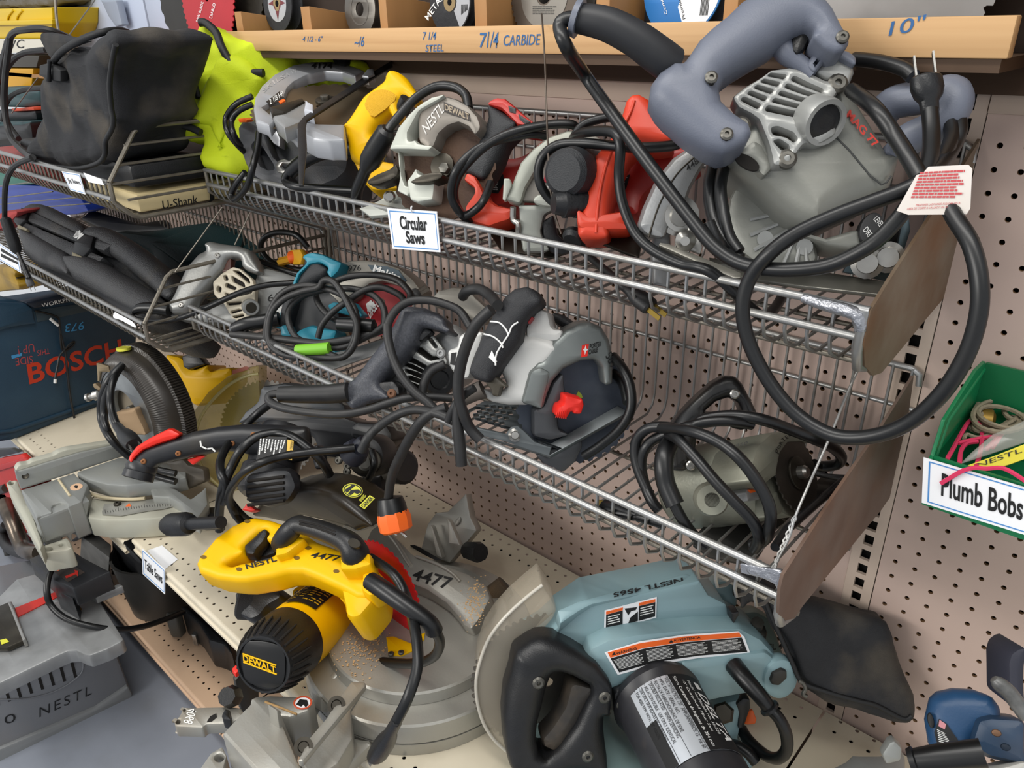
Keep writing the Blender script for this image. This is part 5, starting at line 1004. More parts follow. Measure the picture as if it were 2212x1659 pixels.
# --- white and grey saw with silver guard
WHT = mat('off-white plastic', '#c9c9c6', .42, n=.2, ns=12, col2='#b8b8b5', dirt=.15, dc='#908b80')
PGD = mat('greenish silver guard', '#7f8482', .36, .5, n=.25, ns=12, col2='#6a6f6d')
SMK = mat('smoked grey guard', '#4b4d50', .35, .2, n=.3, ns=8, col2='#3b3d42')
t4 = thing('circular_saw', 'white and black circular saw with silver guard and red lever', 'saw', FY(-.2).at((1150, 1000)))
fp_ = FP((1180, 830), -.265, (.75, -.6, .28)); fw = FP((1080, 780), -.29, (.45, -.78, .43))
prism('motor', WHT, t4, fw, G5([(275, 340), (340, 200), (410, 85), (560, 60), (720, 120), (760, 200), (660, 340), (600, 620), (480, 645), (350, 645), (230, 620), (160, 580), (160, 510), (260, 560), (330, 500), (300, 420)]), -.1, .006, .03, s=1, res=4)
prism('motor_top', WHT, t4, fw, E5([(490, 1320), (530, 1220), (620, 1165), (680, 1190), (710, 1320), (800, 1340), (770, 1430), (620, 1440), (500, 1400)]), -.05, .004, .012, s=1)
prism('rear_cap', WHT, t4, fw, D5([(1715, 210), (1780, 180), (1800, 90), (1870, 50), (2010, 60), (1980, 180), (1920, 330), (1890, 440), (1790, 430), (1715, 340)]), -.06, .006, .014, s=1)
prism('cap_vent', INK, t4, fw, D5([(1750, 230), (1790, 225), (1780, 330), (1740, 320)]), .004, .0066)
prism('grip', mat('ribbed black grip', '#26272a', .6, bump=.5, bs=900), t4, fw.off(.02), [(1066, 668), (1086, 638), (1108, 621), (1135, 617), (1156, 625), (1171, 651), (1148, 672), (1127, 700), (1121, 735), (1092, 775), (1066, 812), (1052, 828), (1022, 818), (1010, 803), (1024, 755), (1046, 700)], -.035, .02, .022, s=1, res=4)
for P in ([(215, 1270), (290, 1280), (340, 1330), (360, 1370)], [(165, 1370), (240, 1390), (300, 1440), (320, 1480)], [(440, 1275), (390, 1310), (360, 1380), (270, 1520), (260, 1620)]): tube('white_line', INKW, t4, [fw.at(p, .0405) for p in E5(P)], .0012, k=3)
prism('triangle_mark', INKW, t4, fw.off(.02), E5([(230, 1500), (270, 1590), (250, 1600), (205, 1555)]), .018, .0208)
prism('switch', mat('dark red switch', '#a01c22', .4), t4, fw, E5([(510, 1270), (545, 1225), (560, 1240), (520, 1290)]), 0, .016, .002)
prism('trigger', mat('worn bronze trigger', '#4a4438', .5), t4, fw.off(.01), G5([(175, 470), (240, 400), (330, 480), (340, 500), (300, 500), (280, 580), (230, 570), (220, 520)]), -.01, .012, .004)
prism('front_handle', BLK, t4, fw.off(-.06), E5([(690, 1230), (720, 1195), (800, 1215), (880, 1270), (900, 1310), (860, 1340), (760, 1320)]), -.03, 0, .012, s=1)
GO = [(470, 630), (500, 480), (540, 375), (600, 310), (650, 290), (720, 150), (830, 50), (930, 0), (1020, -15), (1110, 25), (1170, 120), (1205, 260), (1195, 480), (1130, 490), (1110, 350), (1060, 285), (940, 300), (810, 360), (720, 460), (680, 560), (640, 680)]
prism('upper_guard', PGD, t4, fp_, G5(GO), -.045, .004, .008, s=1, res=3)
prism('guard_nose', PGD, t4, fp_, G5([(470, 630), (540, 375), (620, 340), (700, 385), (680, 480), (630, 680)]), -.05, .008, .006)
blade(t4, F(fp_.at(G5([(900, 640)])[0], -.025), fp_.n), .086, mat('dusty blue grey blade', '#3c4350', .5, .4, n=.6, ns=30, col2='#5b6068'), 36)
prism('lower_guard', SMK, t4, fp_, G5([(560, 680), (640, 660), (720, 470), (800, 390), (820, 540), (760, 700), (770, 850), (850, 880), (700, 940), (560, 900)]), -.03, -.002, .008, s=1)
prism('guard_bottom', SMK, t4, fp_, G5([(580, 1040), (700, 1030), (940, 880), (965, 980), (900, 1110), (820, 1180), (760, 1195), (660, 1145)]), -.03, -.004, .008, s=1)
prism('blade_label', mat('lime label', '#8f9a2a', .5), t4, F(fp_.at(G5([(900, 640)])[0], -.025), fp_.n), G5([(895, 580), (920, 535), (945, 560), (955, 590)]), .0012, .002)
prism('red_lever', mat('bright scarlet', '#e22a20', .4), t4, fp_, G5([(738, 745), (760, 660), (805, 640), (815, 572), (870, 575), (960, 600), (972, 650), (945, 722), (890, 720), (870, 700), (830, 760)]), -.006, .03, .008, s=1)
for k in range(6): tube('lever_ridge', REDB, t4, [fp_.at(p, .0305) for p in G5([(752 + k * 14, 700 - k * 2), (740 + k * 16, 745 + k * 2)])], .0008)
prism('logo_square', REDB, t4, fp_, G5([(950, 168), (1003, 158), (992, 255), (942, 265)]), .004, .0052)
prism('logo_star', INKW, t4, fp_, G5([(955, 205), (970, 195), (977, 170), (984, 195), (997, 205), (982, 215), (972, 245), (968, 215)]), .0052, .0056)
text('lettering', INK, t4, fp_, 'PORTER', G5([(1010, 200)])[0], G5([(1100, 175)])[0], G5([(1012, 160)])[0], .0052, wt=.02); text('lettering', INK, t4, fp_, 'CABLE', G5([(1000, 245)])[0], G5([(1072, 225)])[0], G5([(1004, 205)])[0], .0052, wt=.02)
text('number', INK, t4, fp_, '589', G5([(1135, 260)])[0], G5([(1180, 360)])[0], G5([(1180, 210)])[0], .0052)
fsh = FP((1150, 930), -.27, (.18, -.42, .89))
SHO = mat('grey magnesium shoe', '#6d7375', .4, .5, n=.3, ns=14, col2='#575c5e')
WH = []
for i in range(5):
    for j in range(4):
        c = quadpt([(175, 640), (470, 650), (330, 830), (60, 730)], .1 + i * .19, .12 + j * .24); WH.append([(c[0] - 22, c[1] - 9), (c[0] + 14, c[1] - 14), (c[0] + 22, c[1] + 8), (c[0] - 16, c[1] + 13)])
prism('shoe', SHO, t4, fsh, G5([(25, 690), (170, 610), (500, 640), (560, 900), (700, 950), (1230, 650), (1300, 690), (1280, 720), (690, 1050), (560, 1010), (100, 880)]), -.005, .002, .001, holes=[G5(h) for h in WH])
fwf = FP((1120, 960), -.3, (.3, -.9, .3))
prism('shoe_flange', SHO, t4, fwf, G5([(75, 815), (340, 875), (380, 820), (430, 810), (480, 850), (570, 940), (700, 985), (685, 1052), (560, 1015), (330, 935), (105, 880)]), -.003, .002, .001)
prism('shoe_rail', SHO, t4, FP((1290, 910), -.2, (.75, -.6, .28)), G5([(690, 1000), (1240, 640), (1300, 690), (1285, 725), (1000, 880), (695, 1052)]), -.006, .002, .001)
lathe('pivot_rivet', STL, t4, fwf.at(G5([(415, 885)])[0], 0), fwf.at(G5([(415, 885)])[0], .008), [(0, .0095), (.4, .0095), (.6, .006), (1, .005)], 16)
cable('cord', RUB, t4, [(1325, 770, -.18), (1348, 800, -.2), (1362, 840, -.21), (1362, 885, -.22), (1340, 925, -.23), (1300, 960, -.24), (1262, 985, -.25)], .0085)
cable('cord', RUB, t4, [(1325, 805, -.17), (1345, 830, -.18), (1355, 870, -.2)], .008)
A, B = fw.at(G5([(160, 520)])[0], .01), fw.at(G5([(-10, 600)])[0], .01); lathe('cord_guard', mat('dirty cord guard', '#57504a', .6, dirt=.4), t4, A, B, [(0, .013), (.4, .011), (1, .01)], 14)
cable('cord', RUBG, t4, [(1062, 668, -.36), (1030, 700, -.37), (1008, 745, -.375), (993, 800, -.38), (990, 850, -.385), (1000, 890, -.385), (1015, 925, -.38), (1038, 950, -.375)], .0092)
cable('cord', RUBG, t4, [(996, 840, -.375), (988, 900, -.385), (992, 950, -.39), (997, 1005, -.395)], [.008, .0088, .0098, .0098])
cable('cord', RUBG, t4, [(1025, 838, -.36), (1000, 855, -.37), (982, 878, -.38), (968, 910, -.385)], .0072)
cable('cord', RUBG, t4, [(1000, 640, -.26), (1010, 628, -.27), (1035, 625, -.27), (1060, 640, -.28), (1075, 660, -.3)], .0095)
cable('cord', RUBG, t4, [(980, 910, -.38), (950, 895, -.385), (900, 885, -.39), (860, 895, -.4), (820, 920, -.42), (795, 945, -.44), (780, 975, -.45)], .008)
cable('cord', RUBG, t4, [(965, 880, -.375), (925, 897, -.39), (895, 930, -.4), (865, 985, -.405), (845, 1035, -.405), (838, 1090, -.405)], .009)
op = FP((852, 1115), -.405, (.5, -.75, .4)); A, B = op.at((842, 1072)), op.at((857, 1148))
pl_ = lathe('plug_collar', RUB, t4, A, op.at((848, 1108)), [(0, .008), (.1, .019), (.5, .022), (1, .0235)], 12); lathe('plug_body', ORG, t4, op.at((848, 1106)), B, [(0, .0235), (.3, .0262), (.9, .025), (1, .021)], 10)
for a, b in (((862, 1145), (878, 1160)), ((850, 1148), (858, 1156))): tube('prong', STL, t4, [op.at(a), op.at(b)], .003)
# --- small trim saw at right end
PCG = mat('khaki grey die cast', '#8a8b7e', .42, .4, n=.35, ns=12, col2='#767666', bump=.1, bs=300, dirt=.35, dc='#6b5f4a')
BK2 = mat('scuffed glossy black', '#141415', .28, n=.4, ns=60, col2='#2b2a28', dirt=.45, dc='#4a4234')
def H5(pts): return K(1500, 700, pts, 712 / 2212)
t5 = thing('circular_saw', 'small khaki grey trim saw with black handle alone at lower basket right', 'saw', FY(-.2).at((1560, 1130)))
ax1 = FY(-.19).at((1719, 1022)); axn = V((.856, .017, .499)).normalized(); ax1 = ax1 - axn * .012; ax0 = ax1 - axn * .16
lathe('motor', PCG, t5, ax0, ax1, [(0, .03), (.015, .049), (.06, .054), (.3, .055), (.75, .052), (1, .05)], 40)
lathe('end_ring', mat('dark vent', '#1c1b19', .6), t5, ax0 - axn * .001, ax0 + axn * .01, [(0, .042), (1, .046)], 32); lathe('end_cap', PCG, t5, ax0 - axn * .012, ax0 + axn * .012, [(0, .018), (.3, .03), (1, .033)], 28)
bp_ = FP((1538, 1078), -.335, (.45, -.8, .4)); A, B = bp_.at((1533, 1076), -.02), bp_.at((1538, 1080), .006); o_ = lathe('brush_cap', PCG, t5, A, B, [(0, .018), (.7, .0185), (1, .016), (1, .011)], 24); lathe('brush_screw', DST, o_, A, B, [(0, .01), (.95, .01), (1, .008)], 16)
fh5 = FP((1560, 880), -.2, (.5, -.75, .4))
prism('handle', BK2, t5, fh5, [(1450, 925), (1470, 895), (1490, 873), (1540, 827), (1566, 812), (1590, 812), (1606, 830), (1625, 868), (1640, 898), (1632, 925), (1602, 930), (1580, 925), (1572, 908), (1530, 905), (1505, 915), (1508, 945), (1500, 1005), (1480, 1022), (1450, 1018), (1440, 985), (1432, 960)], -.045, .01, .016, s=1, res=3, holes=[[(1520, 892), (1548, 868), (1578, 858), (1598, 872), (1606, 892), (1580, 898), (1540, 894)]], hs=1)
for c in ((1587, 851), (1492, 1005)): screw(t5, fh5.at(c, .01), fh5.n, .006, STL)
ga = F(ax1 + axn * .002, axn)
prism('gear_case', PCG, t5, ga, H5([(375, 1060), (385, 950), (430, 810), (520, 725), (640, 708), (740, 745), (790, 800), (730, 790), (640, 800), (590, 870), (560, 1020), (470, 1095)]), -.05, .012, .008, s=1)
cb = ga.at((1719, 1022), .008); blade(t5, F(cb, axn), .047, mat('grimy blade', '#55504a', .4, .7, n=.7, ns=18, col2='#2e2a25'), 30)
prism2('arbor_flange', DST, t5, F(cb, axn), circ(.02), .001, .005, .001); lathe('arbor_bolt', STL, t5, cb, cb + axn * .016, [(0, .008), (.8, .008), (1, .005)], 12)
prism('lower_guard', PCG, t5, ga, H5([(500, 1150), (560, 1120), (600, 1240), (590, 1280), (500, 1300)]), -.02, .0, .004)
prism('depth_clamp', ALU, t5, ga.off(-.02), H5([(345, 1130), (360, 1090), (430, 1080), (440, 1180), (360, 1190)]), -.01, .012, .003); prism('orange_tip', ORG, t5, ga.off(-.02), H5([(365, 1110), (400, 1105), (415, 1125), (385, 1135)]), .008, .014, .002)
for i, (ch_, a, b, c) in enumerate(zip('PORTER', [(568, 875), (572, 838), (585, 810), (600, 790), (622, 772), (640, 757)], [(570, 850), (585, 818), (598, 795), (618, 778), (635, 765), (662, 752)], [(545, 860), (553, 832), (568, 800), (582, 772), (606, 752), (630, 735)])): text('lettering', INK, t5, ga, ch_, H5([a])[0], H5([b])[0], H5([c])[0], .0126)
text('number', INK, t5, FP((1590, 965), -.29, (.2, -.6, .77)), '4950', H5([(245, 835)])[0], H5([(355, 805)])[0], H5([(250, 815)])[0], .0)
fb5 = FP((1600, 1120), -.19, (.12, -.3, .95))
prism('shoe', mat('black painted shoe', '#232322', .45, .3, n=.5, ns=20, col2='#3b3a35', dirt=.35), t5, fb5, H5([(30, 1390), (120, 1290), (420, 1200), (600, 1290), (870, 1000), (1020, 1010), (1005, 1060), (545, 1375), (430, 1560), (300, 1600), (100, 1560), (-10, 1480)]), -.004, .001, .001)
prism('shoe_bar', BLK, t5, FP((1790, 1010), -.08, (.3, -.5, .8)), H5([(790, 980), (880, 980), (880, 1000), (1020, 1015), (1010, 1050), (800, 1010)]), -.004, .002, .001)
tube('rip_rod', BLK, t5, W(*H5([(1000, 1050, -.12), (790, 1230, -.2), (620, 1380, -.28), (540, 1500, -.32)])), .005)
def cb5(P, r=.0078): cable('cord', RUB, t5, G5(P), r)
cb5([(2300, 800, -.25), (2150, 775, -.27), (2000, 775, -.28), (1850, 800, -.29), (1750, 830, -.3), (1560, 900, -.31), (1460, 980, -.32), (1420, 1100, -.325), (1440, 1250, -.33), (1500, 1400, -.34), (1560, 1480, -.34)])
cb5([(1760, 850, -.3), (1620, 820, -.31), (1480, 830, -.315), (1390, 910, -.32), (1370, 1030, -.325), (1400, 1170, -.33), (1470, 1330, -.335), (1530, 1450, -.34)])
cb5([(1580, 830, -.315), (1800, 850, -.335), (2000, 920, -.34), (2150, 1020, -.345), (2280, 1160, -.345), (2400, 1350, -.345), (2450, 1500, -.345), (2440, 1640, -.34), (2400, 1720, -.33), (2300, 1760, -.33)])
cb5([(1640, 880, -.315), (1720, 920, -.335), (1850, 1060, -.345), (2000, 1240, -.35), (2150, 1400, -.35), (2300, 1560, -.345), (2360, 1700, -.34), (2320, 1790, -.33)])
cb5([(1650, 950, -.31), (1610, 1040, -.33), (1600, 1150, -.34), (1620, 1280, -.345), (1690, 1440, -.35)], .0135)
cb5([(1680, 1430, -.35), (1750, 1560, -.35), (1840, 1680, -.345), (1950, 1760, -.34)])
cable('cord', RUB, t5, H5([(0, 700, -.28), (60, 640, -.27), (250, 615, -.26), (450, 640, -.25), (650, 710, -.22), (800, 770, -.2), (930, 830, -.16), (985, 890, -.13), (960, 940, -.12), (860, 955, -.12), (800, 940, -.13)]), .0085)
A, B = W(*G5([(1400, 1530, -.345), (1130, 1460, -.34)])); plug(t5, A, B, .014, RUB, mat('brass prong', '#b99a4a', .35, .9))
cable('cord', RUB, t5, G5([(1390, 1530, -.345), (1500, 1560, -.345), (1620, 1600, -.34)]), .0078)
tw = thing('tie_wire', 'twisted bright wire running from upper basket to lower basket corner', 'wire', FY(-.36).at((1670, 1230)))
tube('wire', CHR, tw, W((1853, 799, -.2), (1830, 850, -.22), (1790, 950, -.27), (1750, 1040, -.31), (1718, 1115, -.34), (1705, 1160, -.35), (1680, 1210, -.36), (1668, 1238, -.364)), .0014, k=4)
bm = bmesh.new()
for s_ in (1, -1): addtube(bm, cat2([tuple(p) for p in W(*[(1718 - 50 * t + s_ * 4 * math.sin(t * 26), 1115 + 120 * t, -.341 - .024 * t) for t in [i / 16 for i in range(17)]])], False, 3), .0012, 6)
bm2('twist', bm, CHR, tw)
# ================================================================ tools on the cream shelf
def Y6(pts): return K(400, 1050, pts)
def X6(pts): return K(550, 900, pts, 500 / 2212)
def Z6(pts): return K(350, 1300, pts, 700 / 2212)
def FV(p, q, z):
    """upright plane through two points seen at height z"""
    a, b = FZ(z).at(p), FZ(z).at(q); d = (b - a).normalized(); n = V((d.y, -d.x, 0))
    return F(a, n if n.dot(CAM - a) > 0 else -n)
def cylmap(A, B, r, e):
    A, B = V(A), V(B); T = (B - A).normalized(); e = (V(e) - T * V(e).dot(T)).normalized(); g = T.cross(e); L = (B - A)
    return lambda t, a, h=0: A + L * t + (e * math.cos(a) + g * math.sin(a)) * (r + h)
def cylpatch(name, m, parent, cm, t0, t1, a0, a1, h=.0006, n=16):
    bm = bmesh.new(); R = [(bm.verts.new(cm(t0, a0 + (a1 - a0) * i / n, h)), bm.verts.new(cm(t1, a0 + (a1 - a0) * i / n, h))) for i in range(n + 1)]
    for a, b in zip(R, R[1:]): bm.faces.new((a[0], a[1], b[1], b[0]))
    return bm2(name, bm, m, parent)
def cyltext(name, m, parent, cm, s, t0, t1, a0, a1, h=.0012, wt=0, shear=0):
    """text running along the cylinder from t0 to t1, letters between angles a0 (foot) and a1 (top)"""
    o = text(name, m, parent, FZ(0), s, (1000, 1500), (1100, 1500), (1000, 1400), 0, shear, wt)
    P = [v.co.copy() for v in o.data.vertices]; A, B, C = FZ(0).at((1000, 1500)), FZ(0).at((1100, 1500)), FZ(0).at((1000, 1400)); u, w = B - A, C - A
    den = u.x * w.y - u.y * w.x
    for v, p in zip(o.data.vertices, P):
        d = p - A; s_ = (d.x * w.y - d.y * w.x) / den; t_ = (u.x * d.y - u.y * d.x) / den
        v.co = cm(t0 + (t1 - t0) * s_, a0 + (a1 - a0) * t_, h)
    return o
SAG = mat('silver cast base', '#a9a79f', .4, .45, n=.3, ns=9, col2='#8e8c85', bump=.08, bs=300, dirt=.35, dc='#8b7452')
SDU = mat('sawdust', '#c9a577', .9)
# --- yellow miter saw, front of the shelf
m1 = thing('miter_saw', 'large yellow and black miter saw at the front of the cream shelf', 'saw', (-.8, -.36, .491))
bc0 = V((-.80, -.36, 0))
def vl(name, m, prof, parent=m1, c=bc0, seg=72): return lathe(name, m, parent, c + V((0, 0, prof[0][0])), c + V((0, 0, prof[-1][0])), [((z - prof[0][0]) / (prof[-1][0] - prof[0][0]), r) for z, r in prof], seg)
vl('base', SAG, [(.4915, .198), (.515, .199), (.5152, .194), (.518, .194), (.5182, .199), (.549, .196), (.552, .193), (.553, .12)])
vl('turntable', SAG, [(.5532, .158), (.572, .156), (.575, .153), (.5755, .01)])
bk = FZ(.578)
prism('fence_table', SAG, m1, bk, Z6([(408, 900), (560, 735), (600, 700), (605, 660), (650, 640), (740, 635), (900, 640), (1040, 660), (1000, 740), (870, 785), (800, 775), (930, 1095), (960, 1140), (900, 1240), (700, 1240)]), -.085, 0, .005)
fq = FV(Z6([(940, 1090)])[0], Z6([(1390, 540)])[0], .58)
prism('fence_table', SAG, m1, FZ(.556), Z6([(930, 1090), (1180, 800), (1270, 690), (1390, 545), (1385, 590), (1290, 740), (1300, 930), (1200, 1100), (1000, 1240)]), -.065, 0, .004)
prism('fence_ledge', SAG, m1, FZ(.60), Z6([(925, 1085), (1000, 930), (1120, 790), (1230, 620), (1290, 540), (1385, 540), (1392, 570), (1230, 760), (960, 1090)]), -.012, 0, .004)
fpl = FV(Z6([(800, 770)])[0], Z6([(1300, 330)])[0], .578)
prism('fence', SAG, m1, fpl, Z6([(790, 745), (905, 780), (980, 760), (1060, 680), (1200, 500), (1440, 200), (1480, 130), (1510, 100), (1505, 260), (1400, 300), (1280, 430), (1200, 560), (1060, 780), (940, 1040), (925, 1080), (830, 900)]), -.012, 0, .003)
prism('fence_rib', SAG, m1, fpl.off(.02), Z6([(785, 745), (800, 740), (930, 1060), (925, 1085), (830, 1080)]), -.02, 0, .001)
prism('fence_rib', SAG, m1, fpl.off(.02), Z6([(1085, 655), (1180, 770), (1090, 750)]), -.02, 0, .001)
for c, r in (((965, 990), .013), ((1190, 705), .013)): lathe('fence_bolt', DST, m1, FZ(.6).at(Z6([c])[0]), FZ(.603).at(Z6([c])[0]), [(0, r), (1, r), (1, r * .6), (.2, r * .5)], 20)
prism('warning_decal', PAP, m1, bk, Z6(ell(960, 688, 65, 46, -8)), .0, .0006); prism('decal_ring', mat('orange red ring', '#c8502e', .6), m1, bk, Z6(ell(960, 688, 65, 46, -8)), .0005, .001, 0, [Z6(ell(960, 688, 52, 36, -8))])
prism('decal_hand', INK, m1, bk, Z6([(915, 700), (940, 665), (990, 670), (1000, 700), (980, 720), (965, 700), (950, 715)]), .0006, .0011)
tube('scale_groove', mat('dusty groove', '#a8875a', .9), m1, [bk.at(p, .0005) for p in Z6([(705, 682), (920, 768)])], .0018)
prism('bolt_lug', SAG, m1, FZ(.52), Z6([(260, 1130), (330, 1030), (410, 985), (440, 1050), (420, 1134), (380, 1200), (250, 1200)]), -.028, 0, .004, holes=[Z6(ell(392, 1062, 34, 26))])
prism('bolt_lug', SAG, m1, FZ(.53), Z6([(1000, 1150), (1020, 1095), (1060, 1070), (1110, 1080), (1150, 1130), (1160, 1190), (1010, 1200)]), -.03, 0, .004, holes=[Z6(ell(1065, 1120, 45, 24))])
prism('front_flange', SAG, m1, FZ(.52), Z6([(1190, 1130), (1200, 1100), (1300, 920), (1420, 940), (1430, 970), (1290, 1110), (1240, 1180)]), -.025, 0, .008)
prism('side_foot', SAG, m1, FZ(.535), Z6([(1920, 790), (2000, 720), (2110, 770), (2110, 800), (2080, 820), (1990, 830)]), -.043, 0, .006)
screw(m1, FZ(.536).at(Z6([(2035, 775)])[0]), (0, 0, 1), .011)
prism('extension_wing', SAG, m1, FZ(.53), Z6([(85, 830), (150, 722), (300, 715), (470, 712), (540, 720), (560, 780), (460, 830), (300, 835), (275, 860), (90, 850)]), -.024, 0, .004, holes=[Z6(ell(150, 735, 10, 8)), Z6(ell(104, 815, 18, 14))])
prism('wing_slot', DARK, m1, FZ(.53), Z6([(305, 820), (330, 780), (370, 760), (375, 785), (340, 815)]), 0, .0008)
text('number', INKW, m1, FZ(.53), '4068', Z6([(240, 735)])[0], Z6([(205, 838)])[0], Z6([(180, 722)])[0], .0008, wt=.006)
fdk = FV(Z6([(545, 760)])[0], Z6([(665, 690)])[0], .58).off(-.1)
prism('sliding_fence', mat('dark smoked plate', '#383530', .45, .3), m1, fdk, Z6([(500, 540), (560, 465), (640, 430), (665, 460), (665, 700), (560, 765), (540, 740)]), -.012, 0, .003)
prism('triangle_mark', INK, m1, fdk, Z6([(560, 500), (590, 480), (575, 545)]), .0, .0008)
A, B = fdk.at(Z6([(510, 650)])[0], .01), fdk.at(Z6([(440, 645)])[0], .03); lathe('fence_knob', BLK, m1, A, B, [(0, .006), (.3, .006), (.3, .016), (.6, .018), (1, .014)], 8)
prism('clip', BLK, m1, FZ(.54), Z6([(405, 770), (430, 730), (465, 735), (460, 770), (470, 805), (415, 800)]), -.01, .012, .003)
prism('red_tab', REDB, m1, fdk, Z6([(500, 490), (530, 462), (535, 500), (505, 520)]), -.01, .004, .002)
# blade, insert and sawdust
fbl1 = FY(-.375)
blade(m1, F(V((-.845, -.385, .645)), (0, -1, 0)), .085, mat('red blade face', '#c2141c', .35, n=.15), 40)
prism('table_insert', YEL, m1, FZ(.578), Y6([(1600, 1200), (1660, 1195), (1810, 1255), (1870, 1180), (1910, 1165), (1900, 1220), (1830, 1300), (1720, 1350), (1620, 1340)]), -.004, 0, .001)
for c in ((1640, 1340), (1720, 1330)): screw(m1, FZ(.578).at(Y6([c])[0]), (0, 0, 1), .005)
bm = bmesh.new(); rnd = random.Random(4)
for k in range(420):
    c = Y6([(1230 + rnd.gauss(180, 110), 1400 + rnd.gauss(-90, 90))])[0] if k < 230 else K(900, 1125, [(rnd.gauss(390, 40), rnd.gauss(560, 70))], 712 / 2212)[0]
    z = .5765 if k < 230 else .652
    p = FZ(z).at(c); s_ = .0005 + .0011 * rnd.random(); addbox(bm, p, s_ * 2, s_ * 1.4, s_ * .6, Matrix.Rotation(rnd.random() * 6, 3, 'Z'))
tag(bm2('sawdust', bm, SDU, None), 'pale sawdust scattered on the silver saw base', 'sawdust', kind='stuff')
# arm, guard
prism('arm', SAG, m1, FP((930, 1230), -.29, (.05, -.35, .93)), [(800, 1142), (818, 1131), (842, 1148), (868, 1172), (886, 1192), (905, 1203), (950, 1215), (1012, 1238), (1050, 1262), (1060, 1290), (1040, 1330), (1018, 1360), (1000, 1350), (985, 1328), (962, 1302), (920, 1274), (880, 1258), (845, 1246), (800, 1232), (782, 1200), (790, 1165)], -.075, 0, .008, s=1)
fa_ = FP((930, 1230), -.29, (.05, -.35, .93))
tube('arm_rib', SAG, m1, [fa_.at(p, .001) for p in [(822, 1136), (842, 1156), (862, 1182), (880, 1212), (888, 1222)]], .004, k=4); tube('arm_rib', SAG, m1, [fa_.at(p, .001) for p in Y6([(1840, 560), (2000, 620), (2120, 690), (2190, 760)])], .003, k=4)
text('number', INK, m1, fa_, '4477', Y6([(1800, 745)])[0], Y6([(2110, 830)])[0], Y6([(1830, 650)])[0], .0012, wt=.015, shear=.15)
SMG = mat('smoked black guard', '#171615', .32, n=.6, ns=7, col2='#3a2e1a')
prism('blade_guard', SMG, m1, FY(-.385), X6([(0, 880), (60, 800), (150, 735), (260, 695), (360, 678), (480, 676), (600, 690), (720, 730), (830, 790), (930, 870), (1040, 960), (1130, 1050), (960, 1110), (900, 1080), (700, 1020), (430, 960), (300, 1030), (0, 960), (-20, 930)]), -.075, 0, .012, res=3, s=1)
prism('guard_seam', mat('metal seam', '#8b8880', .4, .5), m1, FY(-.386), X6([(840, 1060), (900, 1090), (970, 1108), (1130, 1058), (1135, 1050), (968, 1098), (905, 1078), (845, 1050)]), -.003, .001)
fgt = FP((760, 1065), -.36, (.3, -.45, .85))
YLB = mat('yellow label', '#d5d33a', .5)
dg = prism('danger_sticker', YLB, m1, FP((762, 1062), -.385, (.28, -.55, .78)), X6(ell(937, 705, 97, 66, 8)), .006, .0066)
fdg = FP((762, 1062), -.385, (.28, -.55, .78))
prism('sticker_ring', INK, dg, fdg, X6(ell(937, 705, 90, 60, 8)), .0066, .007, 0, [X6(ell(937, 705, 80, 52, 8))]); prism('sticker_bar', INK, dg, fdg, X6([(860, 700), (880, 730), (960, 660), (940, 645)]), .0066, .007)
prism('sticker_hand', INK, dg, fdg, X6([(890, 740), (920, 700), (990, 695), (1020, 720), (980, 740), (950, 725), (920, 750)]), .0066, .0071)
prism('danger_sticker', YLB, m1, fdg, X6([(1000, 850), (1100, 750), (1150, 780), (1050, 885)]), .006, .0066); text('lettering', INK, m1, fdg, 'DANGER', X6([(1045, 872)])[0], X6([(1135, 785)])[0], X6([(1015, 848)])[0], .0072, wt=.02)
bars('fine_print', YLB, m1, fdg, X6([(990, 800), (1050, 730), (1085, 750), (1020, 820)]), 4, .0066, .5)
# motor head
A, B = FY(-.40).at((735, 1295)), FY(-.62).at((568, 1436))
cmm = cylmap(A, B, .058, (0, -.3, 1))
lathe('motor', YEL, m1, A, B, [(-.1, .05), (0, .0575), (.3, .058), (.72, .056), (.74, .05)], 48)
cap = lathe('motor_cap', BLK, m1, A, B, [(.68, .052), (.7, .0575), (.82, .057), (.93, .051), (1, .044), (1.0, .041), (.985, .04)], 48)
capf = F(A + (B - A) * .985, (B - A).normalized())
bm = bmesh.new()
for k in range(26):
    if 9 <= k <= 10: continue
    a = 2 * math.pi * k / 26; R = Matrix.Identity(3)
    addtube(bm, [cmm(.84, a, -.0005), cmm(.93, a, -.0062), cmm(.985, a, -.0125)], [.0012, .0022, .0022], 6)
bm2('cap_vents', bm, DARK, cap)
prism2('badge', mat('black badge', '#101011', .35), cap, capf, [(x * 1.0, y) for x, y in cat2([(-.033, -.022), (-.02, -.034), (.02, -.034), (.034, -.02), (.034, .02), (.02, .034), (-.02, .034), (-.034, .02)], True, 3)], -.002, .003, .0015)
text('lettering', YEL, cap, capf, 'DEWALT', Y6([(462, 1395)])[0], Y6([(725, 1492)])[0], Y6([(458, 1342)])[0], .0045, wt=.025)
for a, b in (((458, 1335), (725, 1428)), ((465, 1402), (730, 1500))): tube('badge_line', YEL, cap, [capf.at(p, .0036) for p in Y6([a, b])], .0012)
cylpatch('side_panel', BLK, m1, cmm, .5, .72, 1.05, 1.9, .0008)
lp_ = FP((600, 1300), -.56, (-.1, -.5, .86))
pl1 = cylpatch('spec_label', INK, m1, cmm, .28, .62, -.75, .25, .001)
for k in range(9):
    for j in range(5):
        if (k * 7 + j * 3) % 5: cylpatch('fine_print', mat('yellow print', '#c9a21c', .5), pl1, cmm, .30 + .032 * k, .312 + .032 * k, -.7 + j * .18, -.56 + j * .18, .0016, 3)
for t in (.05,): lathe('motor_collar', YEL, m1, A + (B - A) * -.02, A + (B - A) * .1, [(0, .062), (.9, .062), (1, .058)], 48)
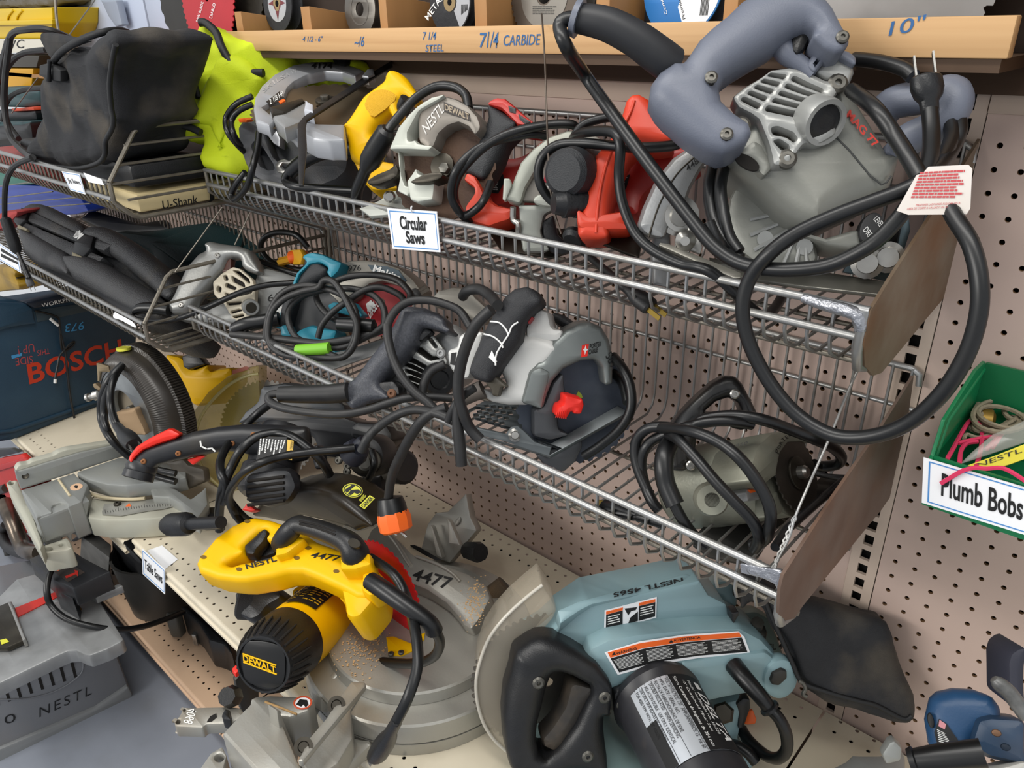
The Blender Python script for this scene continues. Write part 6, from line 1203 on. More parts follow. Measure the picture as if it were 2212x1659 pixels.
for a_ in (1.0, -.9, 2.1): p = cmm(.06, a_, .004); q = cmm(.2, a_, .004); s_ = lathe('screw_boss', YEL, m1, p, q, [(0, .011), (1, .0105), (1, .008)], 14); screw(s_, cmm(.2, a_, .004), B - A, .006)
fy1 = FP((620, 1200), -.5, (.04, -.35, .93))
def Q3(pts): return K(420, 1080, pts, 440 / 1269)
prism('handle', YEL, m1, fy1, Q3([(0, 390), (20, 350), (120, 230), (230, 150), (330, 105), (375, 95), (450, 112), (580, 150), (640, 170), (760, 250), (900, 300), (1000, 330), (1100, 390), (1150, 470), (1140, 560), (1060, 600), (1000, 600), (900, 545), (760, 480), (660, 440), (570, 440), (480, 465), (310, 495), (250, 495), (130, 480), (20, 440)]), -.055, 0, .012, s=1, res=3,
      holes=[Q3([(175, 385), (230, 350), (300, 320), (298, 280), (330, 240), (390, 185), (440, 170), (458, 195), (440, 240), (500, 262), (500, 330), (440, 350), (370, 370), (280, 385), (225, 405)])])
prism('body_block', YEL, m1, fy1.off(-.01), Q3([(900, 330), (1000, 300), (1100, 380), (1150, 470), (1140, 590), (1030, 720), (980, 735), (940, 715), (930, 650), (900, 520)]), -.075, .004, .01)
prism('body_block', YEL, m1, FP((800, 1290), -.45, (.15, -.75, .6)), Q3([(905, 400), (1030, 440), (1140, 560), (1130, 620), (1035, 725), (985, 735), (935, 712), (930, 660), (880, 600), (880, 480)]), -.06, 0, .008)
prism('trigger', BLK, m1, fy1, Q3([(305, 335), (300, 280), (345, 240), (400, 190), (440, 172), (455, 200), (430, 250), (385, 300), (370, 335)]), -.03, -.004, .01, s=1)
prism('trigger_well', BLK, m1, fy1, Q3([(380, 360), (430, 260), (500, 262), (500, 330), (440, 350)]), -.06, -.03, .004)
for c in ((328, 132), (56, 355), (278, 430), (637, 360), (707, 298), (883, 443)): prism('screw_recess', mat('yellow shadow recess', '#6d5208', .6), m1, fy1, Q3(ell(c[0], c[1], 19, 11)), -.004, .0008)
text('handwriting', INK, m1, fy1, 'NESTL', Q3([(325, 432)])[0], Q3([(515, 380)])[0], Q3([(315, 402)])[0], .001, wt=.03); text('handwriting', INK, m1, fy1, '4477', Q3([(718, 358)])[0], Q3([(905, 385)])[0], Q3([(735, 322)])[0], .001, wt=.02, shear=.2)
fch = fy1.off(.032)
prism('carry_post', YEL, m1, fy1, Q3([(503, 262), (520, 240), (620, 200), (690, 240), (640, 280), (575, 330), (500, 350)]), -.01, .018, .006); prism('carry_post', YEL, m1, fy1, Q3([(905, 350), (1010, 300), (1095, 330), (1100, 400), (1000, 430), (905, 430)]), -.01, .03, .006)
tube('carry_handle', BLK, m1, [fy1.at(Q3([p[:2]])[0], p[2]) for p in [(545, 275, .004), (560, 240, .02), (600, 190, .034), (650, 155, .04), (760, 180, .042), (880, 225, .042), (960, 270, .04), (1000, 330, .03), (1005, 375, .01)]], [.018, .0175, .0165, .0155, .0155, .0165, .019, .022, .023], k=5, seg=16)
for d in (-8, 10): tube('grip_groove', DARK, m1, [fy1.at(Q3([p])[0], .0575) for p in [(655, 140 + d), (760, 163 + d), (880, 208 + d)]], .0018)
prism('handle_recess', DST, m1, fy1, Q3(ell(995, 268, 40, 28, 20)), .055, .0595)
tube('cord_guard', RUB, m1, W((800, 1255, -.49), (830, 1275, -.49), (880, 1310, -.485), (925, 1342, -.475), (938, 1362, -.47)), [.013, .0135, .0125, .0115, .0125], k=4, seg=16)
prism('cord_boss', YEL, m1, fy1, Q3([(1040, 450), (1090, 420), (1150, 470), (1145, 570), (1090, 600), (1030, 560)]), -.03, .012, .01)
cable('cord', RUB, m1, [(938, 1360, -.47), (950, 1385, -.46), (940, 1415, -.455), (905, 1432, -.455), (850, 1432, -.455), (780, 1422, -.46), (720, 1405, -.46)], .0095)
cable('cord', RUB, m1, [(800, 1205, -.43), (850, 1240, -.44), (878, 1290, -.45), (893, 1345, -.49), (902, 1400, -.515), (900, 1450, -.535), (880, 1510, -.56), (855, 1560, -.575)], .0095)
cable('cord', RUB, m1, [(830, 1270, -.41), (825, 1310, -.42), (800, 1350, -.425), (760, 1380, -.43)], .0095); cable('cord', RUB, m1, [(838, 1290, -.41), (832, 1330, -.415), (800, 1370, -.42)], .0095)
A, B = W((858, 1556, -.575), (815, 1632, -.565)); plug(m1, A, B, .0165, BLK)
prism('lock_lever', BLK, m1, FP((560, 1290), -.53, (0, -.5, .85)), Q3([(245, 580), (300, 540), (420, 520), (520, 530), (540, 600), (440, 660), (400, 720), (340, 745), (250, 700)]), -.06, 0, .01, s=1)
A, B = W(*Y6([(640, 960, -.52), (430, 930, -.55)])); lathe('depth_knob', mat('knurled black', '#1c1c1e', .55, bump=1, bs=1500), m1, A, B, [(0, .011), (.2, .012), (.22, .026), (.9, .028), (1, .024)], 30)
# right-hand pivot hardware
def L7(pts): return K(900, 1125, pts, 712 / 2212)
fr7 = FP((990, 1390), -.3, (.5, -.8, .3))
prism('pivot_bracket', SAG, m1, FP((960, 1360), -.28, (.3, -.8, .5)), L7([(165, 740), (200, 600), (240, 575), (290, 600), (370, 700), (330, 760), (240, 780)]), -.02, 0, .004, holes=[L7([(235, 620), (280, 640), (320, 720), (240, 720)])])
prism('black_rail', BLK, m1, fr7, L7([(150, 780), (350, 840), (340, 900), (290, 930), (150, 880)]), -.03, 0, .004)
A, B = fr7.at(L7([(330, 760)])[0], .0), fr7.at(L7([(270, 900)])[0], .03); lathe('lock_bolt', BLK, m1, A, B, [(0, .014), (.4, .016), (.42, .018), (.62, .018), (.64, .008), (1, .007)], 14)
lathe('stop_post', mat('grey cast post', '#8d8a80', .5, .3, dirt=.4), m1, *W(*L7([(235, 930, -.3), (270, 1180, -.3)])), [(0, .02), (.3, .022), (.9, .022), (1, .015)], 20)
prism('red_clip', REDB, m1, fr7, L7([(190, 950), (310, 1010), (310, 1075), (210, 1040)]), -.004, .012, .004)
lathe('dust_port', mat('ribbed dusty rubber', '#4d473e', .8, bump=1, bs=700, dirt=.6, dc='#b58c58'), m1, *W(*L7([(400, 610, -.25), (600, 440, -.2)])), [(0, .024), (.5, .022), (1, .021)], 24)
# rear fence half
fr8 = FP((960, 1160), -.2, (-.75, -.55, .3))
prism('rear_fence', SAG, m1, FP((960, 1170), -.2, (.3, -.8, .5)), X6([(1590, 1260), (1650, 1030), (1730, 920), (1840, 910), (2020, 735), (2060, 960), (2110, 1060), (2120, 1090), (1860, 1400), (1760, 1360)]), -.03, 0, .003)
prism('fence_rib', SAG, m1, FP((960, 1170), -.21, (.3, -.8, .5)), X6([(1680, 1040), (1700, 1060), (1790, 1350), (1740, 1330)]), -.004, .012, .001); prism('fence_rib', SAG, m1, FP((980, 1160), -.21, (.3, -.8, .5)), X6([(1840, 980), (1870, 1010), (1960, 1230), (1860, 1210)]), -.004, .012, .001)
prism('fence_slot', SAG, m1, FP((960, 1170), -.2, (.3, -.8, .5)), X6(ell(1935, 1005, 50, 22, -60)), 0, .006, .002)
A, B = W(*X6([(2000, 1270, -.18), (2160, 1300, -.19)])); lathe('fence_knob', BLK, m1, A, B, [(0, .006), (.25, .006), (.26, .017), (.8, .02), (1, .017)], 9)
prism('rear_bar', BLK, m1, FP((900, 1190), -.17, (.1, -.6, .8)), X6([(1480, 1230), (1520, 1220), (1780, 1330), (1810, 1380), (2212, 1500), (2212, 1540), (1750, 1420)]), -.02, 0, .004)

# --- blue-green miter saw at the right
BGN = mat('blue green enamel', '#84a0a6', .42, .05, n=.2, ns=8, col2='#76939b', dirt=.2, dc='#a09a84')
m2 = thing('miter_saw', 'blue-green miter saw with black D-handle at the right end of shelf', 'saw', (-.35, -.25, .491))
nd = V((.72, -.66, .2)); fd = FP((1690, 1420), -.13, nd)
L9 = lambda pts: K(1080, 1220, pts, 400 / 1269)
prism('guard_case', BGN, m2, fd, L7([(720, 870), (850, 800), (940, 720), (960, 690), (1150, 560), (1200, 550), (1600, 470), (1820, 420), (1900, 400), (1960, 500), (2080, 560), (2120, 700), (2080, 760), (1600, 790), (1400, 800), (1250, 850), (1130, 900), (1000, 960), (800, 1000)]), -.10, -.02, .004)
prism('arm_case', BGN, m2, fd, L7([(1130, 930), (1170, 860), (1290, 800), (1500, 760), (1900, 725), (2180, 720), (2330, 800), (2420, 900), (2450, 1000), (2440, 1080), (2340, 1150), (2200, 1180), (1840, 1260), (1780, 1010), (1560, 1050), (1330, 1160), (1200, 1100)]), -.08, .012, .014)
prism('front_plate', BGN, m2, fd, L7([(1780, 960), (2000, 920), (2350, 880), (2440, 960), (2440, 1080), (2340, 1150), (2150, 1180), (1850, 1240)]), 0, .018, .008)
prism('pivot_disc', BGN, m2, fd, L8_([(480, 1200), (440, 1100), (470, 1010), (540, 940), (620, 920), (690, 1000), (700, 1090), (640, 1170), (540, 1220)]) if 0 else K(1500, 1125, ell(585, 1070, 118, 140, 20), 712 / 2212), 0, .024, .008)
prism('end_cap', mat('hex socket black', '#2b2a27', .5, dirt=.3), m2, fd, K(1500, 1125, [(512, 1080), (530, 1030), (590, 1000), (625, 1015), (625, 1060), (570, 1110), (525, 1105)], 712 / 2212), .02, .03, .003)
def L8(pts): return K(1500, 1125, pts, 712 / 2212)
prism('hinge_ear', BGN, m2, FP((1570, 1290), -.1, (.5, -.7, .5)), L8([(40, 480), (150, 400), (220, 395), (280, 430), (300, 500), (290, 580), (240, 610), (170, 600), (150, 540), (90, 520)]), -.06, 0, .016, s=1)
prism('rear_case', mat('grey green enamel', '#7d8f8b', .45, .1, dirt=.3), m2, FP((1640, 1370), -.08, (.5, -.7, .5)), L8([(215, 720), (240, 620), (420, 600), (500, 650), (560, 780), (600, 900), (640, 980), (400, 960), (300, 760)]), -.05, 0, .01)
A, B = W(*L8([(400, 770, -.12), (425, 680, -.13)])); lathe('top_bolt', SCR, m2, A, B, [(0, .016), (.3, .017), (.45, .015), (.5, .009), (1, .009)], 12)
prism('latch', BLK, m2, fd, L8([(250, 620), (300, 610), (300, 640), (265, 690), (250, 670)]), -.02, 0, .003)
fl = fd.off(.0125)
wl = prism('warning_label', PAP, m2, fl, L7([(1262, 885), (1500, 810), (1800, 765), (2160, 742), (2200, 780), (2240, 890), (1900, 920), (1600, 965), (1350, 1035)]), 0, .0006)
prism('label_band', ORG, wl, fl, L7([(1282, 885), (1500, 822), (1800, 777), (2165, 750), (2180, 780), (1800, 812), (1520, 855), (1300, 920)]), .0006, .001)
prism('label_text_field', INK, wl, fl, L7([(1302, 925), (1522, 860), (1800, 816), (2182, 784), (2220, 880), (1900, 905), (1600, 948), (1360, 1018)]), .0006, .001)
text('lettering', INK, wl, fl, 'WARNING', L7([(1340, 900)])[0], L7([(1478, 865)])[0], L7([(1335, 882)])[0], .0014, wt=.015); text('lettering', INK, wl, fl, 'ADVERTENCIA', L7([(1725, 812)])[0], L7([(1905, 790)])[0], L7([(1723, 795)])[0], .0014, wt=.015)
for x, y in ((1325, 895), (1708, 812)): prism('warning_triangle', INK, wl, fl, L7([(x - 14, y + 8), (x, y - 14), (x + 14, y + 4)]), .001, .0014)
for q in ([(1310, 935), (1520, 870), (1540, 960), (1362, 1008)], [(1530, 868), (1720, 832), (1740, 922), (1552, 955)], [(1730, 832), (1960, 806), (1970, 895), (1750, 920)], [(1970, 806), (2180, 790), (2205, 872), (1985, 892)]): bars('fine_print', INKW, wl, fl, L7(q), 9, .0014, .35, .15, 6, 5)
fu = fd.off(-.0195)
w2 = prism('warning_label', PAP, m2, fu, L7([(1262, 602), (1612, 512), (1608, 650), (1258, 745)]), 0, .0006)
for q, col in (([(1272, 610), (1385, 582), (1383, 600), (1272, 630)], ORG), ([(1492, 552), (1602, 525), (1602, 545), (1492, 572)], ORG), ([(1272, 632), (1383, 602), (1382, 700), (1270, 728)], INK), ([(1492, 574), (1602, 547), (1600, 642), (1490, 672)], INK)): prism('label_field', col, w2, fu, L7(q), .0006, .001)
prism('hand_symbol', INK, w2, fu, L7([(1395, 590), (1440, 585), (1480, 580), (1470, 600), (1440, 605), (1420, 635)]), .0006, .001); prism('blade_symbol', INK, w2, fu, L7([(1420, 690), (1435, 650), (1485, 610), (1485, 672)]), .0006, .001)
bars('fine_print', INKW, w2, fu, L7([(1280, 640), (1370, 618), (1368, 690), (1278, 712)]), 4, .0012, .4, .3, 3); bars('fine_print', INKW, w2, fu, L7([(1498, 582), (1596, 558), (1594, 630), (1496, 652)]), 4, .0012, .4, .3, 3)
ftp = FP((1400, 1270), -.19, (.05, -.2, .97)) if 0 else F(fd.at(L7([(1500, 500)])[0], -.02), (.35, -.32, .88))
text('handwriting', INK, m2, ftp, 'NESTL 4565', L7([(1785, 380)])[0], L7([(1318, 482)])[0], L7([(1790, 412)])[0], .0035, wt=.025)
prism('case_top', BGN, m2, ftp, L7([(945, 600), (1080, 540), (1300, 480), (1600, 410), (1800, 355), (1850, 365), (1890, 410), (1600, 475), (1180, 560), (1100, 600), (965, 690)]), -.06, .001, .003)
text('handwriting', INK, m2, FP((1640, 1370), -.08, (.5, -.7, .5)), 'NESTL 4', L8([(395, 880)])[0], L8([(590, 860)])[0], L8([(395, 840)])[0], .001, wt=.01)
# black loop handle with trigger
fhd = FP((1200, 1500), -.40, (.72, -.6, .35))
prism('handle', BLK, m2, fhd, L7([(585, 1340), (600, 1180), (640, 1050), (665, 920), (770, 845), (830, 815), (890, 812), (960, 825), (1080, 885), (1220, 975), (1300, 1080), (1322, 1130), (1320, 1200), (1300, 1300), (1270, 1330), (1270, 1420), (1290, 1600), (1290, 1720), (640, 1720), (600, 1560)]), -.07, 0, .03, s=1, res=5, holes=[L7([(990, 1045), (920, 1075), (885, 1170), (855, 1290), (825, 1390), (812, 1500), (830, 1600), (870, 1635), (960, 1560), (1080, 1400), (1185, 1180), (1180, 1130), (1060, 1065)])], hs=1)
prism('trigger', mat('dusty dark trigger', '#2c2926', .6, dirt=.4), m2, fhd, L7([(1040, 1085), (1180, 1125), (1195, 1165), (1080, 1400), (1000, 1540), (920, 1570), (850, 1530), (840, 1470), (900, 1400), (990, 1260)]), -.06, -.012, .016, s=1)
for c in ((815, 1080), (1258, 1178), (1145, 1572)): screw(m2, fhd.at(L7([c])[0], -.004), fhd.n, .0085)
# motor with rating plate
A = fd.at((1415, 1500), .0); rv = (A - CAM).normalized(); nm = RGT * .47 + DWN * .88; nm = (nm - rv * nm.dot(rv)).normalized() * .8 - rv * .6; B = A + nm * .2
prism('motor_flange', BLK, m2, fd, L7([(1320, 1160), (1500, 1080), (1660, 1035), (1800, 1020), (1840, 1060), (1850, 1180), (1700, 1300), (1400, 1420), (1330, 1280)]), 0, .022, .008)
for c in ((1380, 1225), (1822, 1095)): screw(m2, fd.at(L7([c])[0], .023), fd.n, .0095)
mo = lathe('motor', mat('black enamel motor', '#232326', .4, n=.3, ns=60, col2='#35353a', dirt=.3), m2, A, B, [(0, .064), (.06, .067), (.12, .062), (1, .060)], 48)
cm0 = cylmap(A, B, .0612, (0, -.25, 1)); cm2 = lambda t, a, h=0: cm0(.12 + (t - .14) * .76, a * 1.15, h)
lab = cylpatch('rating_plate', mat('silver foil label', '#c9ced4', .3, .4), m2, cm2, .14, .95, -.95, .62, .0008, 24)
cylpatch('plate_band', INK, lab, cm2, .14, .95, -.95, -.22, .0012, 14); cylpatch('plate_band', INK, lab, cm2, .5, .95, .38, .62, .0012, 8)
sg_ = -1
cyltext('lettering', INKW, lab, cm2, 'DELTA', .34, .86, -.66, -.86, .0018, .02, .2)
for t, a in ((.24, -.78), (.29, -.68)): pass
cylpatch('triangle_mark', INKW, lab, cm2, .22, .30, -.85, -.72, .0018, 3)
cyltext('lettering', INKW, lab, cm2, 'Model No./Modelo No. 36-220', .22, .80, -.56, -.62, .0018)
cyltext('lettering', INKW, lab, cm2, '10" Compound Miter Saw', .22, .78, -.43, -.50, .0018); cyltext('lettering', INKW, lab, cm2, 'Sierra Compuesta de Ingletes de 254 mm', .17, .92, -.28, -.36, .0018)
for k, s_ in enumerate(('VOLTS/VOLTIOS: 120   AMPS/AMPERIOS: 15   Hz: 60', 'MFG. DATE / SERIAL NO.', 'FECHA DE FABRICACION/NO. DE SERIE', 'DOUBLE INSULATED   WHEN SERVICING', 'AISLACION DOBLE   USE ONLY IDENTICAL', 'USE ONLY SAW BLADES RECOMMENDED', 'FOR 4000 RPM WITH 5/8" ARBOR')): cyltext('lettering', INK, lab, cm2, s_, .17, [.92, .55, .72, .75, .78, .72, .66][k], -.12 + k * .105, -.185 + k * .105, .0016)
for a in (-.2, .12, .34): cylpatch('plate_line', INK, lab, cm2, .15, .94, a, a + .008, .0014, 2)
# cord
A = fd.at(L8([(265, 970)])[0], .018); tube('cord_guard', RUB, m2, [A] + [fd.at(p, h) for p, h in zip(L8([(330, 1050), (400, 1130), (460, 1200), (505, 1260)]), (.04, .055, .065, .07))], [.013, .0125, .0115, .0105, .0095], k=4, seg=16)
lathe('guard_flange', RUB, m2, fd.at(L8([(495, 1245)])[0], .069), fd.at(L8([(515, 1270)])[0], .071), [(0, .011), (.2, .0135), (.8, .0135), (1, .01)], 16)
cable('cord', RUB, m2, L8([(510, 1265, -.2), (570, 1330, -.2), (615, 1430, -.2), (620, 1530, -.2), (570, 1590, -.2), (490, 1580, -.19), (400, 1510, -.18), (340, 1440, -.17), (320, 1400, -.16)]), .0105)
cable('cord', RUB, m2, L8([(200, 1500, -.2), (280, 1510, -.2), (360, 1560, -.2), (410, 1620, -.2)]), .0105); cable('cord', RUB, m2, L8([(330, 1420, -.16), (370, 1510, -.18), (390, 1600, -.2)]), .0105)
prism('base_column', BGN, m2, FP((1560, 1580), -.2, (.6, -.7, .3)), L8([(120, 1240), (330, 1190), (380, 1230), (330, 1400), (310, 1500), (420, 1659), (300, 1720), (100, 1720), (150, 1440)]), -.1, 0, .02)
prism('bevel_scale', BLK, m2, FP((1600, 1550), -.17, (.6, -.7, .3)), L8([(280, 1230), (330, 1190), (375, 1200), (380, 1260), (330, 1400), (295, 1400), (300, 1300)]), -.01, .012, .004)
lathe('bevel_bolt', DST, m2, *[FP((1560, 1545), -.2, (.6, -.7, .3)).at(L8([(195, 1290)])[0], h) for h in (0, .014)], [(0, .016), (.8, .016), (1, .012)], 6)
prism('orange_lever', ORG, m2, FP((1620, 1560), -.12, (.4, -.7, .6)), L8([(335, 1365), (360, 1280), (390, 1265), (405, 1300), (418, 1335), (410, 1365), (360, 1370)]), -.01, 0, .003)
# turning base of this saw
c2 = V((-.42, -.33, 0))
vl('base', mat('blue green base casting', '#7f9796', .5, .2, dirt=.4), [(.4915, .14), (.54, .138), (.545, .12), (.55, .02)], m2, c2)
tag(cable('steel_pin', DST, None, [(1248, 1290, -.12), (1256, 1300, -.12), (1275, 1310, -.12)], .009), 'short steel pin sticking up behind the blue-green saw guard', 'pin') if 0 else cable('rear_pin', DST, m2, [(1246, 1280, -.12), (1258, 1298, -.12), (1278, 1312, -.12)], .009)
CLR = mat('clear scratched plastic', '#c9c0ae', .12, alpha=.36, n=.4, ns=6, col2='#a8916a')
cg = fd.off(-.03)
cgo = L7([(845, 430), (760, 495), (640, 600), (540, 710), (470, 820), (415, 980), (398, 1100), (410, 1230), (450, 1360), (520, 1470), (610, 1560), (640, 1400), (650, 1060), (690, 920), (800, 800), (920, 660), (945, 600), (900, 510)])
prism('clear_guard', CLR, m2, cg, cgo, -.07, 0, .006, s=1)
tube('guard_edge', mat('bright clear edge', '#d9d3c6', .2, alpha=.7), m2, [cg.at(p, .001) for p in L7([(845, 430), (760, 495), (640, 600), (540, 710), (470, 820), (415, 980), (398, 1100), (410, 1230), (450, 1360), (520, 1470), (600, 1545)])], .0025, k=4)
blade(m2, F(fd.at(L7([(880, 1080)])[0], -.06), fd.n), .115, GRB, 60)
# dust bag
db = thing('dust_bag', 'black cloth dust bag hanging behind the blue-green miter saw', 'bag', (-.2, -.1, .5))
fdb = FP((1830, 1440), -.10, (.45, -.8, .4))
crumple(prism('bag', CLO, db, fdb, L8([(300, 420), (380, 385), (450, 400), (530, 470), (730, 560), (900, 600), (1160, 650), (1260, 675), (1300, 700), (1360, 790), (1385, 850), (1420, 1010), (1475, 1200), (1465, 1310), (1440, 1345), (1350, 1355), (1180, 1335), (1060, 1290), (900, 1230), (760, 1160), (700, 1080), (620, 900), (540, 740), (480, 600), (380, 560), (310, 600)]), -.07, 0, .025, s=1, res=3), .008, 18, amp2=.008, sc2=12)
tube('seam', PIP, db, [fdb.at(p, .004) for p in L8([(440, 430), (500, 600), (580, 780), (660, 960), (720, 1080), (860, 1140), (1100, 1210), (1220, 1240), (1400, 1330), (1460, 1310)])], .0035, k=4)
tube('wire_clip', SCR, db, [fdb.at(p, .006) for p in L8([(700, 1075), (730, 1090), (745, 1130), (730, 1165), (755, 1180)])], .003, k=4)
# ================================================================ rear tools on the shelf
def R7(pts): return K(0, 700, pts)
def R2(pts): return K(0, 980, pts, 320 / 2212)
def R3(pts): return K(180, 700, pts, 320 / 2212)
def M7(pts): return K(250, 850, pts, 400 / 2212)
GBA = mat('grey cast base', '#9c9e9b', .42, .4, n=.3, ns=9, col2='#848682', bump=.06, bs=300, dirt=.25, dc='#aaa58e')
# --- rear miter saw with the ribbed guard
m3 = thing('miter_saw', 'grey based miter saw with ribbed black guard at rear left of shelf', 'saw', (-1.65, -.5, .491))
zb = FZ(.585)
prism('base_table', GBA, m3, zb, R2([(310, 540), (700, 420), (1080, 295), (1110, 290), (1165, 350), (1300, 440), (1312, 460), (1222, 712), (1010, 800), (975, 745), (900, 725), (800, 760), (772, 795), (778, 870), (600, 930), (545, 970)]), -.085, 0, .004)
prism('base_wall', GBA, m3, FV(R2([(545, 970)])[0], R2([(1222, 712)])[0], .585).off(-.002), R2([(560, 985), (1215, 730), (1340, 700), (1300, 950), (1320, 1100), (1080, 1200), (1070, 1330), (1000, 1240), (640, 1340)]), -.03, 0, .003)
prism('bolt_boss', mat('dusty rim', '#b0a48c', .6), m3, FZ(.56), R2([(800, 870), (810, 850), (980, 830), (1040, 870), (1040, 920), (980, 950), (840, 990), (820, 950)]), -.02, 0, .004, holes=[R2(ell(905, 902, 72, 36, -10))])
prism('side_rail', mat('cream edge casting', '#b4b3a4', .5, .2, dirt=.3), m3, FZ(.545), R2([(88, 430), (250, 385), (330, 560), (520, 980), (640, 1340), (600, 1440), (480, 1250), (300, 900), (140, 600)]), -.04, 0, .008, holes=[R2(ell(160, 432, 42, 22, -10))])
prism('foot', mat('cream edge casting', '#b4b3a4', .5, .2, dirt=.3), m3, FZ(.52), R2([(600, 1430), (640, 1360), (1000, 1240), (1050, 1300), (1080, 1400), (1000, 1440), (720, 1480), (620, 1480)]), -.05, 0, .008, holes=[R2(ell(715, 1420, 55, 30, -8)), R2(ell(905, 1352, 22, 14))])
ffp = FV(R2([(310, 540)])[0], R2([(1150, 270)])[0], .585)
prism('fence', GBA, m3, ffp, R2([(228, 265), (270, 270), (480, 210), (700, 140), (1200, -10), (1850, -150), (1870, 40), (1790, 60), (1150, 270), (1080, 298), (700, 418), (318, 538), (250, 380)]), -.014, 0, .003)
prism('fence_top', mat('cream edge casting', '#b4b3a4', .5, .2, dirt=.3), m3, ffp.off(-.01), R2([(228, 262), (260, 200), (300, 170), (420, 160), (480, 120), (800, 30), (880, -20), (1000, -60), (1850, -190), (1850, -150), (1200, -10), (700, 140), (270, 272)]), -.02, .004, .004)
tube('decal_stripe', mat('cream groove', '#c0b394', .8), m3, [zb.at(p, .0006) for p in R2([(880, 392), (1050, 635)])], .0028)
de = prism('warning_decal', mat('peach decal', '#d8b08e', .6), m3, zb, R2(ell(1140, 495, 96, 48, -12)), 0, .0006); prism('decal_mark', INK, de, zb, R2([(1100, 490), (1130, 470), (1165, 480), (1150, 520), (1120, 505)]), .0006, .001)
prism('fence_clamp', BLK, m3, FP((45, 1000), -.48, (.6, -.6, .5)), R2([(220, 160), (280, 110), (370, 70), (400, 100), (390, 130), (300, 180), (240, 250)]), -.02, 0, .006, s=1)
bars('clamp_marks', INKW, m3, FP((45, 1000), -.48, (.6, -.6, .5)), R2([(298, 85), (360, 78), (365, 122), (302, 128)]), 1, .001, .9, 0, 7)
prism('side_channel', DST, m3, FP((20, 1025), -.5, (.6, -.6, .4)), R2([(80, 160), (210, 150), (250, 370), (190, 400), (130, 340)]), -.02, 0, .003)
lathe('fence_screw', DST, m3, ffp.at(R2([(378, 330)])[0], 0), ffp.at(R2([(378, 330)])[0], .002), [(0, .0075), (1, .0065), (.5, .004)], 14)
zt = FZ(.588)
prism('turntable', GBA, m3, zt, R7([(612, 1190), (620, 1175), (940, 1065), (1200, 1040), (1480, 1080), (1480, 1220), (1400, 1240), (1190, 1262), (1000, 1285), (850, 1275), (700, 1235)]), -.035, 0, .003)
prism('base_front', mat('cream edge casting', '#b4b3a4', .5, .2, dirt=.3), m3, FZ(.545), R7([(700, 1540), (720, 1380), (830, 1395), (1160, 1395), (1400, 1370), (1490, 1450), (1500, 1490), (1380, 1530), (1200, 1550), (1000, 1560), (830, 1560)]), -.05, 0, .004)
sc = prism('scale_plate', mat('pale aluminium scale', '#a9a8a0', .45, .4, n=.3), m3, FZ(.547), R7([(812, 1495), (830, 1435), (1000, 1415), (1200, 1395), (1350, 1378), (1440, 1435), (1300, 1470), (1180, 1485), (960, 1525), (815, 1515)]), 0, .0015)
bm = bmesh.new()
for k in range(28):
    t = k / 27; a = (840 + 560 * t, 1508 - 60 * t - 14 * math.sin(t * 3.1)); L_ = 16 if k % 5 else 30
    addtube(bm, [FZ(.5488).at(R7([a])[0]), FZ(.5488).at(R7([(a[0] - 4, a[1] - L_)])[0])], .0004, 4)
bm2('scale_marks', bm, INK, sc)
prism('orange_mark', ORG, sc, FZ(.547), R7([(1000, 1452), (1030, 1425), (1045, 1450)]), .0015, .002); screw(sc, FZ(.5485).at(R7([(937, 1437)])[0]), (0, 0, 1), .008, DST)
tube('rim_bead', mat('cream groove', '#c0b394', .8), m3, [FZ(.553).at(p) for p in R7([(725, 1352), (800, 1378), (920, 1392), (1060, 1395), (1155, 1388)])], .004, k=4)
prism('miter_arm', GBA, m3, FZ(.57), R7([(1180, 1265), (1300, 1285), (1400, 1310), (1520, 1390), (1600, 1330), (1640, 1300), (1655, 1430), (1570, 1550), (1500, 1530), (1440, 1430), (1340, 1375), (1215, 1370)]), -.04, 0, .005)
A, B = W(*R7([(1760, 1580, -.54), (1330, 1600, -.56)])); lathe('miter_knob', BLK, m3, A, B, [(0, .011), (.55, .011), (.56, .018), (.62, .022), (.9, .022), (1, .016)], 14)
prism('knob_socket', BLK, m3, FZ(.545), R7([(1560, 1490), (1600, 1450), (1760, 1440), (1780, 1560), (1600, 1570)]), -.03, 0, .01, s=1)
# guard: a tyre-like ribbed rim
gc = FY(-.42).at((308, 884)); gr = .146
def tread(name, m, parent, c, ax, r, a0, a1, prof, ribs, amp, n):
    ax = V(ax).normalized(); e = (V((0, 0, 1)) - ax * ax.z).normalized(); g = ax.cross(e); bm = bmesh.new(); R = []
    for i in range(n + 1):
        a = math.radians(a0 + (a1 - a0) * i / n)
        R.append([bm.verts.new(c + ax * w_ + (e * math.cos(a) + g * math.sin(a)) * (q + (amp * abs(math.sin(a * ribs)) if rb else 0))) for w_, q, rb in prof])
    for A, B in zip(R, R[1:]):
        for k in range(len(prof) - 1): bm.faces.new((A[k], A[k + 1], B[k + 1], B[k]))
    return bm2(name, bm, m, parent, 50)
RIBP = mat('glossy ribbed black', '#37332f', .32, n=.3, ns=20, col2='#4a443c', dirt=.35, dc='#6b6250')
ga3 = V((.12, -1, .05)).normalized()
tread('ribbed_guard', RIBP, m3, gc, ga3, gr, -125, 62, [(-.05, gr - .02, 0), (-.045, gr - .004, 0), (-.04, gr, 1), (-.012, gr + .002, 1), (-.008, gr - .004, 0), (.012, gr - .006, 0), (.022, gr - .012, 0), (.034, gr - .026, 1), (.036, gr - .034, 0), (.038, gr - .04, 0)], 76, .0045, 760)
gf = F(gc, ga3)
prism2('guard_disc', mat('satin silver disc', '#9b9fa0', .35, .6, n=.2), m3, gf, circ(gr - .036, 64), .02, .036, .004, [circ(.055, 40, -.01, 0)])
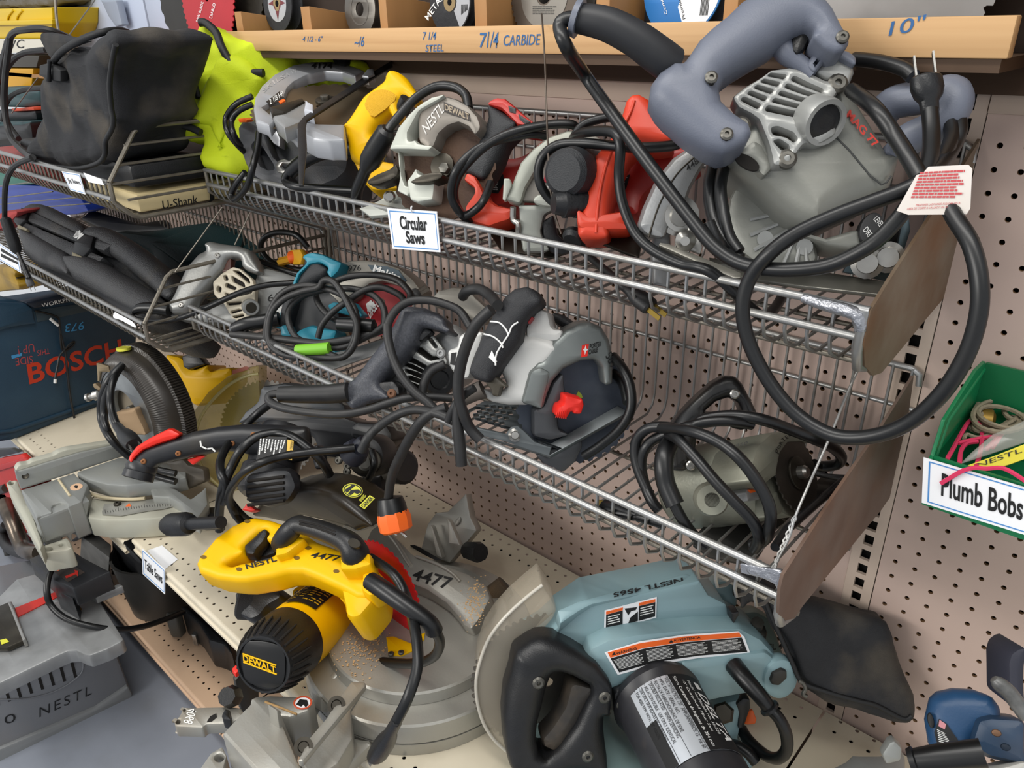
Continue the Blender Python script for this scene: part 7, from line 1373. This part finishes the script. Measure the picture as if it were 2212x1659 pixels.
prism2('inner_disc', mat('dusty inner disc', '#8a7f6d', .6, .2, dirt=.6), m3, gf, circ(gr - .05, 48), -.02, .012)
lathe('arbor', SCR, m3, gc, gc + ga3 * .05, [(0, .018), (.6, .018), (.7, .01), (1, .01)], 16)
gu3 = (V((0, 0, 1)) - ga3 * ga3.z).normalized(); rd3 = (gu3 * .98 + ga3.cross(gu3) * .2).normalized(); prism2('guard_badge', YLB, m3, F(gc + rd3 * (gr + .001) + ga3 * .0, rd3), ell(0, 0, .026, .014), -.004, .002)
prism('inner_bracket', mat('dusty tan casting', '#a58a6a', .7, .1, dirt=.5), m3, FP((310, 915), -.46, (.75, -.6, .3)), R3([(470, 1320), (780, 1260), (820, 1380), (900, 1540), (940, 1660), (700, 1659), (560, 1600), (480, 1480)]), -.04, 0, .006)
prism('pivot_link', mat('dirty metal link', '#7a6c55', .5, .5), m3, FP((240, 850), -.47, (.75, -.6, .3)), R3([(190, 590), (210, 580), (380, 630), (400, 720), (260, 720), (240, 860), (210, 860)]), -.012, 0, .003)
A, B = W(*R3([(250, 1050, -.47), (60, 1100, -.49)])); lathe('spring_plunger', STL, m3, A, B, [(0, .012), (.4, .012), (.42, .008), (.8, .007), (.82, .01), (1, .01)], 12)
prism('clamp_block', mat('bronze block', '#84735a', .5, .4, dirt=.4), m3, FP((212, 840), -.47, (.7, -.6, .3)), R3([(130, 900), (180, 880), (260, 960), (240, 1000), (150, 960)]), -.02, 0, .004)
prism('motor_body', YEL, m3, FP((440, 800), -.2, (.5, -.7, .4)), R3([(1200, 450), (1480, 480), (1560, 680), (1860, 600), (1880, 700), (2000, 660), (2212, 640), (2240, 900), (1900, 1200), (1620, 1230), (1500, 1100), (1380, 800)]), -.1, 0, .02)
prism('switch_panel', BLK, m3, FP((440, 800), -.2, (.5, -.7, .4)), R3([(1470, 480), (1680, 410), (1815, 600), (1560, 680), (1490, 640)]), -.02, .012, .004)
prism('yellow_foot', YEL, m3, FP((370, 1030), -.42, (.5, -.6, .6)), M7([(450, 850), (590, 820), (680, 960), (740, 1060), (720, 1110), (640, 1100), (520, 950)]), -.03, 0, .006)
prism('lower_shield', mat('smoky brown casting', '#4a443b', .5, dirt=.4), m3, FP((420, 1040), -.40, (.5, -.7, .4)), M7([(590, 820), (800, 780), (860, 850), (1050, 900), (1070, 1050), (820, 1160), (760, 1140), (720, 1000)]), -.03, 0, .008)
cable('cord', RUB, m3, R7([(980, 320, -.45), (890, 410, -.48), (830, 520, -.5), (800, 650, -.51), (810, 780, -.52), (870, 900, -.53), (960, 1000, -.52), (1080, 1090, -.5), (1220, 1150, -.47), (1400, 1190, -.44)]), .0095)
cable('cord', RUB, m3, R7([(960, 345, -.45), (910, 430, -.48), (880, 540, -.5), (885, 660, -.51), (920, 780, -.52), (950, 830, -.52)]), .0095)
cable('cord', RUB, m3, R7([(870, 480, -.49), (835, 600, -.505), (830, 720, -.515), (850, 830, -.525), (930, 960, -.515), (1050, 1060, -.5), (1200, 1190, -.47), (1400, 1255, -.44)]), .0095)
A, B = W(*R7([(925, 800, -.53), (1065, 960, -.55)])); plug(m3, A, B, .016, BLK)
# --- middle black miter saw with yellowed clear guard
m4 = thing('miter_saw', 'black miter saw with red lever and yellowed clear round guard', 'saw', (-1.1, -.25, .491))
BKS = mat('satin black plastic', '#1f2023', .38, n=.3, ns=50, col2='#2f3034', dirt=.3, dc='#5c523c')
YCL = mat('yellowed clear plastic', '#c9b35a', .15, alpha=.5, n=.5, ns=7, col2='#8e7c34')
fcg = FP((480, 930), -.28, (.55, -.75, .36))
go = R7([(2062, 325), (1960, 345), (1800, 420), (1650, 540), (1545, 680), (1490, 820), (1480, 900), (1500, 1010), (1560, 1140), (1660, 1260), (1780, 1340), (1900, 1372), (1960, 1300), (1980, 1100), (1960, 900), (2010, 700), (2072, 600)])
prism('clear_guard', YCL, m4, fcg, go, -.05, 0, .008, s=1)
tube('guard_edge', mat('bright yellow clear edge', '#d8cc8e', .2, alpha=.75), m4, [fcg.at(p, .001) for p in R7([(2060, 395), (1960, 415), (1830, 480), (1700, 600), (1610, 720), (1560, 850), (1550, 950), (1580, 1080), (1660, 1210), (1780, 1310), (1900, 1340)])], .004, k=4)
prism('guard_rivet', mat('pinkish smear', '#c87664', .6, alpha=.7), m4, fcg, R7([(1850, 370), (1960, 335), (1985, 345), (1970, 365), (1850, 400)]), .001, .0016)
prism('blade', GRB, m4, fcg.off(-.03), R7(ell(2060, 900, 440, 420)), -.002, 0) if 0 else blade(m4, F(fcg.at((580, 930), -.03), fcg.n), .125, GRB, 60)
prism('guard_case', mat('dark grey guard case', '#3e4144', .45, .3, dirt=.3), m4, FP((640, 850), -.24, (.5, -.75, .4)), D5([(225, 520), (250, 495), (420, 470), (560, 490), (700, 560), (900, 640), (920, 760), (840, 880), (700, 800), (300, 790), (50, 790), (100, 700), (200, 620)]), -.05, 0, .01, s=1)
prism('arm_case', BKS, m4, FP((650, 930), -.26, (.4, -.75, .5)), D5([(190, 790), (240, 700), (350, 680), (760, 740), (880, 730), (1040, 790), (1220, 800), (1280, 880), (1270, 960), (1180, 1060), (1040, 1100), (700, 1060), (640, 900), (220, 830)]), -.1, 0, .012)
prism('frame_lug', BKS, m4, FP((560, 880), -.27, (.4, -.75, .5)), D5([(240, 780), (290, 620), (370, 640), (350, 780)]), -.03, .01, .006)
fb7 = FPP((650, 930), -.33, (300, 1020), -.58)
prism('handle', BKS, m4, fb7, M7([(130, 950), (165, 840), (250, 720), (350, 650), (600, 560), (900, 460), (1200, 400), (1500, 370), (1900, 375), (2300, 400), (2330, 560), (2330, 800), (2000, 860), (1700, 770), (1500, 720), (1300, 690), (1000, 745), (700, 805), (480, 860), (410, 930), (300, 980)]), -.05, 0, .022, s=1, res=4)
lathe('handle_knob', BKS, m4, fb7.at(M7([(330, 830)])[0], -.025), fb7.at(M7([(255, 1030)])[0], -.02), [(0, .026), (.3, .028), (.5, .026), (.55, .0275), (.95, .0275), (1, .022)], 24)
for c in ((335, 812), (748, 718), (1392, 598), (1645, 492)): screw(m4, fb7.at(M7([c])[0], 0), fb7.n, .005, mat('rusty brass screw', '#8a5a35', .5, .5))
prism('red_lever', REDB, m4, fb7.off(-.012), M7([(145, 790), (165, 735), (240, 635), (400, 530), (645, 410), (775, 490), (700, 545), (500, 610), (320, 680), (220, 770), (185, 830)]), -.02, .012, .008)
prism('red_lever', REDB, m4, fb7.off(-.02), M7([(845, 790), (1000, 740), (1075, 745), (990, 810), (920, 862)]), -.02, 0, .005)
stroke('paint_scuff', INKW, m4, fb7, [M7([(1010, 570), (1020, 630), (1080, 660)]), M7([(1100, 660), (1150, 655), (1185, 690)])], 3.5, .001)
A, B = W((612, 940, -.33), (568, 1075, -.42)); cm4 = cylmap(A, B, .05, (.2, -.6, 1))
lathe('motor', BKS, m4, A, B, [(-.1, .045), (0, .049), (.55, .05), (.58, .056), (.75, .056), (.95, .05), (1, .04)], 40)
fmv = FP((555, 1060), -.46, (.35, -.8, .45))
prism('motor_vent', BKS, m4, fmv, D5([(80, 1260), (110, 1200), (330, 1150), (460, 1150), (520, 1300), (440, 1430), (280, 1470), (120, 1430), (90, 1370)]), -.03, 0, .02, s=1)
for k in range(5): tube('vent_slot', DARK, m4, [fmv.at(p, .0008) for p in D5([(130, 1250 + k * 48), (420, 1215 + k * 48)])], .003)
fml = FP((580, 975), -.43, (.35, -.75, .55))
lb4 = prism('spec_label', INK, m4, fml, D5([(195, 1080), (225, 920), (300, 895), (440, 900), (430, 1060), (300, 1070)]), 0, .001)
for k in range(9): bars('white_rows', INKW, lb4, fml, D5([(228 + k * 24, 905 + 2 * k), (240 + k * 24, 903 + 2 * k), (225 + k * 23, 1050 - (k * 37 % 60)), (212 + k * 23, 1055 - (k * 37 % 60))]), 9, .0016, .7, 0, 1)
prism('yellow_band', mat('label yellow', '#d9b03c', .5), lb4, fml, D5([(445, 920), (495, 930), (480, 1085), (435, 1075)]), .0005, .0016); text('lettering', INK, lb4, fml, 'WARNING / ADVERTENCIA', D5([(470, 935)])[0], D5([(455, 1080)])[0], D5([(490, 935)])[0], .0022)
prism('motor_cord_boot', BKS, m4, FP((685, 1000), -.36, (.4, -.75, .5)), D5([(630, 980), (680, 960), (710, 1020), (720, 1150), (660, 1160), (640, 1100)]), -.03, 0, .01, s=1)
pv4 = FP((790, 980), -.27, (.3, -.85, .4))
prism('pivot_head', BKS, m4, pv4, D5(ell(1060, 1060, 150, 170)), -.06, 0, .01)
prism('pivot_face', DST, m4, pv4, D5(ell(1060, 1090, 130, 110)), 0, .004, .002); lathe('pivot_bolt', SCR, m4, pv4.at(D5([(1065, 1110)])[0]), pv4.at(D5([(1065, 1110)])[0], .016), [(0, .014), (.5, .014), (.55, .009), (1, .009)], 12)
for c in ((928, 1130), (858, 1085), (925, 1175)): screw(m4, pv4.at(D5([c])[0], -.005), pv4.n, .008)
prism('pivot_post', BKS, m4, FP((810, 1090), -.25, (.3, -.85, .4)), D5([(1030, 1220), (1080, 1180), (1195, 1200), (1190, 1400), (1150, 1420), (1040, 1320)]), -.05, 0, .006)
prism('post_label', mat('silver sticker', '#c5c4be', .4), m4, FP((810, 1090), -.25, (.3, -.85, .4)), D5([(1040, 1280), (1085, 1260), (1090, 1310), (1050, 1325)]), 0, .001)
A, B = W(*D5([(1190, 1130, -.2), (1385, 1140, -.2)])); lathe('bevel_knob', BKS, m4, A, B, [(0, .022), (.5, .022), (.55, .034), (.95, .034), (1, .028)], 20)
prism('bevel_tab', BKS, m4, FP((850, 985), -.19, (.3, -.85, .4)), D5([(1270, 1010), (1340, 1005), (1350, 1070), (1280, 1080)]), -.01, 0, .003)
prism('rear_hood', BKS, m4, FP((800, 930), -.19, (.3, -.85, .4)), D5([(940, 810), (1000, 780), (1230, 800), (1275, 880), (1280, 930), (1200, 1010), (1100, 960), (940, 900)]), -.06, 0, .01)
A, B = W(*D5([(1060, 930, -.33), (950, 1060, -.345)])); plg = lathe('connector', mat('dull navy black plug', '#20232e', .5), m4, A, B, [(0, .01), (.05, .0125), (.35, .014), (.4, .02), (.7, .024), (1, .022)], 12)
def c7(P, r=.009): cable('cord', RUB, m4, P, r)
c7(D5([(980, 985, -.35), (860, 1000, -.37), (640, 1020, -.4), (400, 1055, -.44), (200, 1120, -.48), (60, 1220, -.5), (-20, 1360, -.5), (20, 1500, -.49), (100, 1600, -.48)]))
c7(D5([(780, 1200, -.36), (730, 1110, -.37), (640, 1010, -.38), (500, 910, -.39), (370, 870, -.4), (200, 900, -.43), (80, 1000, -.46), (0, 1140, -.48), (-60, 1280, -.5), (-90, 1420, -.5), (-100, 1560, -.5), (-95, 1640, -.5)]), .0105)
c7(D5([(330, 620, -.34), (200, 720, -.36), (60, 860, -.4), (-40, 980, -.45), (-90, 1100, -.48), (-80, 1200, -.5), (-40, 1300, -.5), (-60, 1420, -.5)]), .0098)
c7(D5([(1120, 1010, -.28), (1140, 1100, -.29), (1110, 1200, -.29), (1040, 1300, -.29)]), .008)
c7(D5([(-40, 1380, -.5), (20, 1480, -.49), (60, 1540, -.48), (110, 1590, -.47)])); c7(D5([(-20, 1400, -.49), (60, 1500, -.48), (130, 1560, -.46), (180, 1580, -.45)]))
vl('base', mat('pale dirty base', '#b7b3a3', .5, .2, dirt=.5), [(.4915, .12), (.53, .118), (.535, .1), (.54, .02)], m4, V((-1.12, -.30, 0)))
prism('red_corner', REDB, m4, FP((536, 1095), -.43, (.3, -.7, .6)), D5([(80, 1480), (120, 1425), (190, 1480), (150, 1500)]), -.02, 0, .004)

# --- blue saw at the bottom right corner
BLS = mat('dark blue plastic', '#23496f', .42, n=.3, ns=10, col2='#1c3a5a', bump=.08, bs=400, dirt=.2, dc='#50657a')
NAV = mat('navy plastic', '#1f3a55', .45, n=.3, ns=10, col2='#182e45', dirt=.15)
m5 = thing('miter_saw', 'dark blue saw at the bottom right corner of the shelf', 'saw', (-.02, -.2, .491))
fb8 = FP((2060, 1560), -.22, (.1, -.75, .65))
prism('motor_cap', BLS, m5, fb8, L8([(1545, 1350), (1580, 1200), (1630, 1155), (1740, 1130), (1880, 1138), (2000, 1180), (2060, 1260), (2060, 1340), (1960, 1400), (1870, 1500), (1850, 1600), (1840, 1700), (1730, 1700), (1640, 1620), (1570, 1500)]), -.07, 0, .03, s=1, res=4)
prism('body', NAV, m5, fb8.off(.012), L8([(1900, 1330), (1990, 1310), (2230, 1330), (2230, 1640), (2100, 1620), (1960, 1600), (1850, 1490)]), -.08, .01, .014)
prism('brush_cap', INK, m5, fb8, L8(ell(1587, 1342, 22, 52, -12)), -.01, .004, .002)
lbm = prism('spec_label', INK, m5, fb8, L8([(1640, 1330), (1690, 1360), (1790, 1500), (1740, 1540), (1630, 1500), (1610, 1420)]), .0, .0016); bars('fine_print', INKW, lbm, fb8, L8([(1625, 1390), (1680, 1420), (1760, 1530), (1640, 1510)]), 8, .0022, .4); prism('pink_block', mat('pink label block', '#c5848a', .5), lbm, fb8, L8([(1645, 1335), (1690, 1365), (1680, 1400), (1638, 1378)]), .0016, .002)
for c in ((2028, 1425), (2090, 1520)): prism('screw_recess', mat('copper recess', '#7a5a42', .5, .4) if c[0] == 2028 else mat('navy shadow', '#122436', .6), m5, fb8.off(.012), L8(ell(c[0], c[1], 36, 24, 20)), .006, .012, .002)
prism('grip', mat('dark plum grip', '#2b2c38', .6), m5, FP((2190, 1440), -.2, (.45, -.75, .48)), L8([(2105, 960), (2125, 890), (2180, 860), (2230, 855), (2230, 1300), (2110, 1240)]), -.06, 0, .015)
tube('hook_bar', mat('scuffed black bar', '#1c1c1e', .35, n=.7, ns=40, col2='#8b8b88'), m5, [FP((2190, 1500), -.26, (.45, -.75, .48)).at(p) for p in L8([(2010, 1060), (2040, 1090), (2110, 1150), (2170, 1230), (2230, 1310)])], [.004, .007, .0075, .0075, .0075], k=4)
A, B = W(*L8([(1940, 1560, -.27), (1440, 1610, -.3)])); lathe('cord_guard', RUB, m5, A, B, [(0, .0145), (.6, .0135), (.9, .0115), (.92, .014), (1, .0115)], 18)
prism('base', GBA, m5, FZ(.55), L8([(860, 1680), (1020, 1600), (1060, 1565), (1260, 1565), (1310, 1500), (1345, 1480), (1420, 1560), (1420, 1720), (860, 1720)]), -.058, 0, .008)
prism('base_fence', GBA, m5, FP((1920, 1620), -.17, (.4, -.8, .4)), L8([(1255, 1570), (1310, 1490), (1345, 1478), (1400, 1530), (1390, 1620), (1290, 1640)]), -.02, 0, .005)
prism('base_front', mat('pale base lip', '#b9b7b0', .5), m5, fb8.off(.03), L8([(1960, 1720), (2000, 1670), (2230, 1610), (2230, 1720)]), -.06, 0, .01)
# --- green bin of plumb bobs on the pegboard
gb2 = thing('storage_bin', 'green plastic bin of plumb bobs hooked on the right pegboard', 'bin', (-.06, -.12, 1.0))
GRN = mat('green plastic', '#0f7a4a', .38, n=.15, ns=8, col2='#0c6a40'); GRD = mat('green plastic inside', '#0c6b40', .42)
gx = -.137
prism('side_wall', GRN, gb2, FX(gx), [(2129, 781), (2110, 800), (2042, 908), (2018, 985), (2010, 1000), (2020, 1080), (2110, 1080), (2160, 860)], -.004, 0, .001)
tube('rim', GRN, gb2, [FX(gx).at(p, -.002) for p in [(2132, 784), (2044, 908), (2018, 985)]], .004)
x1 = .12; yb_ = FX(gx).at((2131, 783)).y; zt_ = FX(gx).at((2131, 783)).z; yf_ = FX(gx).at((2018, 985)).y; zf_ = FX(gx).at((2018, 985)).z; zl = zf_ - .06
abox('back_wall', GRD, gb2, gx, x1, yb_ - .002, yb_ + .002, zl, zt_); abox('front_wall', GRN, gb2, gx, x1, yf_ - .002, yf_ + .002, zl, zf_); abox('floor', GRD, gb2, gx, x1, yf_, yb_, zl, zl + .003)
lbf = F((0, yf_ - .006, zf_ - .02), (.04, -1, .12))
sign('paper_sign', 'white card on green bin front reading Plumb Bobs', lbf, [(1995, 988), (2330, 1087), (2330, 1192), (1991, 1086)], [('Plumb Bobs', .12, .64, .72, .22)], .02)
TWN = mat('grey twine', '#9a8f78', .9, n=.5, ns=200, col2='#6f6655'); PNK = mat('pink cord', '#d8325e', .7)
rnd = random.Random(11)
def inbin(p, h): return FZ(zl + h).at(p)
tw2 = thing('twine_coil', 'tangled coil of grey twine in the green bin', 'string', inbin((2150, 900), .03))
for k in range(7): tube('strand', TWN, tw2, [inbin(p, .055 + .006 * (k % 3)) for p in ell(2160 + rnd.gauss(0, 8), 895 + rnd.gauss(0, 6), 52 + rnd.gauss(0, 8), 30 + rnd.gauss(0, 5), rnd.gauss(0, 20), 14)], .0028, True, 6, 3)
tube('strand', TWN, tw2, [inbin(p, .06) for p in H5([(1900, 640), (1870, 600), (1960, 480), (2050, 520), (2100, 620), (2212, 660)])], .0028, seg=6, k=4); tube('strand', TWN, tw2, [inbin(p, .06) for p in H5([(1810, 770), (1830, 740), (1900, 760), (2000, 740), (2100, 690)])], .0022, seg=6, k=4)
pk = thing('pink_string', 'bright pink string looped over the green bin and its card', 'string', inbin((2090, 960), .04))
for P in ([(1700, 900), (1740, 830), (1800, 720), (1850, 650), (1900, 660), (1930, 740), (1920, 850), (1890, 960)], [(1770, 800), (1850, 780), (1960, 760), (2050, 750)], [(1780, 930), (1790, 850), (1830, 800), (1900, 790)], [(1960, 840), (2040, 760), (2060, 740), (2000, 830)]): tube('strand', PNK, pk, [inbin(p, .06) for p in H5(P)], .0024, seg=6, k=4)
tube('strand', PNK, pk, [lbf.at(p, .004) for p in H5([(1655, 1070), (1720, 1030), (1800, 985), (1880, 965), (1960, 970), (2060, 965), (2140, 1000), (2230, 1060)])], .0024, seg=6, k=4)
yt = thing('plastic_tag', 'yellow plastic tag lettered NESTL in the green bin', 'label', inbin((2150, 960), .05))
fyt = FP((2140, 985), -.2, (.2, -.75, .6)); fyt = F(inbin((2140, 985), .07), (.1, -.7, .7))
prism('tag', mat('yellow tag', '#d6c81e', .5), yt, fyt, H5([(1830, 950), (2000, 890), (2230, 800), (2230, 900), (2120, 940), (1980, 980)]), -.002, 0); text('handwriting', INK, yt, fyt, 'NESTL', H5([(1900, 965)])[0], H5([(2200, 860)])[0], H5([(1895, 935)])[0], .001)
bb_ = thing('plumb_bob', 'brass plumb bob end lying in the green bin', 'plumb bob', inbin((2125, 910), .04)); lathe('body', mat('dull brass', '#8a6f32', .4, .7), bb_, *[inbin(p, .05) for p in H5([(1890, 640), (2010, 660)])], [(0, .008), (.2, .015), (.8, .015), (1, .01)], 18)
tag(prism('plastic_packet', mat('clear bag', '#a9aaa0', .15, alpha=.35), None, fyt, H5([(1780, 940), (1860, 860), (2000, 740), (2230, 640), (2230, 790), (1900, 900)]), -.006, -.003, .001), 'clear plastic packet lying in the green bin', 'packet')
# ================================================================ floor: table saw and things below
def T8(pts): return K(0, 1125, pts, 712 / 2212)
TSG = mat('grey moulded stand', '#74767a', .5, n=.25, ns=8, col2='#65676b', bump=.06, bs=400, dirt=.15)
TST = mat('worn aluminium table', '#a2a3a3', .38, .5, n=.6, ns=16, col2='#6f706f', dirt=.4, dc='#55524c')
f1 = thing('table_saw', 'grey bench table saw on the floor marked NESTL', 'saw', (-1.8, -.75, 0))
zt8 = FZ(.33)
prism('table', TST, f1, zt8, T8([(-60, 1115), (380, 905), (450, 875), (510, 870), (560, 895), (600, 905), (720, 860), (815, 810), (830, 790), (640, 490), (250, 560), (-60, 720)]), -.035, 0, .005)
prism('table', TST, f1, zt8, T8([(-60, 560), (110, 390), (330, 330), (560, 280), (640, 480), (330, 560), (-60, 690)]), -.035, 0, .004)
fbd = FV((286, 1498), (0, 1637), 0)
prism('stand', TSG, f1, fbd, T8([(-60, 1130), (180, 1030), (560, 925), (780, 880), (860, 1090), (890, 1175), (880, 1200), (700, 1290), (-60, 1640)]), -.5, 0, .012)
prism('stand_foot', mat('pale moulded foot', '#7b7d7e', .5), f1, fbd, T8([(-60, 1560), (640, 1260), (860, 1110), (890, 1165), (885, 1205), (700, 1300), (-60, 1660)]), -.05, .01, .006)
tube('panel_line', TSG, f1, [fbd.at(p, .001) for p in T8([(-40, 1200), (200, 1190), (400, 1130), (540, 1030), (560, 950)])], .002, k=4)
for k in range(9):
    x = 485 - k * 74; y = 950 + k * 30; prism('vent_slot', DARK, f1, fbd, T8([(x - 14, y), (x + 6, y - 8), (x + 34, y + 98 - k * 3), (x + 14, y + 104 - k * 3)]), -.002, .0006)
text('handwriting', INK, f1, fbd, 'NESTL', T8([(265, 1320)])[0], T8([(615, 1165)])[0], T8([(265, 1255)])[0], .0012, wt=-.005, sp=1.25); text('handwriting', INK, f1, fbd, '10', T8([(-30, 1380)])[0], T8([(105, 1350)])[0], T8([(-30, 1320)])[0], .0012, wt=-.005)
prism('throat_plate', RED, f1, zt8, T8([(100, 585), (400, 465), (425, 490), (120, 645)]), 0, .002); prism('table_slot', DARK, f1, zt8, T8([(-40, 620), (330, 535), (350, 545), (-40, 640)]), 0, .0006)
prism('miter_gauge', DST, f1, FZ(.345), T8([(-60, 590), (60, 540), (90, 560), (150, 740), (180, 790), (50, 850), (-60, 850)]), -.013, 0, .004)
prism('gauge_edge', STL, f1, FZ(.352), T8([(50, 545), (78, 540), (175, 790), (150, 800)]), -.02, 0, .002)
prism('yellow_decal', YLB, f1, FZ(.3455), T8([(0, 800), (40, 790), (60, 810), (10, 830)]), 0, .001)
gu = FZ(.42)
prism('blade_guard', BKS, f1, gu, T8([(195, 255), (280, 215), (480, 190), (560, 245), (740, 340), (490, 455), (355, 395)]), -.05, 0, .004)
prism('guard_side', BKS, f1, gu, T8([(350, 400), (490, 440), (500, 480), (490, 530), (360, 450)]), -.09, -.03, .003)
gl = prism('guard_label', mat('label brown black', '#3a302b', .5), f1, gu, T8([(350, 330), (430, 265), (570, 345), (455, 410)]), 0, .0008)
prism('red_arrow', RED, gl, gu, T8([(435, 372), (505, 345), (498, 330), (525, 335), (522, 372), (510, 358), (445, 385)]), .0008, .0014); bars('orange_print', ORG, gl, gu, T8([(365, 325), (430, 275), (460, 300), (385, 345)]), 3, .0012, .6, .2, 2)
prism('fence_rail', TST, f1, FZ(.36), T8([(600, 490), (800, 420), (825, 435), (640, 512)]), -.02, 0, .003)
lathe('table_screw', mat('brass screw', '#9a7038', .4, .7), f1, zt8.at(T8([(520, 604)])[0]), zt8.at(T8([(520, 604)])[0], .0015), [(0, .009), (1, .008), (.5, .004)], 16)
tube('cord', RUB, f1, [FZ(z).at(p) for p, z in zip(T8([(360, 300), (325, 380), (315, 480), (345, 570), (450, 660), (620, 710), (800, 730), (960, 710), (1100, 665), (1230, 615)]), (.44, .43, .41, .38, .36, .34, .31, .28, .25, .2))], .0085, k=6)
# red machine behind the saw base
rm = thing('machine', 'red and grey machine with chromed crank below the rear saw base', 'machine', FY(-.62).at((40, 1240)))
prism('body', mat('machine red', '#8f1e18', .45), rm, FY(-.6), R2([(-60, 560), (60, 570), (130, 700), (380, 1060), (400, 1300), (200, 1500), (-60, 1440)]), -.15, 0, .01)
tube('crank_handle', mat('worn chrome', '#4a443e', .3, .8, n=.6, ns=20, col2='#8d7f70'), rm, W(*R2([(70, 730, -.63), (120, 860, -.635), (190, 1020, -.64), (270, 1230, -.645), (360, 1420, -.65), (480, 1470, -.65), (600, 1480, -.64)])), .022, k=5, seg=14)
tube('hose', RUBG, rm, W(*R2([(100, 1060, -.62), (40, 1140, -.63), (40, 1260, -.64), (120, 1390, -.645), (300, 1480, -.65), (560, 1500, -.64)])), .016, k=5); tube('hose', RUBG, rm, W(*R2([(-20, 1340, -.62), (80, 1400, -.64), (140, 1500, -.65), (80, 1640, -.66), (0, 1760, -.66)])), .014, k=5)
prism('silver_block', ALU, rm, FY(-.61), R2([(390, 1190), (480, 1120), (560, 1280), (500, 1320)]), -.03, 0, .006); tube('red_pipe', DST, rm, W(*R2([(-40, 560, -.6), (100, 510, -.6)])), .014)
# things under the shelf
g8 = thing('storage_box', 'grey metal box standing in shadow under the front shelf', 'box', (-1.75, -.45, .115))
hexa('body', mat('dull grey steel box', '#6d6c69', .5, .3, n=.3), g8, [FZ(.12).at(p) for p in T8([(530, 330), (720, 480), (740, 330), (560, 220)])] + [FZ(.3).at(p) for p in T8([(545, 105), (735, 250), (745, 160), (620, 60)])], .003)
bgm = thing('waste_bag', 'black rubber sack hanging under the front of the shelf', 'bag', FY(-.5).at((275, 1200)))
prism('sack', BLK, bgm, FY(-.52), T8([(735, 100), (760, 90), (950, 280), (960, 385), (900, 400), (800, 395), (745, 360)]), -.1, 0, .015)
bk8 = thing('bucket', 'dirty grey metal bucket on the low tan shelf', 'bucket', FZ(.11).at(T8([(1000, 720)])[0]))
A, B = FZ(.112).at(T8([(1010, 690)])[0]), FZ(.112).at(T8([(1010, 690)])[0]) + V((0, 0, .17)); A = A + V((-.06, .07, 0)); B = B + V((-.06, .07, 0))
lathe('body', mat('grimy galvanised metal', '#5a5854', .5, .5, n=.6, ns=9, col2='#3c3a36'), bk8, A, B, [(0, .085), (.9, .1), (1, .103), (1, .096), (.2, .08)], 32)
tb = thing('table_saw', 'dark machine base resting on the low tan shelf under the front edge', 'machine', FZ(.11).at(T8([(1400, 780)])[0]))
prism('base', BLK, tb, FZ(.2), T8([(1210, 580), (1260, 560), (1420, 680), (1540, 830), (1560, 900), (1500, 830), (1400, 800), (1330, 690)]), -.088, 0, .008)
prism('steel_arm', STL, tb, FZ(.15), T8([(1283, 765), (1320, 690), (1360, 715), (1310, 770)]), -.035, 0, .002)
prism('handle', mat('dull knob arm', '#46433c', .5), tb, FZ(.19), T8([(1110, 610), (1200, 590), (1220, 610), (1180, 650), (1110, 650)]), -.07, 0, .01)
prism('left_tool', BLK, None, FY(-.58), T8([(480, 130), (560, 60), (680, 45), (700, 60), (560, 110), (490, 145)]), -.05, 0, .008); tag(ALLOBJ[-1], 'black tool handle lying in the shadow under the rear saw base', 'tool')
